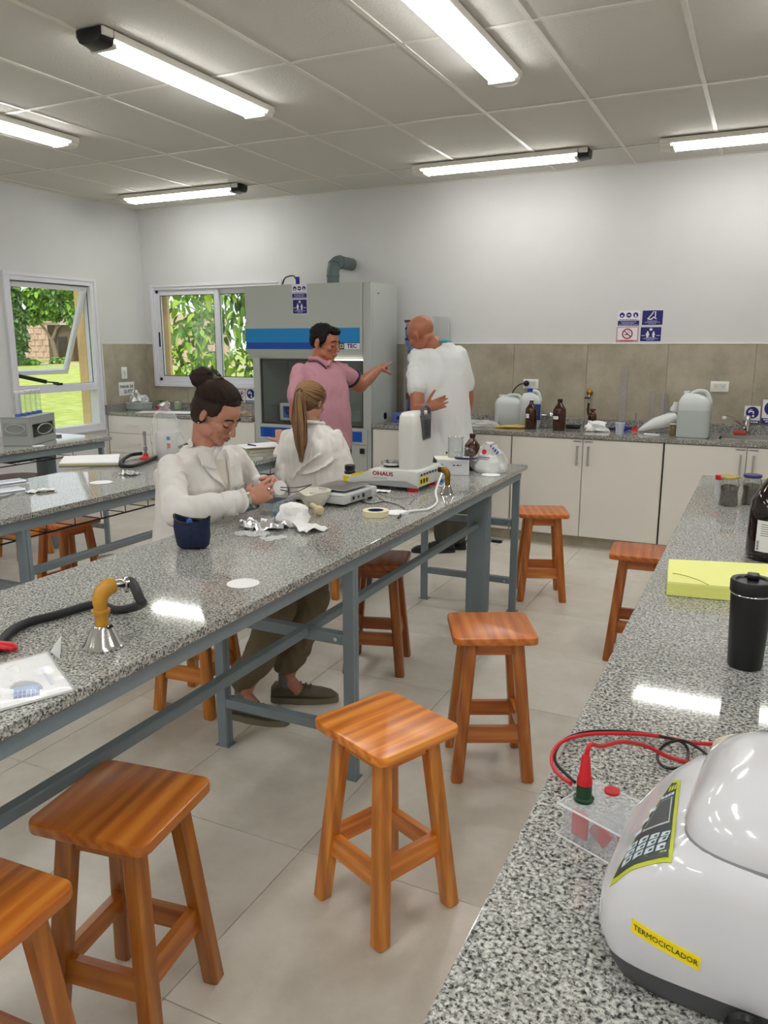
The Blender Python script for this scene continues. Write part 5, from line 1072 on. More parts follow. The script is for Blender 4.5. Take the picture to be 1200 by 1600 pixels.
for k, (u, v, m_, lb, dg) in enumerate(((248, 643, mat('paper_pink', '#e3d8da'), 'pinkish sheet on the left worktop', 20), (275, 645, PAPER, 'white printed sheets on the left worktop, behind the seated woman', 12))):
    x, y = K(u, v); o = MB().box(-.15, .15, -.105, .105, 0, .003+k*.003).build('paper_sheet', m_, smooth=False); o.location = (x+.1*k, 6.15+.0*k, CZ+.0005+.004*k); o.rotation_euler = (0, 0, math.radians(dg)); tag(o, lb, 'paper')
x = -4.42; o = crumple(MB(), (.09, .05, .03), 9.3, 3, .6).build('packing_bag', film_mat('brown_film', '#b79a86', .6, .3), ang=20); o.location = (x, 6.2, CZ); tag(o, 'crumpled brownish clear wrapping on the left worktop beside the fume hood', 'wrapper')
# ---------------------------------------------------------------- right back worktop
t = thing('water_distiller', 'tall blue apparatus with clear column beside the fume hood', 'apparatus', (-2.78, 6.4, CZ))
MB().box(-.16, .02, -.12, .1, 0, .075, bevel=.006).build('base_unit', mat('base_blue_grey', '#6a7fc0', .4), t); MB().box(-.11, -.03, -.122, -.12, .02, .05).build('base_display', NAVY, t, smooth=False)
MB().box(-.06, .13, .02, .1, .075, .34, bevel=.01).build('lower_tank', mat('tank_blue', '#0d55b8', .3), t)
MB().box(-.06, .15, .0, .11, .34, .365, bevel=.004).build('shelf', WHITEP, t)
MB().box(-.05, .13, .02, .09, .37, .55, bevel=.01).build('mid_tank', mat('tank_blue', '#0d55b8', .3), t); MB().box(-.03, .15, .03, .1, .55, .76, bevel=.01).build('upper_tank', film_mat('tank_pale', '#a8cfe0', .55, .2), t)
MB().lathe([(.045, .36), (.045, .58), (.042, .58), (.042, .362)], (-.015, -.02, 0), 20).build('column', CLEAR, t)
MB().lathe([(.02, .60), (.035, .63), (.055, .68), (.055, .84), (.052, .84), (.05, .685), (.018, .61)], (-.01, -.03, 0), 22).build('funnel', film_mat('funnel_blue', '#7f95de', .4, .2), t)
for z in (.70, .79): MB().lathe([(.056, z), (.059, z+.002), (.059, z+.018), (.056, z+.02)], (-.01, -.03, 0), 22).build('ring_clamp', NAVY, t)
MB().lathe([(.022, .575), (.024, .58), (.024, .61), (.015, .615)], (-.01, -.03, 0), 16).build('valve', BLACK, t); MB().cyl((-.01, -.03, .61), (.06, .0, .63), .006).build('valve_arm', NAVY, t)
MB().box(-.085, -.075, -.02, .1, .075, .86).build('clear_side', CLEAR, t, smooth=False); MB().box(-.07, -.062, .0, .012, .075, .86).build('stand_rod', BRUSH, t); MB().box(-.085, -.03, -.02, .03, .852, .872).build('top_bracket', mat('bracket_brown', '#6a3d34'), t, smooth=False)
for z in (.22, .5): MB().ell((-.067, .005, z), (.012, .012, .035)).build('clip', mat('bracket_brown', '#6a3d34'), t)
MB().box(.12, .26, .14, .18, .6, .90).box(.15, .17, .13, .14, .6, .9).build('back_panel', film_mat('panel_clear', '#c9cdca', .5, .2), t, smooth=False)
BIGJ = [(0, 0), (.93, 0), (1, .03), (1, .66), (.93, .76), (.62, .86), (.34, .9), (.22, .92), (.22, 1)]
def jerry(label, x, y, w_, d_, hgt, deg, cap=None, off=.35, liquid=0, lab=False, m=None):
    t = thing('plastic_jug', label, 'jug', (x, y, CZ), math.radians(deg))
    b = MB(); rs = []
    se = lambda a, e=.42: (math.copysign(abs(math.cos(a))**e, math.cos(a)), math.copysign(abs(math.sin(a))**e, math.sin(a)))
    for z, s1, s2, dx in ((0, .93, .93, 0), (.02, 1, 1, 0), (.45, .985, .985, 0), (.70, 1, 1, 0), (.78, .97, .95, 0), (.87, .8, .72, -.05), (.94, .45, .5, -.22), (.955, .2, .3, -off), (1.0, .19, .29, -off)):
        rs.append([(w_/2*(se(a)[0]*s1+dx), d_/2*se(a)[1]*s2, hgt*z) for a in [2*PI*k/32+.05 for k in range(32)]])
    b.rings(rs).build('body', m or MILKY, t, ang=50)
    hx = .22*w_
    MB().tube([(-off*w_/2+w_*.10, 0, hgt*.93), (hx*.2, 0, hgt*1.0), (hx*1.4, 0, hgt*.98), (w_*.44, 0, hgt*.80), (w_*.46, 0, hgt*.7)], [.012, .014, .014, .016, .012], 12).build('handle', m or MILKY, t)
    if cap: MB().lathe([(.023, 0), (.024, .002), (.024, .024), (.02, .027), (0, .027)], (-off*w_/2, 0, hgt*.985), 20).build('cap', cap, t)
    return t
m_j = mat('jug_white', '#ccd2d2', .4)
jerry('big square white plastic canister under the outlet with the black plug', -1.93, 6.48, .24, .15, .25, 0, None, .6, m=m_j)
t = jerry('white plastic jug with a blue cap behind the brown bottle', -1.73, 6.40, .17, .12, .29, 10, mat('cap_navy', '#1c3fb0', .4), .1, m=m_j)
MB().box(.03, .087, -.0665, -.062, .06, .19, bevel=.001, seg=1).build('label', mat('label_navy', '#23407e'), t, smooth=False)
t = jerry('large clear-white jug half full of water on the worktop', -.45, 6.18, .225, .17, .335, -3, None, .55, m=mat('jug_clear_white', '#d3dada', .25, alpha=.93))
b = MB(); rs = []
for z in (.01, .03, .20): rs.append([(.1135*math.copysign(abs(math.cos(a))**.42, math.cos(a)), .0862*math.copysign(abs(math.sin(a))**.42, math.sin(a)), z) for a in [2*PI*k/32+.05 for k in range(32)]])
b.rings(rs).build('water_level', mat('jug_water', '#b7c1bf', .25), t, ang=50)
WCAP = mat('cap_white', '#e4e4de', .4)
t = amber_bottle('brown glass bottle with a white cap and paper label in front of the blue-capped jug', *K(829, 670), CZ, .047, .235, WCAP, (.38, .52), .014, .35)
t = amber_bottle('brown glass bottle with brown cap and paper label, right of the white-capped one', *K(873, 672), CZ, .051, .245, mat('cap_brown', '#2b150c', .4), (.36, .46), None, .5)
x, y = -1.245, 6.5; t = amber_bottle('small brown bottle with a red-brown cap near the gas tap', x, y, CZ, .035, .155, mat('cap_redbrown', '#6a1a1e', .4), (.25, .42), .024, .5)
t = thing('petri_dish', 'clear glass petri dish between the two tall brown bottles', 'dish', (-1.59, 6.36, CZ)); MB().lathe([(0, 0), (.05, 0), (.05, .02), (.048, .02), (.048, .003), (0, .002)], (0, 0, .001), 28).build('glass', GLASS, t); MB().lathe([(.052, .012), (.052, .032), (.05, .034), (0, .034)], (0, 0, 0), 28).build('lid', GLASS, t)
t = thing('chrome_clamp', 'chrome clamp knob behind the petri dish', 'clamp', (-1.60, 6.56, CZ)); MB().lathe([(0, 0), (.02, .002), (.008, .01), (.008, .06), (0, .06)], (0, 0, 0), 14).ell((0, 0, .08), (.035, .03, .035)).cyl((-.01, 0, .08), (-.075, 0, .08), .012).build('knob', CHROME, t)
x, y = K(843+58, 668); o = MB().box(-.055, .055, -.035, .035, 0, .032, bevel=.012).build('black_box', BLACK); o.location = (-1.375, 6.40, CZ); tag(o, 'small black oval box on the worktop right of the brown bottles', 'box')
t = thing('gas_tap', 'brass and black gas tap on the wall with a hanging hose', 'tap', (-1.30, YB-.008, 1.115))
MB().lathe([(.022, 0), (.024, .01), (.024, .03), (.014, .04)], (0, 0, .04), 16, axis=(0, -1, 0)).ell((0, -.03, .045), (.024, .018, .028)).build('tap_body', BRASS, t); MB().box(-.035, .01, -.05, -.038, -.006, .008, bevel=.003).build('lever', BLACK, t); MB().cyl((0, -.035, .03), (0, -.035, -.05), .01, n=12).build('outlet', CHROME, t)
tag(MB().tube([(-1.30, YB-.045, 1.075), (-1.30, YB-.05, 1.0), (-1.26, YB-.08, .93), (-1.17, YB-.16, .892), (-1.08, YB-.22, .89), (-.98, YB-.2, .892), (-.93, YB-.17, .895)], .0095, 10).build('rubber_hose', RUBBER), 'black hose from the wall gas tap lying across the worktop', 'hose')
o = crumple(MB(), (.075, .045, .045), 6.6, 3, .8).build('crumpled_tissue', CREASE, ang=20); o.location = (-1.16, 6.27, CZ); tag(o, 'crumpled white tissue on the worktop before the small brown bottle', 'tissue')
t = thing('bunsen_burner', 'small bunsen burner on a red foot on the worktop before the wall', 'burner', (-.90, 6.47, CZ)); MB().lathe([(0, 0), (.035, 0), (.03, .01), (.012, .02), (.01, .035), (0, .036)], (0, 0, 0), 18).build('base', REDP, t); MB().lathe([(.006, .03), (.007, .05), (.007, .14), (0, .14)], (0, 0, 0), 12).build('tube', BRUSH, t)
o = crumple(MB(), (.055, .03, .022), 4.6, 2, .6).build('blue_pouch', mat('blue_cloth', '#1f2fa0', .6)); o.location = (-1.0, 6.43, CZ); tag(o, 'crumpled dark blue cloth behind the plastic cup', 'cloth')
t = thing('plastic_cup', 'small clear plastic cup on the worktop edge', 'cup', (-.965, 6.13, CZ)); MB().lathe([(0, 0), (.027, 0), (.034, .085), (.037, .086), (.0355, .088), (.032, .085), (.025, .003), (0, .003)], (0, 0, 0), 24).build('cup', film_mat('cup_film', '#d5dbe0', .45, .3), t)
for x, y, hh, r, lb in ((-1.02, 6.57, .46, .026, 'tallest clear measuring cylinder against the wall tiles'), (-.80, 6.58, .30, .02, 'left one of two shorter clear measuring cylinders'), (-.715, 6.58, .29, .02, 'right one of two shorter clear measuring cylinders')):
    t = thing('measuring_cylinder', lb, 'cylinder', (x, y, CZ), 0, 'clear measuring cylinders'); MB().lathe([(0, 0), (r*1.8, 0), (r*1.8, .006), (r, .012), (r, hh), (r*.93, hh), (r*.93, .014), (0, .013)], (0, 0, 0), 20).build('tube', film_mat('cylinder_lilac', '#b9b6c9', .07, .15), t)
    for k in range(6): MB().box(-.008, .008, -r-.001, -r-.0002, hh*(.25+.1*k), hh*(.25+.1*k)+.002).build('mark', mat('mark_violet', '#5a5296'), t, smooth=False)
# reclining wash bottle, jar, sheet
t = thing('wash_bottle', 'white soft plastic wash bottle lying against the big water jug', 'bottle', (-.72, 6.38, CZ))
MB().tube([(-.14, -.04, .012), (-.10, -.03, .03), (-.02, 0, .065), (.08, .02, .10), (.13, .03, .125)], [.008, .03, .06, .07, .055], 18, flat=.8).build('body', mat('wash_white', '#d9dcda', .4), t); MB().lathe([(.03, 0), (.032, .02), (.02, .05), (.02, .07), (0, .072)], (.105, .02, .165), 16, axis=(.2, 0, 1)).build('cap', mat('wash_white', '#d9dcda', .4), t)
for v in t.children[0].data.vertices: v.co.z = max(v.co.z, .001)
jar('small jar of brown powder with a white lid before the wash bottle', -.592, 6.245, CZ, .03, .085, mat('brown_powder', '#86662f', .8), WCAP, .85)
o = MB().box(-.055, .055, -.02, .02, 0, .006).build('white_block', PAPER, smooth=False); o.location = (-.74, 6.2, CZ+.0005); tag(o, 'thin white strip lying before the wash bottle', 'strip')
GLV = mat('yellow_rubber', '#d3b35a', .6)
for k, (x, y, dg, lb) in enumerate(((-1.86, 6.2, 10, 'yellow rubber glove lying on the worktop, the nearer one'), (-1.80, 6.26, -15, 'yellow rubber glove under the canister, the farther one'))):
    t = thing('rubber_glove', lb, 'glove', (x, y, CZ), math.radians(dg)); b = MB().ell((0, 0, .014), (.06, .035, .013))
    for j in range(4): b.tube([(-.03, -.02+j*.013, .012), (-.10+.006*j, -.028+j*.018, .010)], [.010, .008], 8, k=0)
    b.tube([(.0, .02, .012), (-.04, .05, .010)], [.011, .008], 8, k=0).tube([(.03, 0, .013), (.11, .01, .012)], [.028, .03], 12, k=0, flat=.4)
    o = b.build('glove', GLV, t)
    for v in o.data.vertices: v.co.z = max(v.co.z, .001)
    t.location.z = CZ+k*.0
o = crumple(MB(), (.14, .09, .03), 7.7, 3, .6).build('plastic_bag', BAGM, ang=20); o.location = (-2.12, 6.25, CZ); tag(o, 'crumpled clear plastic bag on the worktop beside the bald man', 'bag')
t = thing('dropper_bottle', 'small round beaker with yellow liquid left of the gloves', 'beaker', (-2.0, 6.33, CZ)); MB().lathe([(0, 0), (.03, 0), (.03, .035), (.028, .035), (.028, .003), (0, .003)], (0, 0, 0), 18).build('glass', GLASS, t); MB().lathe([(0, .004), (.027, .004), (.027, .015), (0, .015)], (0, 0, 0), 18).build('contents', mat('yellow_liquid', '#c9c06a', .3), t)
# ---------------------------------------------------------------- right bench
jar('glass jar of grey soil with a gold lid, far end of right bench', *T(1137, 789), TZ, .040, .125, SOIL, mat('lid_gold', '#c9b06a', .3, metal=.7), .68, 'soil jars', True)
x, y = T(1172, 787); jar('glass jar of grey soil with dark blue lid behind the big bottle', x, y, TZ, .040, .125, SOIL, mat('lid_navy', '#2a2d6e', .35), .68, 'soil jars', True)
t = at_px('sample_tube', 'small clear tube with a red cap beside the gold-lidded jar', 'tube', 1122, 774); MB().lathe([(0, 0), (.016, 0), (.017, .08), (.015, .08), (.014, .003), (0, .003)], (0, 0, 0), 18).build('tube', film_mat('cup_film', '#d5dbe0', .45, .3), t); MB().lathe([(.0185, .074), (.0185, .094), (0, .095)], (0, 0, 0), 18).build('cap', REDP, t)
x, y = T(1204, 872)
TEAL = mat('cap_teal', '#1fa6ba', .35)
t = thing('amber_bottle', 'big brown glass bottle with a teal cap at the right edge', 'bottle', (x, y, TZ)); r = .078
MB().lathe([(0, 0), (r*.9, 0), (r*.98, .008), (r, .03), (r*.985, .15), (r*.93, .19), (r*.7, .225), (r*.42, .26), (r*.3, .285), (r*.28, .33), (0, .331)], (0, 0, 0), 40).build('body', mat('amber_dark', '#1b0c05', .06, coat=.5), t)
MB().lathe([(.029, .285), (.031, .287), (.031, .296), (.026, .298), (.025, .34), (.022, .345), (0, .345)], (0, 0, 0), 28).build('cap', TEAL, t)
def curved_label(b, r0, a0, a1, z0, z1, th=.0008, n=14):
    b.rings([[((r0+q_)*math.cos(a), (r0+q_)*math.sin(a), z_) for q_, z_ in ((0, z0), (th, z0), (th, z1), (0, z1))] for a in [a0+(a1-a0)*k/n for k in range(n+1)]]); return b
curved_label(MB(), r+.0006, math.radians(-128), math.radians(-60), .035, .135).build('label', PAPER, t)
for k in range(6): curved_label(MB(), r+.0014, math.radians(-118), math.radians(-118+[30, 38, 26, 34, 20, 30][k]), .122-k*.007, .1235-k*.007, .0004).build('print', DARKTXT, t)
for k in range(9): curved_label(MB(), r+.0014, math.radians(-125), math.radians(-120), .04+k*.0035, .0415+k*.0035 if k % 3 else .0425+k*.0035, .0004, 3).build('barcode_bar', DARKTXT, t)
# yellow pad of paper
q = [T(1041, 930), T(1240, 948), T(1240, 903), T(1043, 893)]
YP = mat('yellow_paper', '#f4f69a', .75); YP2 = mat('yellow_paper_edge', '#e8ec84', .8)
t = thing('paper_pad', 'thick stack of pale yellow paper on the right bench behind the black tumbler', 'paper stack', (-.1, 2.28, TZ)); M0 = Matrix.Translation((.1, -2.28, -TZ))
for k in range(6): quadslab(MB(), q, TZ+.001+k*.0065, TZ+.0071+k*.0065, .003*(k % 3)).xf(M0).build('paper_layer', YP2 if k < 5 else YP, t, smooth=False)
tag(MB().tube([Vector((*on(2, TZ+.045, u, v)[:2], TZ+.0435)) for u, v in ((1051, 895), (1068, 898), (1090, 905), (1107, 913))], .0012, 6).build('rubber_band', mat('band_olive', '#a59a3a')), 'thin olive rubber band lying on the yellow paper stack', 'band')
# tumbler
t = at_px('travel_tumbler', 'tall matt black travel tumbler on the right bench', 'tumbler', 1163, 1040)
MB().lathe([(0, 0), (.033, 0), (.035, .004), (.041, .155), (.041, .163)], (0, 0, 0), 40).build('body', mat('matt_black', '#17171a', .38), t); MB().lathe([(.0412, .163), (.0418, .164), (.0412, .1655)], (0, 0, 0), 40).build('steel_ring', CHROME, t)
MB().lathe([(.041, .166), (.0435, .168), (.044, .19), (.042, .194), (.034, .193), (.030, .189), (0, .188)], (0, 0, 0), 40).build('lid', BLACK, t); MB().box(-.012, .012, .012, .038, .189, .2, bevel=.003).build('flip_tab', BLACK, t)
# thermocycler
TW = mat('glossy_white_shell', '#cfcfd4', .12, coat=.6)
t = thing('thermal_cycler', 'glossy white instrument with keypad and yellow label in the bottom right corner', 'instrument', (-.112, .757, TZ), math.radians(-4)); t_tc = t
def superring(x0, x1, y0, y1, z, e=.35, n=56):
    cx, cy, a_, c_ = (x0+x1)/2, (y0+y1)/2, (x1-x0)/2, (y1-y0)/2
    return [(cx+a_*math.copysign(abs(math.cos(q_))**e, math.cos(q_)), cy+c_*math.copysign(abs(math.sin(q_))**e, math.sin(q_)), z) for q_ in [2*PI*k/n for k in range(n)]]
WD, LN = .255, .40
MB().rings([superring(.012, LN, .012, WD-.01, .002, .3), superring(.004, LN, .004, WD-.004, .02, .3), superring(0, LN, 0, WD, .038, .3)]).build('base', mat('instrument_dark_grey', '#4b4d50', .5), t, ang=50)
def topz(x):   # height of the shell crest along the length
    pts_ = ((0, .105), (.015, .125), (.03, .145), (.065, .175), (.10, .182), (.4, .18))
    for (a_, b_), (c_, d_) in zip(pts_, pts_[1:]):
        if x <= c_: s_ = (x-a_)/(c_-a_); return b_+(d_-b_)*max(0, s_)
    return .18
rs = [superring(-.001, LN, -.001, WD+.001, .036, .3), superring(-.008, LN, -.006, WD+.006, .06, .3), superring(-.007, LN, -.005, WD+.005, .095, .32)]
for f_, in_, e_ in ((.60, .002, .33), (.86, .007, .36), (.97, .016, .4), (1.0, .034, .45), (1.0, .07, .5), (1.0, .11, .6)):
    R_ = superring(in_-.006, LN-in_, in_-.004, WD-in_+.004, 0, e_); rs.append([(x, y, .095+(topz(x)-.095)*f_) for x, y, z in R_])
MB().rings(rs).build('shell', TW, t, ang=60); shell = COL.objects[-1] if False else t.children[-1]
bvh = None
def bvh_of(o): me = o.data; return BVHTree.FromPolygons([v.co.copy() for v in me.vertices], [tuple(p.vertices) for p in me.polygons])
bvh = bvh_of(shell)
def project_patch(bv, poly, fn, direction, off, th, name, m, parent, res=10):
    """poly: 4 corners laid on a surface by rays along direction; cells that miss the surface are left out"""
    b = MB(); A, B_, C_, D_ = [Vector(p) for p in poly]; d = Vector(direction).normalized(); top = []; low = []; ok = []
    for i in range(res+1):
        r0 = []; r1 = []; r2 = []
        for j in range(res+1):
            p2 = A.lerp(B_, i/res).lerp(D_.lerp(C_, i/res), j/res); o_ = Vector(fn(*p2)); h_ = bv.ray_cast(o_, d)
            q_, n_ = (h_[0], h_[1]) if h_[0] else (o_, -d)
            if n_.dot(d) > 0: n_ = -n_
            r0.append(q_+n_*off); r1.append(q_+n_*(off+th)); r2.append(bool(h_[0]))
        low.append(r0); top.append(r1); ok.append(r2)
    V = {}
    def v(k, i, j):
        if (k, i, j) not in V: V[k, i, j] = b.bm.verts.new((top if k else low)[i][j])
        return V[k, i, j]
    C = {(i, j) for i in range(res) for j in range(res) if ok[i][j] and ok[i+1][j] and ok[i][j+1] and ok[i+1][j+1]}
    for i, j in C:
        b.bm.faces.new((v(1, i, j), v(1, i+1, j), v(1, i+1, j+1), v(1, i, j+1))); b.bm.faces.new((v(0, i, j), v(0, i, j+1), v(0, i+1, j+1), v(0, i+1, j)))
        for (a0, a1, a2, a3, nb) in ((i, j, i+1, j, (i, j-1)), (i+1, j, i+1, j+1, (i+1, j)), (i+1, j+1, i, j+1, (i, j+1)), (i, j+1, i, j, (i-1, j))):
            if nb not in C: b.bm.faces.new((v(1, a0, a1), v(0, a0, a1), v(0, a2, a3), v(1, a2, a3)))
    return b.build(name, m, parent)
UP = lambda x, y: (x, y, .5)
KG = mat('panel_charcoal', '#3c4347', .35); KY = mat('panel_lime_edge', '#b9c33a', .4); KB = mat('key_pale_blue', '#c6d6de', .4)
DN = (0, 0, -1)
# keypad strip: wide end near the camera, tip at the far side
project_patch(bvh, ((.0085, .020), (.070, .007), (.050, .185), (.040, .190)), UP, DN, .0004, .0006, 'panel_edge', KY, t, 16)
project_patch(bvh, ((.0115, .025), (.066, .012), (.047, .179), (.041, .184)), UP, DN, .0011, .0005, 'keypad_panel', KG, t, 16)
project_patch(bvh, ((.0285, .080), (.0560, .078), (.0490, .140), (.0355, .142)), UP, DN, .0017, .0004, 'display_edge', mat('edge_silver', '#b8bcc0', .3), t, 8)
project_patch(bvh, ((.0300, .083), (.0545, .081), (.0478, .138), (.0365, .1395)), UP, DN, .0022, .0004, 'display', mat('lcd_grey', '#50575a', .25), t, 8)
for r_ in range(4):
    for c_ in range(3):
        x0 = .0185+r_*.0112; y0 = .030-r_*.0022+c_*.0135
        project_patch(bvh, ((x0, y0), (x0+.0082, y0), (x0+.0082, y0+.0098), (x0, y0+.0098)), UP, DN, .0017, .0006, 'key', KB, t, 2)
        project_patch(bvh, ((x0+.004, y0+.002), (x0+.0072, y0+.002), (x0+.0072, y0+.0055), (x0+.004, y0+.0055)), UP, DN, .0024, .0002, 'key_print', KG, t, 1)
for k, y0 in enumerate((.083, .104, .124)): project_patch(bvh, ((.0205+k*.0035, y0), (.0265+k*.0035, y0), (.0265+k*.0035, y0+.008), (.0205+k*.0035, y0+.008)), UP, DN, .0017, .0006, 'key', KB, t, 2)
for k in range(4): project_patch(bvh, ((.036+k*.0035, .146), (.0385+k*.0035, .146), (.0385+k*.0035, .152), (.036+k*.0035, .152)), UP, DN, .0017, .0004, 'led', KB, t, 1)
for k in range(3): project_patch(bvh, ((.041+k*.003, .160), (.043+k*.003, .160), (.043+k*.003, .172), (.041+k*.003, .172)), UP, DN, .0017, .0004, 'panel_print', KY, t, 1)
# label on the near side
SD = lambda x, z: (x, -.2, z)
project_patch(bvh, ((.037, .080), (.106, .066), (.106, .081), (.037, .095)), SD, (0, 1, 0), .0003, .0006, 'yellow_sticker', YELP, t, 12)
b = text_bm('TERMOCICLADOR', .0085, .0001, bold=0, sx=.92)
for v in b.verts:
    x = .0715+v.co.x; z = .0805-v.co.x*.203+v.co.y; h_ = bvh.ray_cast(Vector((x, -.2, z)), Vector((0, 1, 0))); v.co = Vector((x, (h_[0].y if h_[0] else 0)-.0016-v.co.z, z))
me = bpy.data.meshes.new('lettering'); b.to_mesh(me); me.materials.append(DARKTXT); o = bpy.data.objects.new('lettering', me); COL.objects.link(o); o.parent = t
# lid dome
rs = []
for z, i_, e_ in ((.172, 0, .42), (.186, -.002, .42), (.205, .004, .42), (.225, .018, .45), (.242, .04, .5), (.252, .07, .55), (.255, .1, .6)):
    rs.append(superring(.072+i_*1.0, LN-i_*.3-.01, .012+i_*.75, WD-.012-i_*.75, z, e_))
MB().rings(rs).build('lid', TW, t, ang=60)
MB().rings([superring(.0705, LN-.008, .0105, WD-.0105, .170, .42), superring(.0705, LN-.008, .0105, WD-.0105, .1825, .42)]).build('lid_seam', mat('seam_grey', '#8d8d92', .5), t, ang=60)
MB().lathe([(.018, 0), (.02, .004), (.018, .010), (.010, .012), (0, .012)], (.152, -.008, .022), 20, axis=(0, -1, 0)).build('round_latch', BLACK, t)
# electrophoresis box and leads
t = thing('clear_gel_box', 'clear plastic gel box with red and green terminals behind the white instrument', 'gel box', (-.11, 1.006, TZ), math.radians(-24))
GB = film_mat('gel_box_clear', '#dfe4e8', .13, .08)
b = MB()
for q_ in ((-.085, .085, -.040, -.037, .002, .048), (-.085, .085, .037, .040, .002, .048), (-.085, -.082, -.037, .037, .002, .048), (.082, .085, -.037, .037, .002, .048), (-.085, .085, -.040, .040, 0, .003), (-.04, -.037, -.042, .042, .003, .04), (.037, .04, -.042, .042, .003, .04)): b.box(*q_)
b.build('tank', GB, t, smooth=False)
MB().box(-.09, .09, -.045, .045, .048, .051, bevel=.001, seg=1).build('lid', GB, t, smooth=False)
rim = [(-.09, -.045, .05), (.09, -.045, .05), (.09, .045, .05), (-.09, .045, .05), (-.09, -.045, .05)]
for zz in (.05, .002): MB().tube([(a, c, zz) for a, c, _ in rim], .0016, 6, k=0).build('edge_rib', film_mat('rib_clear', '#f0f2f5', .45, .1), t)
MB().box(-.075, -.05, -.03, -.026, .004, .042).box(-.05, -.02, -.02, -.017, .004, .03, rot=Matrix.Rotation(.5, 3, 'Y')).box(-.02, .02, .0, .003, .004, .014).build('red_electrode', REDP, t, smooth=False)
for sx in (-.06, .05): MB().lathe([(0, 0), (.01, 0), (.01, .001), (0, .001)], (sx, -.02, .0035), 14).build('grey_dot', mat('dot_grey', '#8a8a98'), t)
MB().lathe([(.014, 0), (.0145, .004), (.011, .006), (.0105, .024), (0, .024)], (-.07, -.012, .051), 20).build('green_terminal', mat('terminal_green', '#0f3a22', .3), t)
MB().lathe([(.011, 0), (.011, .003), (0, .003)], (-.055, .035, .051), 16).build('red_terminal', REDP, t)
gb = t; Mg = Matrix.Translation((-.11, 1.006, TZ))@Matrix.Rotation(math.radians(-24), 4, 'Z')
pl = Mg@Vector((-.07, -.012, .0755))
t = thing('red_test_lead', 'red test lead plugged into the green terminal of the gel box', 'cable', pl)
MB().lathe([(.0105, 0), (.011, .002), (.0105, .01), (.0085, .014), (.006, .042), (.004, .045)], (0, 0, 0), 18).build('plug', REDP, t)
def P3(u, v, z): return on(2, z, u, v)
pts = [pl+Vector((0, 0, .042)), pl+Vector((.004, .006, .058)), P3(940, 1166, .985), P3(972, 1159, .965), P3(1010, 1166, .935), P3(1045, 1183, .91), P3(1080, 1192, .89), P3(1115, 1192, .885), P3(1133, 1182, .885), P3(1133, 1168, .885), P3(1120, 1163, .885), P3(1085, 1161, .884), P3(1050, 1154, .884), P3(1010, 1148, .884), P3(960, 1146, .884), P3(915, 1148, .884), P3(880, 1158, .884), P3(864, 1175, .884), P3(863, 1195, .884), P3(875, 1212, .886), P3(892, 1224, .895)]
MB().tube([p-pl for p in pts], .0033, 10, k=6).build('cable', REDP, t)
pts = [P3(898, 1222, .89), P3(880, 1205, .88), P3(868, 1190, .878), P3(869, 1172, .878), P3(885, 1154, .878), P3(915, 1144, .878), P3(955, 1142, .878), P3(1000, 1145, .878), P3(1030, 1150, .885), P3(1062, 1158, .892), P3(1075, 1172, .884), P3(1070, 1194, .878), P3(1052, 1201, .878), P3(1034, 1196, .878), P3(1027, 1180, .88), P3(1040, 1163, .892), P3(1065, 1157, .895), P3(1090, 1168, .892), P3(1112, 1184, .894), P3(1130, 1192, .895)]
tag(MB().tube(pts, .0026, 8, k=6).build('black_test_lead', BLACK), 'thin black lead looped under the red test lead on the right bench', 'cable')
# beige thing behind the instrument
x, y = T(1150, 1215); o = MB().rings([superring(-.06, .06, -.07, .07, .001, .5), superring(-.06, .06, -.07, .07, .035, .5), superring(-.045, .045, -.055, .055, .05, .6)]).build('beige_case', mat('beige_plastic', '#cfc4ad', .5), ang=50); o.location = (x+.02, y+.0, TZ); tag(o, 'beige plastic case half hidden behind the white instrument', 'case')
tag(MB().box(-1.90, -1.78, 5.86, 5.90, .0, .018, bevel=.005).build('door_stop', BLACK), 'small black block on the floor beyond the middle bench', 'block')
# ---------------------------------------------------------------- people
def vz(*a): return Vector(a)
def remesh(b, name, m, parent, voxel, smooth=3, fold=None, base=None):
    bmesh.ops.recalc_face_normals(b.bm, faces=b.bm.faces)
    me = bpy.data.meshes.new('tmp'); b.bm.to_mesh(me); b.bm.free(); o = bpy.data.objects.new('tmp', me); COL.objects.link(o)
    md = o.modifiers.new('r', 'REMESH'); md.mode = 'VOXEL'; md.voxel_size = voxel; md.adaptivity = 0
    dg = bpy.context.evaluated_depsgraph_get(); m2 = bpy.data.meshes.new_from_object(o.evaluated_get(dg)); bpy.data.objects.remove(o); bpy.data.meshes.remove(me)
    c = bmesh.new(); c.from_mesh(m2)
    for _ in range(smooth): bmesh.ops.smooth_vert(c, verts=c.verts, factor=.5, use_axis_x=True, use_axis_y=True, use_axis_z=True)
    if fold:
        c.normal_update(); amp, sc, st, seed = fold
        for v in c.verts:
            p = v.co; q = Vector((p.x*sc*st[0], p.y*sc*st[1], p.z*sc*st[2]))+Vector((seed, seed, 0))
            n_ = noise.noise(q)+.5*noise.noise(q*2.1); v.co = p+v.normal*(amp*(abs(n_)*2-.5))
        bmesh.ops.smooth_vert(c, verts=c.verts, factor=.5, use_axis_x=True, use_axis_y=True, use_axis_z=True)
    if base is not None:
        for v in c.verts: v.co -= base
    c.to_mesh(m2); c.free(); m2.name = name; m2.shade_smooth(); m2.materials.append(m)
    r = bpy.data.objects.new(name, m2); COL.objects.link(r); r.parent = parent; return r
def limb(b, P, R, n=14):
    P = [Vector(p) for p in P]
    for i in range(len(P)-1): b.cyl(P[i], P[i+1], R[i], R[i+1], n)
    for p, r in zip(P, R): b.ell(p, (r, r, r), n=12)
    return b
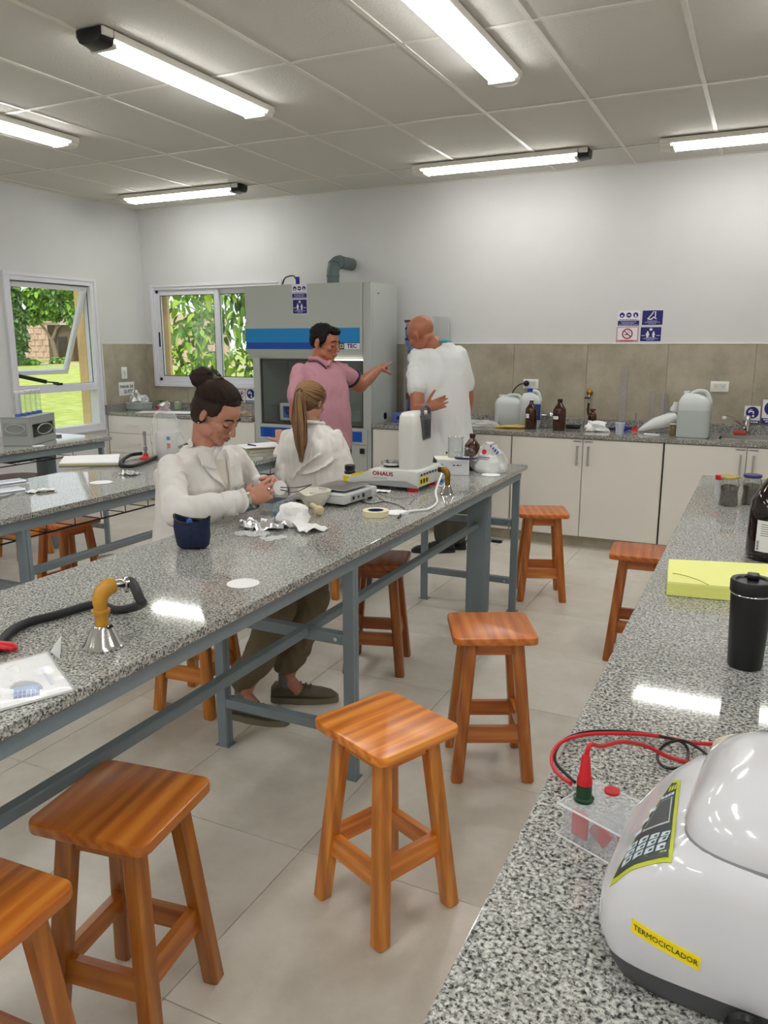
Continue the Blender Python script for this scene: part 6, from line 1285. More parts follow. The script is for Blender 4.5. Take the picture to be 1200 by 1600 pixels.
def torso(b, secs, e=.75):
    """secs: (centre, half-width vector, half-depth vector)"""
    rs = []
    for c, a, d in secs:
        c, a, d = Vector(c), Vector(a), Vector(d)
        rs.append([c+a*math.copysign(abs(math.cos(q))**e, math.cos(q))+d*math.copysign(abs(math.sin(q))**e, math.sin(q)) for q in [2*PI*k/28+.03 for k in range(28)]])
    return b.rings(rs)
def creases(b, A, B, r0, r1, n, seed):     # raised rings along a sleeve that turn into soft folds
    rg = random.Random(seed); A, B = Vector(A), Vector(B); d = (B-A).normalized()
    for k in range(n):
        f = (k+.5+rg.uniform(-.25, .25))/n; r = r0+(r1-r0)*f; ax = (d+Vector((rg.uniform(-.5, .5), rg.uniform(-.5, .5), rg.uniform(-.5, .5)))).normalized()
        b.ell(A.lerp(B, f), (r*1.09, r*1.09, .009), Vector((0, 0, 1)).rotation_difference(ax).to_matrix(), 18)
def hframe(yaw, pitch, roll=0):      # columns: forward, left, up
    return (Matrix.Rotation(yaw, 3, 'Z')@Matrix.Rotation(pitch, 3, 'Y')@Matrix.Rotation(roll, 3, 'X'))
def head(b, c, Rm, s=1.0, male=False, ear=True):
    c = Vector(c)
    def E(p, r, n=14): b.ell(c+Rm@(Vector(p)*s), Vector(r)*s, Rm, n)
    E((-.012, 0, .035), (.096, .076, .084), 24); E((.02, 0, .03), (.07, .068, .075), 20)
    E((.028, 0, -.028), (.058, .058, .082), 20); E((.038, 0, -.078), (.045, .044 if not male else .05, .030)); E((.076, 0, -.096), (.014, .017, .014)); E((.058, 0, -.088), (.03, .03, .022))
    for y in (-1, 1):
        E((.060, y*.036, -.022), (.022, .022, .022)); E((.081, y*.024, .022), (.011, .022, .008)); E((.0, y*.05, -.065), (.05, .014, .03))
        E((.102, y*.010, -.037), (.010, .008, .007))
        if ear and male: E((-.014, y*.083, -.006), (.019, .009, .033)); E((-.008, y*.088, .010), (.016, .008, .014))
        if ear and not male: E((-.012, y*.076, -.010), (.015, .008, .027)); E((-.008, y*.080, .004), (.013, .007, .012))
    p = [c+Rm@(Vector(q)*s) for q in ((.084, 0, .020), (.095, 0, -.004), (.110, 0, -.030))]; limb(b, p, [.0085*s, .0095*s, .011*s], 10)
    E((.088, 0, -.058), (.011, .021, .006)); E((.086, 0, -.068), (.010, .019, .006))
def face_bits(t, c, Rm, base, s=1.0, lips='#a5675a', brow='#2c1a12', closed=False, lip_w=.021, sk=None):
    sk = sk or SKIN
    c = Vector(c)-base; L = lambda p: c+Rm@(Vector(p)*s)
    for y in (-1, 1):
        if not closed:
            MB().ell(L((.0745, y*.031, .002)), (.0125*s,)*3, None, 14).build('eye', mat('eye_white', '#d9d2c8', .3), t)
            MB().ell(L((.0825, y*.0315, .001)), (.0055*s,)*3, None, 10).build('iris', mat('iris_dark', '#2a1a12', .2), t)
            MB().ell(L((.0748, y*.031, .006)), (.0135*s, .0145*s, .010*s), Rm, 14).build('eyelid', sk, t)
        else:
            MB().ell(L((.0745, y*.031, .003)), (.0135*s, .015*s, .011*s), Rm, 14).build('eyelid', sk, t)
            MB().tube([L((.075, y*.018, -.005)), L((.0865, y*.028, -.008)), L((.083, y*.040, -.006)), L((.074, y*.046, -.002))], .0018*s, 6).build('eyelashes', mat('lash', brow, .7), t)
        MB().tube([L((.090, y*.012, .024)), L((.091, y*.026, .031)), L((.080, y*.042, .027)), L((.070, y*.05, .02))], [.003*s, .0042*s, .0036*s, .002*s], 8).build('eyebrow', mat('brow'+brow, brow, .9), t)
    lp = mat('lips'+lips, lips, .45)
    MB().tube([L((.086, -lip_w, -.0615)), L((.097, -.008, -.057)), L((.0985, 0, -.059)), L((.097, .008, -.057)), L((.086, lip_w, -.0615))], [.002*s, .0045*s, .004*s, .0045*s, .002*s], 8).build('upper_lip', lp, t)
    MB().tube([L((.086, -lip_w*.9, -.0635)), L((.095, 0, -.0695)), L((.086, lip_w*.9, -.0635))], [.002*s, .0055*s, .002*s], 8).build('lower_lip', lp, t)
def hand(b, W_, d, n_, sg, curl, s=1.0, spread=.0):
    W_ = Vector(W_); d = Vector(d).normalized(); n_ = Vector(n_); n_ = (n_-d*n_.dot(d)).normalized(); t_ = d.cross(n_)*sg
    F = Matrix((d, t_, n_)).transposed()
    rs = []
    for x, w_, h_ in ((-.02, .024, .017), (.0, .026, .016), (.03, .036, .016), (.065, .041, .0145), (.088, .040, .011)):
        rs.append([W_+d*x*s+t_*w_*s*math.cos(q)+n_*h_*s*math.sin(q) for q in [2*PI*k/16 for k in range(16)]])
    b.rings(rs)
    for k, (off, ln) in enumerate(((.030, .072), (.0105, .080), (-.010, .075), (-.029, .060))):
        p = W_+d*(.082-(.006 if k == 3 else 0))*s+t_*off*s; ang = 0; P = [p]; dd = (d+t_*spread*(1.5-k)).normalized()
        for f_, seg_ in zip((.9, 1.1, .7), (.45, .31, .26)):
            ang += curl[k]*f_; dirv = dd*math.cos(ang)+n_*math.sin(ang); p = p+dirv*ln*seg_*s; P.append(p)
        limb(b, P, [.0098*s, .0086*s, .0078*s, .0068*s], 10)
    p = W_+d*.022*s+t_*.028*s; dd = (d*.62+t_*(.75-curl[4]*.5)+n_*(.25+curl[4])).normalized(); P = [p]
    for f_, seg_ in zip((0, .5, .5), (.042, .034, .026)):
        dd = (dd+(d*.6-t_*.3*curl[4])*f_).normalized(); p = p+dd*seg_*s; P.append(p)
    limb(b, P, [.0145*s, .0115*s, .010*s, .0082*s], 10)
    return P[-1]
def shoe(t, heel, toe, base, m, sole, name='shoe', ank=None, h_=.10, laces=True):
    heel, toe = Vector((heel[0], heel[1], 0)), Vector((toe[0], toe[1], 0)); d = (toe-heel).normalized(); L_ = (toe-heel).length; s_ = Vector((-d.y, d.x, 0)); O = heel-base
    def ring(x, w_, z, zc=0): return [O+d*(x*L_+math.copysign(abs(math.cos(q))**.8, math.cos(q))*w_[0])+s_*math.sin(q)*w_[1]+Vector((0, 0, z)) for q in [2*PI*k/24 for k in range(24)]]
    secs = []
    for x, w_, z0, z1 in ((0.0, .026, .022, .07), (.06, .036, .018, .092), (.2, .039, .018, .098), (.38, .038, .018, .085), (.55, .042, .018, .072), (.75, .047, .018, .06), (.9, .040, .018, .048), (.99, .02, .02, .034)):
        secs.append([O+d*x*L_+s_*w_*math.cos(q)+Vector((0, 0, (z0+z1)/2+(z1-z0)/2*math.sin(q))) for q in [2*PI*k/20 for k in range(20)]])
    o = MB().rings(secs).build(name, m, t, ang=60)
    so = []
    for z in (.0, .004, .026): so.append([O+d*(L_*.5+L_*.52*math.cos(q))+s_*(.046-.006*(math.cos(q) < -.2))*math.copysign(abs(math.sin(q))**.7, math.sin(q))+Vector((0, 0, z+.0005)) for q in [2*PI*k/32 for k in range(32)]])
    MB().rings(so).build('sole', sole, o, ang=60)
    if laces:
        for k in range(4):
            x = .36+k*.075; zz = .094-k*.006
            MB().tube([O+d*x*L_-s_*.022+Vector((0, 0, zz-.008)), O+d*(x+.02)*L_+Vector((0, 0, zz+.003)), O+d*x*L_+s_*.022+Vector((0, 0, zz-.008))], .0025, 6).build('lace', mat('lace_dark', '#4a4638'), o)
    return o
def hair_strands(t, base, c, Rm, r3, starts, end, n, rad, m, seed, lift=1.02, name='hair_strands', zoff=(0, 0, 0)):
    rg = random.Random(seed); b = MB(); c = Vector(c)+Rm@Vector(zoff); e = Vector(end).normalized()
    for k in range(n):
        s0 = Vector(starts(rg)).normalized(); P = []
        ax = s0.cross(e); an = s0.angle(e)
        if ax.length < 1e-4: continue
        ax.normalize(); j = rg.uniform(-.06, .06); lf = lift+rg.uniform(-.008, .015)
        for i in range(9):
            q = Matrix.Rotation(an*i/8, 3, ax)@s0; q = (q+ax*j*math.sin(PI*i/8)).normalized(); P.append(c+Rm@Vector((q.x*r3[0], q.y*r3[1], q.z*r3[2]))*lf-base)
        b.tube(P, [rad*.5, rad, rad, rad*.8], 5, k=0)
    o = b.build(name, m, t, ang=80); o['kind'] = 'stuff'; return o
SKIN = mat('skin', '#b5806a', .5, sss=.12, noise_amt=.05, noise_scale=25)
SKINB = mat('skin_tanned', '#a86a50', .42, sss=.1, noise_amt=.06, noise_scale=18)
COAT = mat('lab_coat_cotton', '#dddad6', .85, bump=.25, bscale=30)
TEE = mat('white_tunic', '#dee1e0', .85, bump=.25, bscale=30)
PINK = mat('pink_polo', '#b98793', .9, bump=.3, bscale=260)
KHAKI = mat('khaki_trousers', '#6e624c', .9, bump=.3, bscale=60); DARKT = mat('dark_trousers', '#45443a', .9, bump=.3, bscale=60)
OLIVE = mat('olive_shoe_suede', '#5d5747', .8, noise_amt=.1, noise_scale=40); SOLE = mat('sole_greenish', '#77705a', .7); BLK = mat('black_shoe', '#20201f', .6)
HAIRD = mat('dark_brown_hair', '#28150d', .7, noise_amt=.3, noise_scale=90); HAIRB = mat('light_brown_hair', '#8f6c47', .45, noise_amt=.1, noise_scale=20); HAIRK = mat('black_brown_hair', '#0e0a08', .65, spec=.25, bump=.8, bscale=120)
HAIRB2 = mat('light_brown_hair_dark', '#5f432b', .5); 
def clothpatch(t, o_cloth, quad, off, name, m, th=.003, res=6, dirv=None, base=None):
    """quad of four world points near the cloth; pushed onto it along dirv"""
    bv = BVHTree.FromPolygons([v.co.copy() for v in o_cloth.data.vertices], [tuple(p.vertices) for p in o_cloth.data.polygons])
    return project_patch(bv, [(0, 0), (1, 0), (1, 1), (0, 1)], lambda i, j: ((Vector(quad[0]).lerp(Vector(quad[1]), i)).lerp(Vector(quad[3]).lerp(Vector(quad[2]), i), j)-base-Vector(dirv)*.25), dirv, off, th, name, m, t, res)

# ---- seated woman with the bun
B0 = Vector((-2.13, 2.57, 0))
t = thing('person', 'seated woman with dark bun and white lab coat looking down at her hands', 'person', B0); W_1 = t
ph = math.radians(-14); fw = vz(math.cos(ph), math.sin(ph), 0); rt = vz(fw.y, -fw.x, 0); up = vz(0, 0, 1)
hc = vz(-2.0, 2.60, 1.272); HR = hframe(math.radians(2), math.radians(33), math.radians(0))
pel, wai, che, shc = vz(-2.13, 2.57, .64), vz(-2.13, 2.575, .80), vz(-2.09, 2.58, .98), vz(-2.065, 2.59, 1.085)
shR, shL = shc+rt*.165+up*.0, shc-rt*.165
elR, wrR = vz(-1.965, 2.275, .925), px(390, 781, 3.07); elL, wrL = px(396, 764, 3.54), px(420, 755, 3.36)
kR, kL, aR, aL = vz(-1.70, 2.56, .50), vz(-1.67, 2.78, .505), vz(-1.865, 2.515, .11), vz(-1.79, 2.735, .11)
b = MB()
torso(b, [(pel-up*.06, rt*.15, fw*.10), (pel, rt*.165, fw*.11), (wai, rt*.12, fw*.085), (che, rt*.12, fw*.085), (shc-up*.03, rt*.12, fw*.06), (shc+up*.03, rt*.055, fw*.045)])
neck0, neck1 = shc+up*.02-fw*.005, hc+HR@vz(-.03, 0, -.06); limb(b, [neck0, neck1], [.056, .05]); head(b, hc, HR, .98)
for sh, el, wr in ((shR, elR, wrR), (shL, elL, wrL)): limb(b, [sh.lerp(el, .25)-up*.01, el, wr], [.036, .034, .025])
for k_, a_, hp in ((kR, aR, pel+rt*.08), (kL, aL, pel-rt*.08)): limb(b, [hp, k_, k_.lerp(a_, .4), a_], [.08, .055, .048, .033]); limb(b, [a_, a_+vz(.05, .01, -.05)], [.033, .03])
hand(b, wrR, px(440, 754, 3.18)-wrR, ray(410, 765), 1, (.18, .25, .35, .45, .75), 1.0, .08)
hand(b, wrL, px(446, 748, 3.24)-px(420, 755, 3.36), vz(-.5, -.3, -.6), -1, (.5, .6, .7, .8, .35), .93, .02)
remesh(b, 'body', SKIN, t, .0038, 2, base=B0)
face_bits(t, hc, HR, B0, .98, closed=True, lips='#9a5a50')
# hair
b = MB(); Hp = lambda *p: hc+HR@Vector(p)
b.ell(Hp(-.032, 0, .045), (.092, .083, .086), HR, 24).ell(Hp(-.058, 0, .005), (.060, .073, .075), HR, 20).ell(Hp(.014, 0, .082), (.055, .062, .038), HR, 16)
for y in (-1, 1): b.ell(Hp(.0, y*.062, .045), (.046, .02, .048), HR, 14).ell(Hp(-.04, y*.06, -.03), (.04, .016, .035), HR, 12)
bun = Hp(-.125, .0, .085)
for k in range(9):
    a = 2*PI*k/9; b.ell(bun+HR@vz(.012*math.cos(a)-.01, .026*math.cos(a), .028*math.sin(a)), (.024, .022, .022), HR, 12)
b.ell(bun, (.035, .035, .035), HR, 12).ell(Hp(-.09, 0, .07), (.04, .03, .03), HR, 12)
remesh(b, 'hair', HAIRD, t, .005, 2, (.003, 40, (1, 1, 1), 3), B0)
def st1(r):
    a = r.uniform(-2.1, 2.1); return (math.cos(a)*.82, math.sin(a), r.uniform(0, 1)**.5*.2+.30+.42*math.cos(a*.75)-.35*abs(math.sin(a)))
hair_strands(t, B0, hc, HR, (.103, .087, .090), st1, (-.95, 0, .42), 320, .0021, mat('hair_strand_brown', '#25120a', .55, spec=.3), 5, 1.03, zoff=(-.018, 0, .042))
b = MB(); hair_strands(t, B0, hc, HR, (.099, .085, .090), st1, (-.95, 0, .42), 120, .0016, mat('hair_strand_light', '#3a2013', .5, spec=.3), 15, 1.045, zoff=(-.022, 0, .042))
rg = random.Random(9)
for k in range(26):
    a = rg.uniform(0, 2*PI); tl = rg.uniform(.03, .055); P = [bun-B0+HR@(vz(-.01+rg.uniform(-.02, .02), .034*math.cos(a+q), .036*math.sin(a+q))) for q in (0, .8, 1.6, 2.4)]; b.tube(P, .003, 6, k=4)
for k in range(10):
    a = rg.uniform(-.5, .5); P = [bun-B0+HR@vz(.01, .01*a, .03), bun-B0+HR@vz(.03, .03*a, .045+rg.uniform(0, .02)), bun-B0+HR@vz(.065+rg.uniform(0, .03), .05*a, .035+rg.uniform(0, .02))]; b.tube(P, .0013, 5, k=4)
o = b.build('loose_strands', HAIRD, t); o['kind'] = 'stuff'
MB().ell(Hp(-.008, -.088, -.04)-B0, (.004, .004, .004), None, 8).build('earring', CHROME, t)
# lab coat
b = MB()
torso(b, [(pel-up*.13+fw*.05, rt*.20, fw*.16), (pel+fw*.02, rt*.205, fw*.15), (wai+fw*.01, rt*.175, fw*.125), (che+fw*.012, rt*.185, fw*.135), (che+up*.07, rt*.190, fw*.12), (shc+up*.008, rt*.172, fw*.085), (shc+up*.040-fw*.008, rt*.10, fw*.066), (shc+up*.058-fw*.012, rt*.072, fw*.058)], .8)
limb(b, [shR-up*.012-rt*.006, shR.lerp(elR, .5)+rt*.004, elR+up*.004, elR.lerp(wrR, .5)+up*.002, wrR.lerp(elR, .22)], [.054, .054, .058, .052, .043])
limb(b, [shL-up*.012+rt*.006, shL.lerp(elL, .5), elL+up*.004, wrL.lerp(elL, .3)], [.056, .056, .056, .043])
b.ell(elR-up*.018+vz(.03, .05, 0), (.055, .06, .035)); 
for k in range(3): b.ell(elR.lerp(wrR, .25+k*.22)-up*.012, (.045, .05, .03))
torso(b, [(kR.lerp(pel+rt*.08, .45)+up*.0, rt*.10, up*.085), (pel+rt*.08+up*.0, rt*.12, up*.10)]); torso(b, [(kL.lerp(pel-rt*.08, .5), rt*.10, up*.085), (pel-rt*.08, rt*.12, up*.10)])
b.rings([[pel-fw*.10+rt*.16*q+up*z-fw*f for q, z, f in ((-1, -.02, .06), (1, -.02, .06), (1, -.30, .11), (-1, -.30, .11))], [pel-fw*.06+rt*.16*q+up*z-fw*f for q, z, f in ((-1, -.02, .06), (1, -.02, .06), (1, -.30, .11), (-1, -.30, .11))]])
creases(b, shR.lerp(elR, .3), elR, .055, .058, 5, 1); creases(b, elR, wrR, .058, .048, 6, 2); creases(b, shL.lerp(elL, .3), elL, .055, .055, 4, 3)
coat = remesh(b, 'lab_coat', COAT, t, .006, 4, (.0075, 10, (1.3, 1.3, .6), 2), B0)
# collar, lapels, front edge, pocket, buttons
FD = -(fw+up*-.25); FD = vz(-fw.x, -fw.y, .0)
def front(lat, z): return shc+fw*.30-rt*lat+vz(0, 0, z)      # lat>0 is her left
def patch(lat_z, name, m, off=.002, th=.004, res=6): return clothpatch(t, coat, [front(*p) for p in lat_z], off, name, m, th, res, vz(-fw.x, -fw.y, 0), B0)
SH = mat('coat_fold', '#d6d2cc', .85); INN = mat('inner_shirt', '#cfc8bb', .85)
patch(((-.022, .005), (.035, .005), (.006, -.15), (.0, -.15)), 'undershirt', INN, .0015, .001)
patch(((-.085, .01), (-.034, .018), (-.008, -.11), (-.055, -.065)), 'lapel', SH, .005, .008); patch(((.042, .018), (.09, .01), (.060, -.07), (.018, -.13)), 'lapel', SH, .005, .008)
patch(((-.088, .024), (-.045, .027), (-.026, -.035), (-.088, -.014)), 'collar', COAT, .012, .008); patch(((.047, .027), (.088, .024), (.088, -.014), (.034, -.035)), 'collar', COAT, .012, .008)
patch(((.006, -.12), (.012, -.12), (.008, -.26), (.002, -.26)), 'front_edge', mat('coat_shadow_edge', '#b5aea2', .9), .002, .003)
patch(((.070, -.115), (.135, -.105), (.128, -.20), (.068, -.205)), 'pocket', SH, .003, .003)
MB().tube([front(-.01, .0)-fw*.22-B0, shc+fw*.075+up*.035-B0, shc+fw*.01-rt*.075+up*.06-B0, shc-fw*.07+up*.07-B0, shc+fw*.01+rt*.075+up*.065-B0], [.004, .010, .013, .014, .010], 10).build('collar_stand', COAT, t)
for z in (-.14, -.2): MB().lathe([(.006, 0), (.006, .003), (0, .004)], front(-.006, z)-fw*.165-B0, 10, axis=fw).build('button', WHITEP, t)
# cuffs, watch, ring
for wr, el, s_ in ((wrR, elR, 1), (wrL, elL, .9)):
    d_ = (el-wr).normalized(); c0 = wr+d_*.035+up*.002-B0
    MB().tube([c0, c0+d_*.02, c0+d_*.07], [.041*s_, .046*s_, .047*s_], 18, k=0).build('cuff', COAT, t)
d_ = (wrR-elR).normalized()
MB().lathe([(.029, -.006), (.031, -.006), (.031, .006), (.029, .006), (.029, -.006)], wrR-d_*.004-B0, 24, axis=d_).build('bracelet', mat('silver_band', '#b9b2a0', .3, metal=.9), t)
MB().box(-.014, .014, -.012, .012, -.004, .004, bevel=.003).xf(Matrix.Translation(wrR+vz(.024, -.012, -.022)-B0)@Matrix.Rotation(.9, 4, 'Y')).build('watch', mat('watch_face', '#4a5558', .25), t)
dR = (px(440, 754, 3.18)-wrR).normalized(); MB().lathe([(.0088, -.003), (.0105, -.003), (.0105, .003), (.0088, .003), (.0088, -.003)], wrR+dR*.098+vz(.0, .0, -.0)-B0, 16, axis=dR).build('ring', CHROME, t)
# trousers and shoes
b = MB(); hipR, hipL = pel+rt*.085, pel-rt*.085
for hp, k_, a_ in ((hipR, kR, aR), (hipL, kL, aL)):
    limb(b, [hp, hp.lerp(k_, .5), k_, k_.lerp(a_, .3), k_.lerp(a_, .65), a_+up*.075+(k_-a_)*.0], [.10, .088, .074, .072, .066, .062])
b.ell(pel, (.14, .17, .11))
tr_ = remesh(b, 'trousers', KHAKI, t, .008, 3, (.010, 12, (1, 1, .6), 5), B0)
for a_ in (aR, aL): MB().cyl(a_+vz(0, 0, -.035)-B0, a_+vz(0, 0, .04)-B0, .036, .034, 14).build('sock', mat('sock_grey', '#6f6d70', .9), t)
shoe(t, (-1.945, 2.505), (-1.665, 2.545), B0, OLIVE, SOLE); shoe(t, (-1.85, 2.705), (-1.59, 2.835), B0, OLIVE, SOLE)
# what she holds
dc = px(437, 762, 3.27) if False else vz(-1.735, 2.70, 1.0)
dc = on(0, -1.752, 437, 762)
o = MB().lathe([(.030, 0), (.030, .0015)], (0, 0, 0), 32, axis=(.80, -.55, .1)).build('paper_disc', PAPER); o.location = dc; tag(o, 'small white paper disc held up in the seated woman\'s fingers', 'paper disc')
tt = thing('tongs', 'thin dark metal tongs held by the seated woman, pointing right', 'tongs', dc+vz(.02, -.01, .0))
e0 = on(0, -1.60, 487, 757)-tt.location
MB().tube([vz(-.01, .0, .004), vz(.03, .02, .0)+e0*.2, e0], .002, 6).build('arm', mat('tong_steel', '#55504c', .3, metal=.8), tt); MB().tube([vz(-.01, .0, -.006), vz(.02, .0, -.018)+e0*.3, e0], .002, 6).build('arm', mat('tong_steel', '#55504c'), tt)

# ---- woman with the ponytail, from behind
B0 = Vector((-2.43, 4.18, 0)); t = thing('person', 'seated woman with light brown ponytail in white lab coat, back to the camera', 'person', B0)
ph = math.radians(104); fw = vz(math.cos(ph), math.sin(ph), 0); rt = vz(fw.y, -fw.x, 0)
hc = px(487, 629, 4.80); HR = hframe(math.radians(80), math.radians(18))
pel = vz(-2.43, 4.18, .64); shc = px(487, 674, 4.80); wai = pel.lerp(shc, .42); che = pel.lerp(shc, .75)
shR, shL = shc+rt*.150-up*.030, shc-rt*.150-up*.030
elR, wrR = px(541, 748, 4.78), px(520, 735, 5.05); elL, wrL = px(443, 745, 4.85), px(440, 715, 5.05)
wrL.z = .93; wrR.z = .80
b = MB(); torso(b, [(pel-up*.06, rt*.15, fw*.10), (pel, rt*.165, fw*.11), (wai, rt*.12, fw*.09), (che, rt*.14, fw*.09), (shc-up*.05, rt*.12, fw*.06), (shc+up*.02, rt*.05, fw*.045)])
limb(b, [shc, hc+HR@vz(-.03, 0, -.06)], [.055, .05]); head(b, hc, HR, .95)
for sh, el, wr in ((shR, elR, wrR), (shL, elL, wrL)): limb(b, [sh.lerp(el, .25)-up*.01, el, wr], [.036, .034, .026])
hand(b, wrR, (wrR-elR), vz(0, 0, -1), -1, (.4, .4, .4, .4, .3), .93); hand(b, wrL, (wrL-elL), vz(0, 0, -1), 1, (.2, .2, .2, .2, .2), .93)
kR, kL, aR, aL = vz(-2.27, 4.60, .53), vz(-2.48, 4.62, .53), vz(-2.20, 4.40, .10), vz(-2.34, 4.42, .1)
for hp, k_, a_ in ((pel+rt*.08, kR, aR), (pel-rt*.08, kL, aL)): limb(b, [hp, k_, a_], [.08, .055, .035])
remesh(b, 'body', SKIN, t, .006, 2, base=B0)
MB().ell(hc+HR@vz(-.005, -.084, -.045)-B0, (.005, .005, .005), None, 8).build('earring', CHROME, t)
Hp = lambda *p: hc+HR@Vector(p)
b = MB().ell(Hp(-.022, 0, .040), (.100, .084, .084), HR, 24).ell(Hp(-.055, 0, -.005), (.06, .070, .075), HR, 20).ell(Hp(.03, 0, .07), (.055, .062, .044), HR, 16)
remesh(b, 'hair', HAIRB2, t, .006, 2, (.002, 50, (1, 1, 1), 3), B0)
pt = Hp(-.118, 0, .035)
hair_strands(t, B0, hc, HR, (.104, .088, .090), lambda r: (r.uniform(-.6, .9), r.uniform(-1, 1), r.uniform(-.75, .9)), (-.97, 0, .1), 260, .0022, HAIRB, 6, 1.03, zoff=(-.022, 0, .035))
rg = random.Random(4)
p_end = px(470, 716, 4.66)
for nm, mm, cnt, sc_ in (('ponytail', HAIRB, 110, 1.0), ('ponytail_lowlights', HAIRB2, 50, 1.02)):
    b = MB()
    for k in range(cnt):
        a = rg.uniform(0, 2*PI); r_ = rg.uniform(.3, 1)*sc_; j = lambda: vz(rg.uniform(-.006, .006), rg.uniform(-.006, .006), 0)
        off = lambda w_: (rt*math.cos(a)+fw*math.sin(a))*w_*r_
        P = [pt+off(.012)-B0, pt-fw*.035-up*.02+off(.024)-B0+j(), pt.lerp(p_end, .4)-fw*.02+off(.042)-B0+j(), pt.lerp(p_end, .75)+off(.034)-B0+j(), p_end+off(.014)+up*rg.uniform(-.03, .07)-B0+j()]
        b.tube(P, [.0028, .0034, .0036, .003, .001], 5, k=4)
    b.build(nm, mm, t, ang=80)['kind'] = 'stuff'
MB().lathe([(.016, -.008), (.020, -.008), (.020, .008), (.016, .008), (.016, -.008)], pt-fw*.012-B0, 18, axis=HR@vz(-1, 0, .1)).build('hair_tie', BLACK, t)
b = MB(); torso(b, [(pel-up*.12, rt*.20, fw*.16), (pel, rt*.205, fw*.15), (wai, rt*.185, fw*.135), (che, rt*.195, fw*.13), (shc-up*.045, rt*.19, fw*.10), (shc-up*.012, rt*.165, fw*.085), (shc+up*.016, rt*.125, fw*.07), (shc+up*.042, rt*.082, fw*.06), (shc+up*.062, rt*.066, fw*.055)], .85)
limb(b, [shR-up*.01, shR.lerp(elR, .5)+rt*.008, elR, elR.lerp(wrR, .7)], [.056, .060, .060, .05]); limb(b, [shL-up*.01, shL.lerp(elL, .5), elL, elL.lerp(wrL, .7)], [.056, .058, .056, .05])
b.rings([[pel-fw*.12+rt*.17*q+up*z-fw*f for q, z, f in ((-1, -.0, .02), (1, -.0, .02), (1, -.28, .07), (-1, -.28, .07))], [pel-fw*.08+rt*.17*q+up*z-fw*f for q, z, f in ((-1, -.0, .02), (1, -.0, .02), (1, -.28, .07), (-1, -.28, .07))]])
creases(b, shR.lerp(elR, .2), elR, .058, .060, 6, 5); creases(b, shL.lerp(elL, .2), elL, .056, .056, 5, 6); creases(b, wai, che, .175, .17, 3, 7)
remesh(b, 'lab_coat', COAT, t, .007, 4, (.011, 9, (1.5, 1.5, .45), 7), B0)
MB().tube([shc+up*.05+q-B0 for q in (fw*.05-rt*.05, -rt*.075, -fw*.06-rt*.03+up*.012, -fw*.06+rt*.03+up*.012, rt*.075, fw*.05+rt*.05)], .011, 10).build('collar', COAT, t)
MB().tube([shc+up*.062+q-B0 for q in (-rt*.062, -fw*.052, rt*.062)], .006, 8).build('undershirt_collar', BLACK, t)
b = MB()
for hp, k_, a_ in ((pel+rt*.085, kR, aR), (pel-rt*.085, kL, aL)): limb(b, [hp, k_, k_.lerp(a_, .5), a_+up*.03], [.09, .07, .06, .05])
remesh(b, 'trousers', mat('black_trousers', '#26262a', .9), t, .01, 3, None, B0)
shoe(t, aR[:2] if False else (-2.235, 4.40), (-2.14, 4.17), B0, BLK, mat('sole_grey', '#5a5a58', .7)); shoe(t, (-2.35, 4.44), (-2.27, 4.20), B0, BLK, mat('sole_grey', '#5a5a58'))

# ---- man in the pink polo, pointing
B0 = Vector((-2.72, 4.76, 0)); t = thing('person', 'dark-haired man in pink polo shirt pointing to the right in front of the fume hood', 'person', B0)
ph = math.radians(-22); fw = vz(math.cos(ph), math.sin(ph), 0); rt = vz(fw.y, -fw.x, 0)
hc = px(508, 536, 5.35); HR = hframe(math.radians(0), math.radians(12))
shc = px(499, 575, 5.38); pel = vz(-2.73, 4.76, .93); wai = pel.lerp(shc, .36); che = pel.lerp(shc, .75)
shR, shL = shc+rt*.175, shc-rt*.175
elL, wrL = px(562, 603, 5.66), px(590, 578, 5.86); elR, wrR = px(462, 650, 5.25), px(478, 695, 5.2)
b = MB(); torso(b, [(pel-up*.08, rt*.16, fw*.12), (pel, rt*.17, fw*.13), (wai, rt*.16, fw*.14), (che, rt*.15, fw*.11), (shc-up*.05, rt*.12, fw*.07), (shc+up*.02, rt*.06, fw*.05)])
limb(b, [shc, hc+HR@vz(-.02, 0, -.07)], [.064, .06]); head(b, hc, HR, 1.02, True)
limb(b, [shL.lerp(elL, .3), elL, elL.lerp(wrL, .4), wrL], [.054, .050, .047, .032]); limb(b, [shR.lerp(elR, .3), elR, elR.lerp(wrR, .4), wrR], [.048, .045, .042, .028])
hd = px(612, 562, 5.98)-wrL
hand(b, wrL, hd, vz(0, 0, -1), -1, (.02, 1.15, 1.2, 1.25, .7), 1.0); hand(b, wrR, wrR-elR, -rt, 1, (.4, .5, .5, .5, .3), 1.0)
aR, aL = vz(-2.78, 4.67, .09), vz(-2.70, 4.87, .09)
for a_, s_ in ((aR, 1), (aL, -1)): limb(b, [pel+rt*.09*s_-up*.05, a_+up*.42, a_], [.09, .06, .038])
remesh(b, 'body', SKINB, t, .0055, 2, base=B0)
face_bits(t, hc, HR, B0, 1.02, '#9c5f52', '#1d1512', closed=True, sk=SKINB)
Hp = lambda *p: hc+HR@Vector(p)
b = MB().ell(Hp(-.025, 0, .052), (.096, .084, .078), HR, 24).ell(Hp(-.06, 0, .01), (.055, .072, .065), HR, 18).ell(Hp(.045, 0, .088), (.05, .058, .03), HR, 16)
for y in (-1, 1): b.ell(Hp(.01, y*.066, .035), (.035, .018, .04), HR, 12).ell(Hp(.012, y*.074, -.008), (.010, .008, .028), HR, 10)
remesh(b, 'hair', HAIRK, t, .006, 1, (.006, 45, (1, 1, 1), 8), B0)
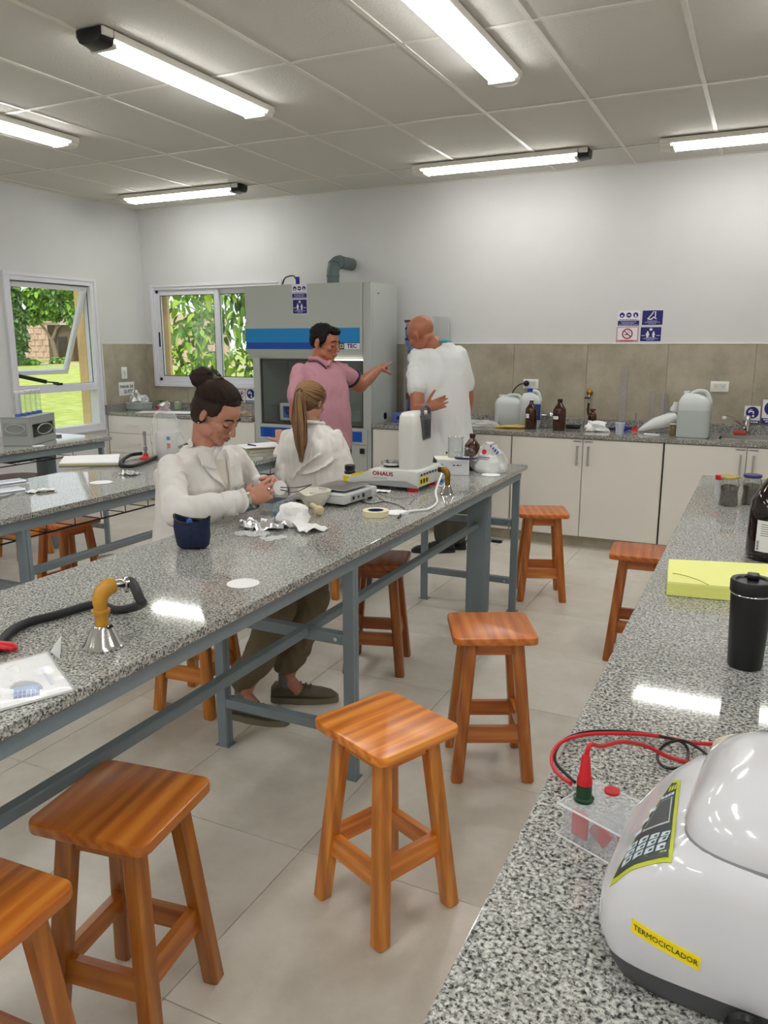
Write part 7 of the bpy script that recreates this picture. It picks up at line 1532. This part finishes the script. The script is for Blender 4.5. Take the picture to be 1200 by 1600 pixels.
b = MB().ell(Hp(.052, 0, -.086), (.046, .047, .024), HR, 16).ell(Hp(.080, 0, -.090), (.016, .022, .016), HR, 12); b.build('beard', mat('beard_stubble', '#5a3a30', .9), t)
b = MB(); torso(b, [(pel-up*.10, rt*.185, fw*.145), (pel, rt*.19, fw*.155), (wai, rt*.185, fw*.165), (che, rt*.195, fw*.14), (shc-up*.03, rt*.185, fw*.11), (shc+up*.0, rt*.165, fw*.09), (shc+up*.026, rt*.115, fw*.075), (shc+up*.055, rt*.075, fw*.065)], .85)
limb(b, [shL-up*.02+rt*.01, shL.lerp(elL, .55)], [.060, .066]); limb(b, [shR-up*.02-rt*.01, shR.lerp(elR, .62)], [.062, .066])
creases(b, shL.lerp(elL, .15), shL.lerp(elL, .55), .060, .064, 3, 8)
polo = remesh(b, 'polo_shirt', PINK, t, .008, 4, (.007, 9, (1, 1, .7), 4), B0)
d_ = (elL-shL).normalized(); MB().lathe([(.070, -.006), (.0735, -.006), (.0735, .006), (.070, .006), (.070, -.006)], shL.lerp(elL, .62)-B0, 22, axis=d_).build('sleeve_trim', mat('trim_navy', '#3a3048', .8), t)
MB().tube([shc+up*.06+q-B0 for q in (fw*.085-up*.045+rt*.004, fw*.06+rt*.055, rt*.078+up*.004, -fw*.055+up*.012, -rt*.078+up*.004, fw*.06-rt*.055, fw*.085-up*.045-rt*.004)], .015, 10).build('collar', mat('polo_collar', '#b8808c', .85), t)
MB().tube([shc+up*.046+q-B0 for q in (fw*.098-up*.05+rt*.012, fw*.07+rt*.065, rt*.092, -fw*.066, -rt*.092)], .0035, 6).build('collar_trim', mat('trim_navy', '#3a3048'), t)
b = MB()
for a_, s_ in ((aR, 1), (aL, -1)): limb(b, [pel+rt*.09*s_, a_+up*.42+(pel-a_)*0, a_+up*.02], [.115, .085, .07])
b.ell(pel-up*.03, (.15, .17, .11)); remesh(b, 'trousers', mat('navy_jeans', '#2a3040', .9), t, .011, 3, None, B0)
shoe(t, (-2.86, 4.66), (-2.59, 4.59), B0, BLK, mat('sole_grey', '#5a5a58')); shoe(t, (-2.79, 4.87), (-2.52, 4.85), B0, BLK, mat('sole_grey', '#5a5a58'))

# ---- bald man, from behind
B0 = Vector((-2.12, 5.36, 0)); t = thing('person', 'bald man in white short-sleeved tunic seen from behind, one hand on his back', 'person', B0)
ph = math.radians(122); fw = vz(math.cos(ph), math.sin(ph), 0); rt = vz(fw.y, -fw.x, 0)
hc = px(658, 522, 5.62); HR = hframe(math.radians(168), math.radians(22), math.radians(-10))
pel = px(698, 694, 5.80); shc = px(686, 547, 5.66); wai = pel.lerp(shc, .36); che = pel.lerp(shc, .75)
shR, shL = shc+rt*.160-up*.02, shc-rt*.160-up*.03
elL, wrL = px(656, 632, 5.50), px(672, 630, 5.44)
elL = px(652, 640, 5.56); wrL = px(666, 638, 5.43)
elR, wrR = px(731, 622, 5.80), px(724, 668, 5.98)
b = MB(); torso(b, [(pel-up*.08, rt*.17, fw*.13), (pel, rt*.175, fw*.14), (wai, rt*.165, fw*.15), (che, rt*.15, fw*.11), (shc-up*.06, rt*.12, fw*.07), (shc+up*.02, rt*.06, fw*.05)])
limb(b, [shc+fw*.01, shc.lerp(hc+HR@vz(-.025, 0, -.065), .5), hc+HR@vz(-.02, 0, -.06)], [.086, .076, .060]); head(b, hc, HR, 1.06, True); b.ell(hc+HR@vz(-.045, 0, -.045), (.045, .06, .05), HR, 12)
limb(b, [shL.lerp(elL, .35), elL, elL.lerp(wrL, .45), wrL], [.052, .052, .046, .032]); limb(b, [shR.lerp(elR, .35), elR, elR.lerp(wrR, .4), wrR], [.052, .048, .044, .03])
hand(b, wrL, px(690, 629, 5.44)-wrL, (shc-Vector((0, 0, 1.55))).normalized()*-1, -1, (.16, .12, .14, .2, -.05), 1.0, .06)
hand(b, wrR, wrR-elR, -rt, -1, (.4, .5, .5, .5, .3), 1.0)
aR, aL = vz(-2.03, 5.52, .09), vz(-2.10, 5.43, .09)
for a_, s_ in ((aR, 1), (aL, -1)): limb(b, [pel+rt*.09*s_-up*.05, a_+up*.42, a_], [.09, .06, .038])
remesh(b, 'body', SKINB, t, .0055, 2, base=B0)
face_bits(t, hc, HR, B0, 1.06, '#9c5f52', '#3a2a22', closed=True, sk=SKINB)
b = MB(); torso(b, [(pel-up*.075, rt*.215, fw*.165), (pel, rt*.205, fw*.165), (wai, rt*.19, fw*.165), (che, rt*.195, fw*.15), (shc-up*.05, rt*.19, fw*.125), (shc-up*.015, rt*.168, fw*.105), (shc+up*.018, rt*.125, fw*.085), (shc+up*.048-fw*.0, rt*.088, fw*.072)], .85)
limb(b, [shL-up*.015+rt*.01, shL.lerp(elL, .6)], [.064, .078]); limb(b, [shR-up*.015-rt*.01, shR.lerp(elR, .68)], [.064, .070])
creases(b, shL, shL.lerp(elL, .6), .066, .077, 4, 9)
remesh(b, 'tunic', TEE, t, .008, 5, (.010, 7, (1.3, 1.3, .5), 12), B0)
MB().tube([shc+up*.055+q-B0 for q in (fw*.06-rt*.05, -rt*.083, -fw*.06-rt*.035+up*.008, -fw*.06+rt*.035+up*.008, rt*.083, fw*.06+rt*.05)], .010, 10).build('collar', mat('teal_collar', '#3f9db0', .8), t)
b = MB()
for a_, s_ in ((aR, 1), (aL, -1)): limb(b, [pel+rt*.085*s_, a_+up*.42, a_+up*.04], [.12, .09, .080])
b.ell(pel-up*.04, (.16, .17, .12)); remesh(b, 'trousers', DARKT, t, .011, 3, (.007, 8, (1, 1, .6), 3), B0)
shoe(t, (-2.02, 5.45), (-2.31, 5.31), B0, BLK, mat('sole_black', '#2a2a2a', .7), h_=.12); shoe(t, (-1.97, 5.56), (-2.25, 5.50), B0, BLK, mat('sole_black', '#2a2a2a'))
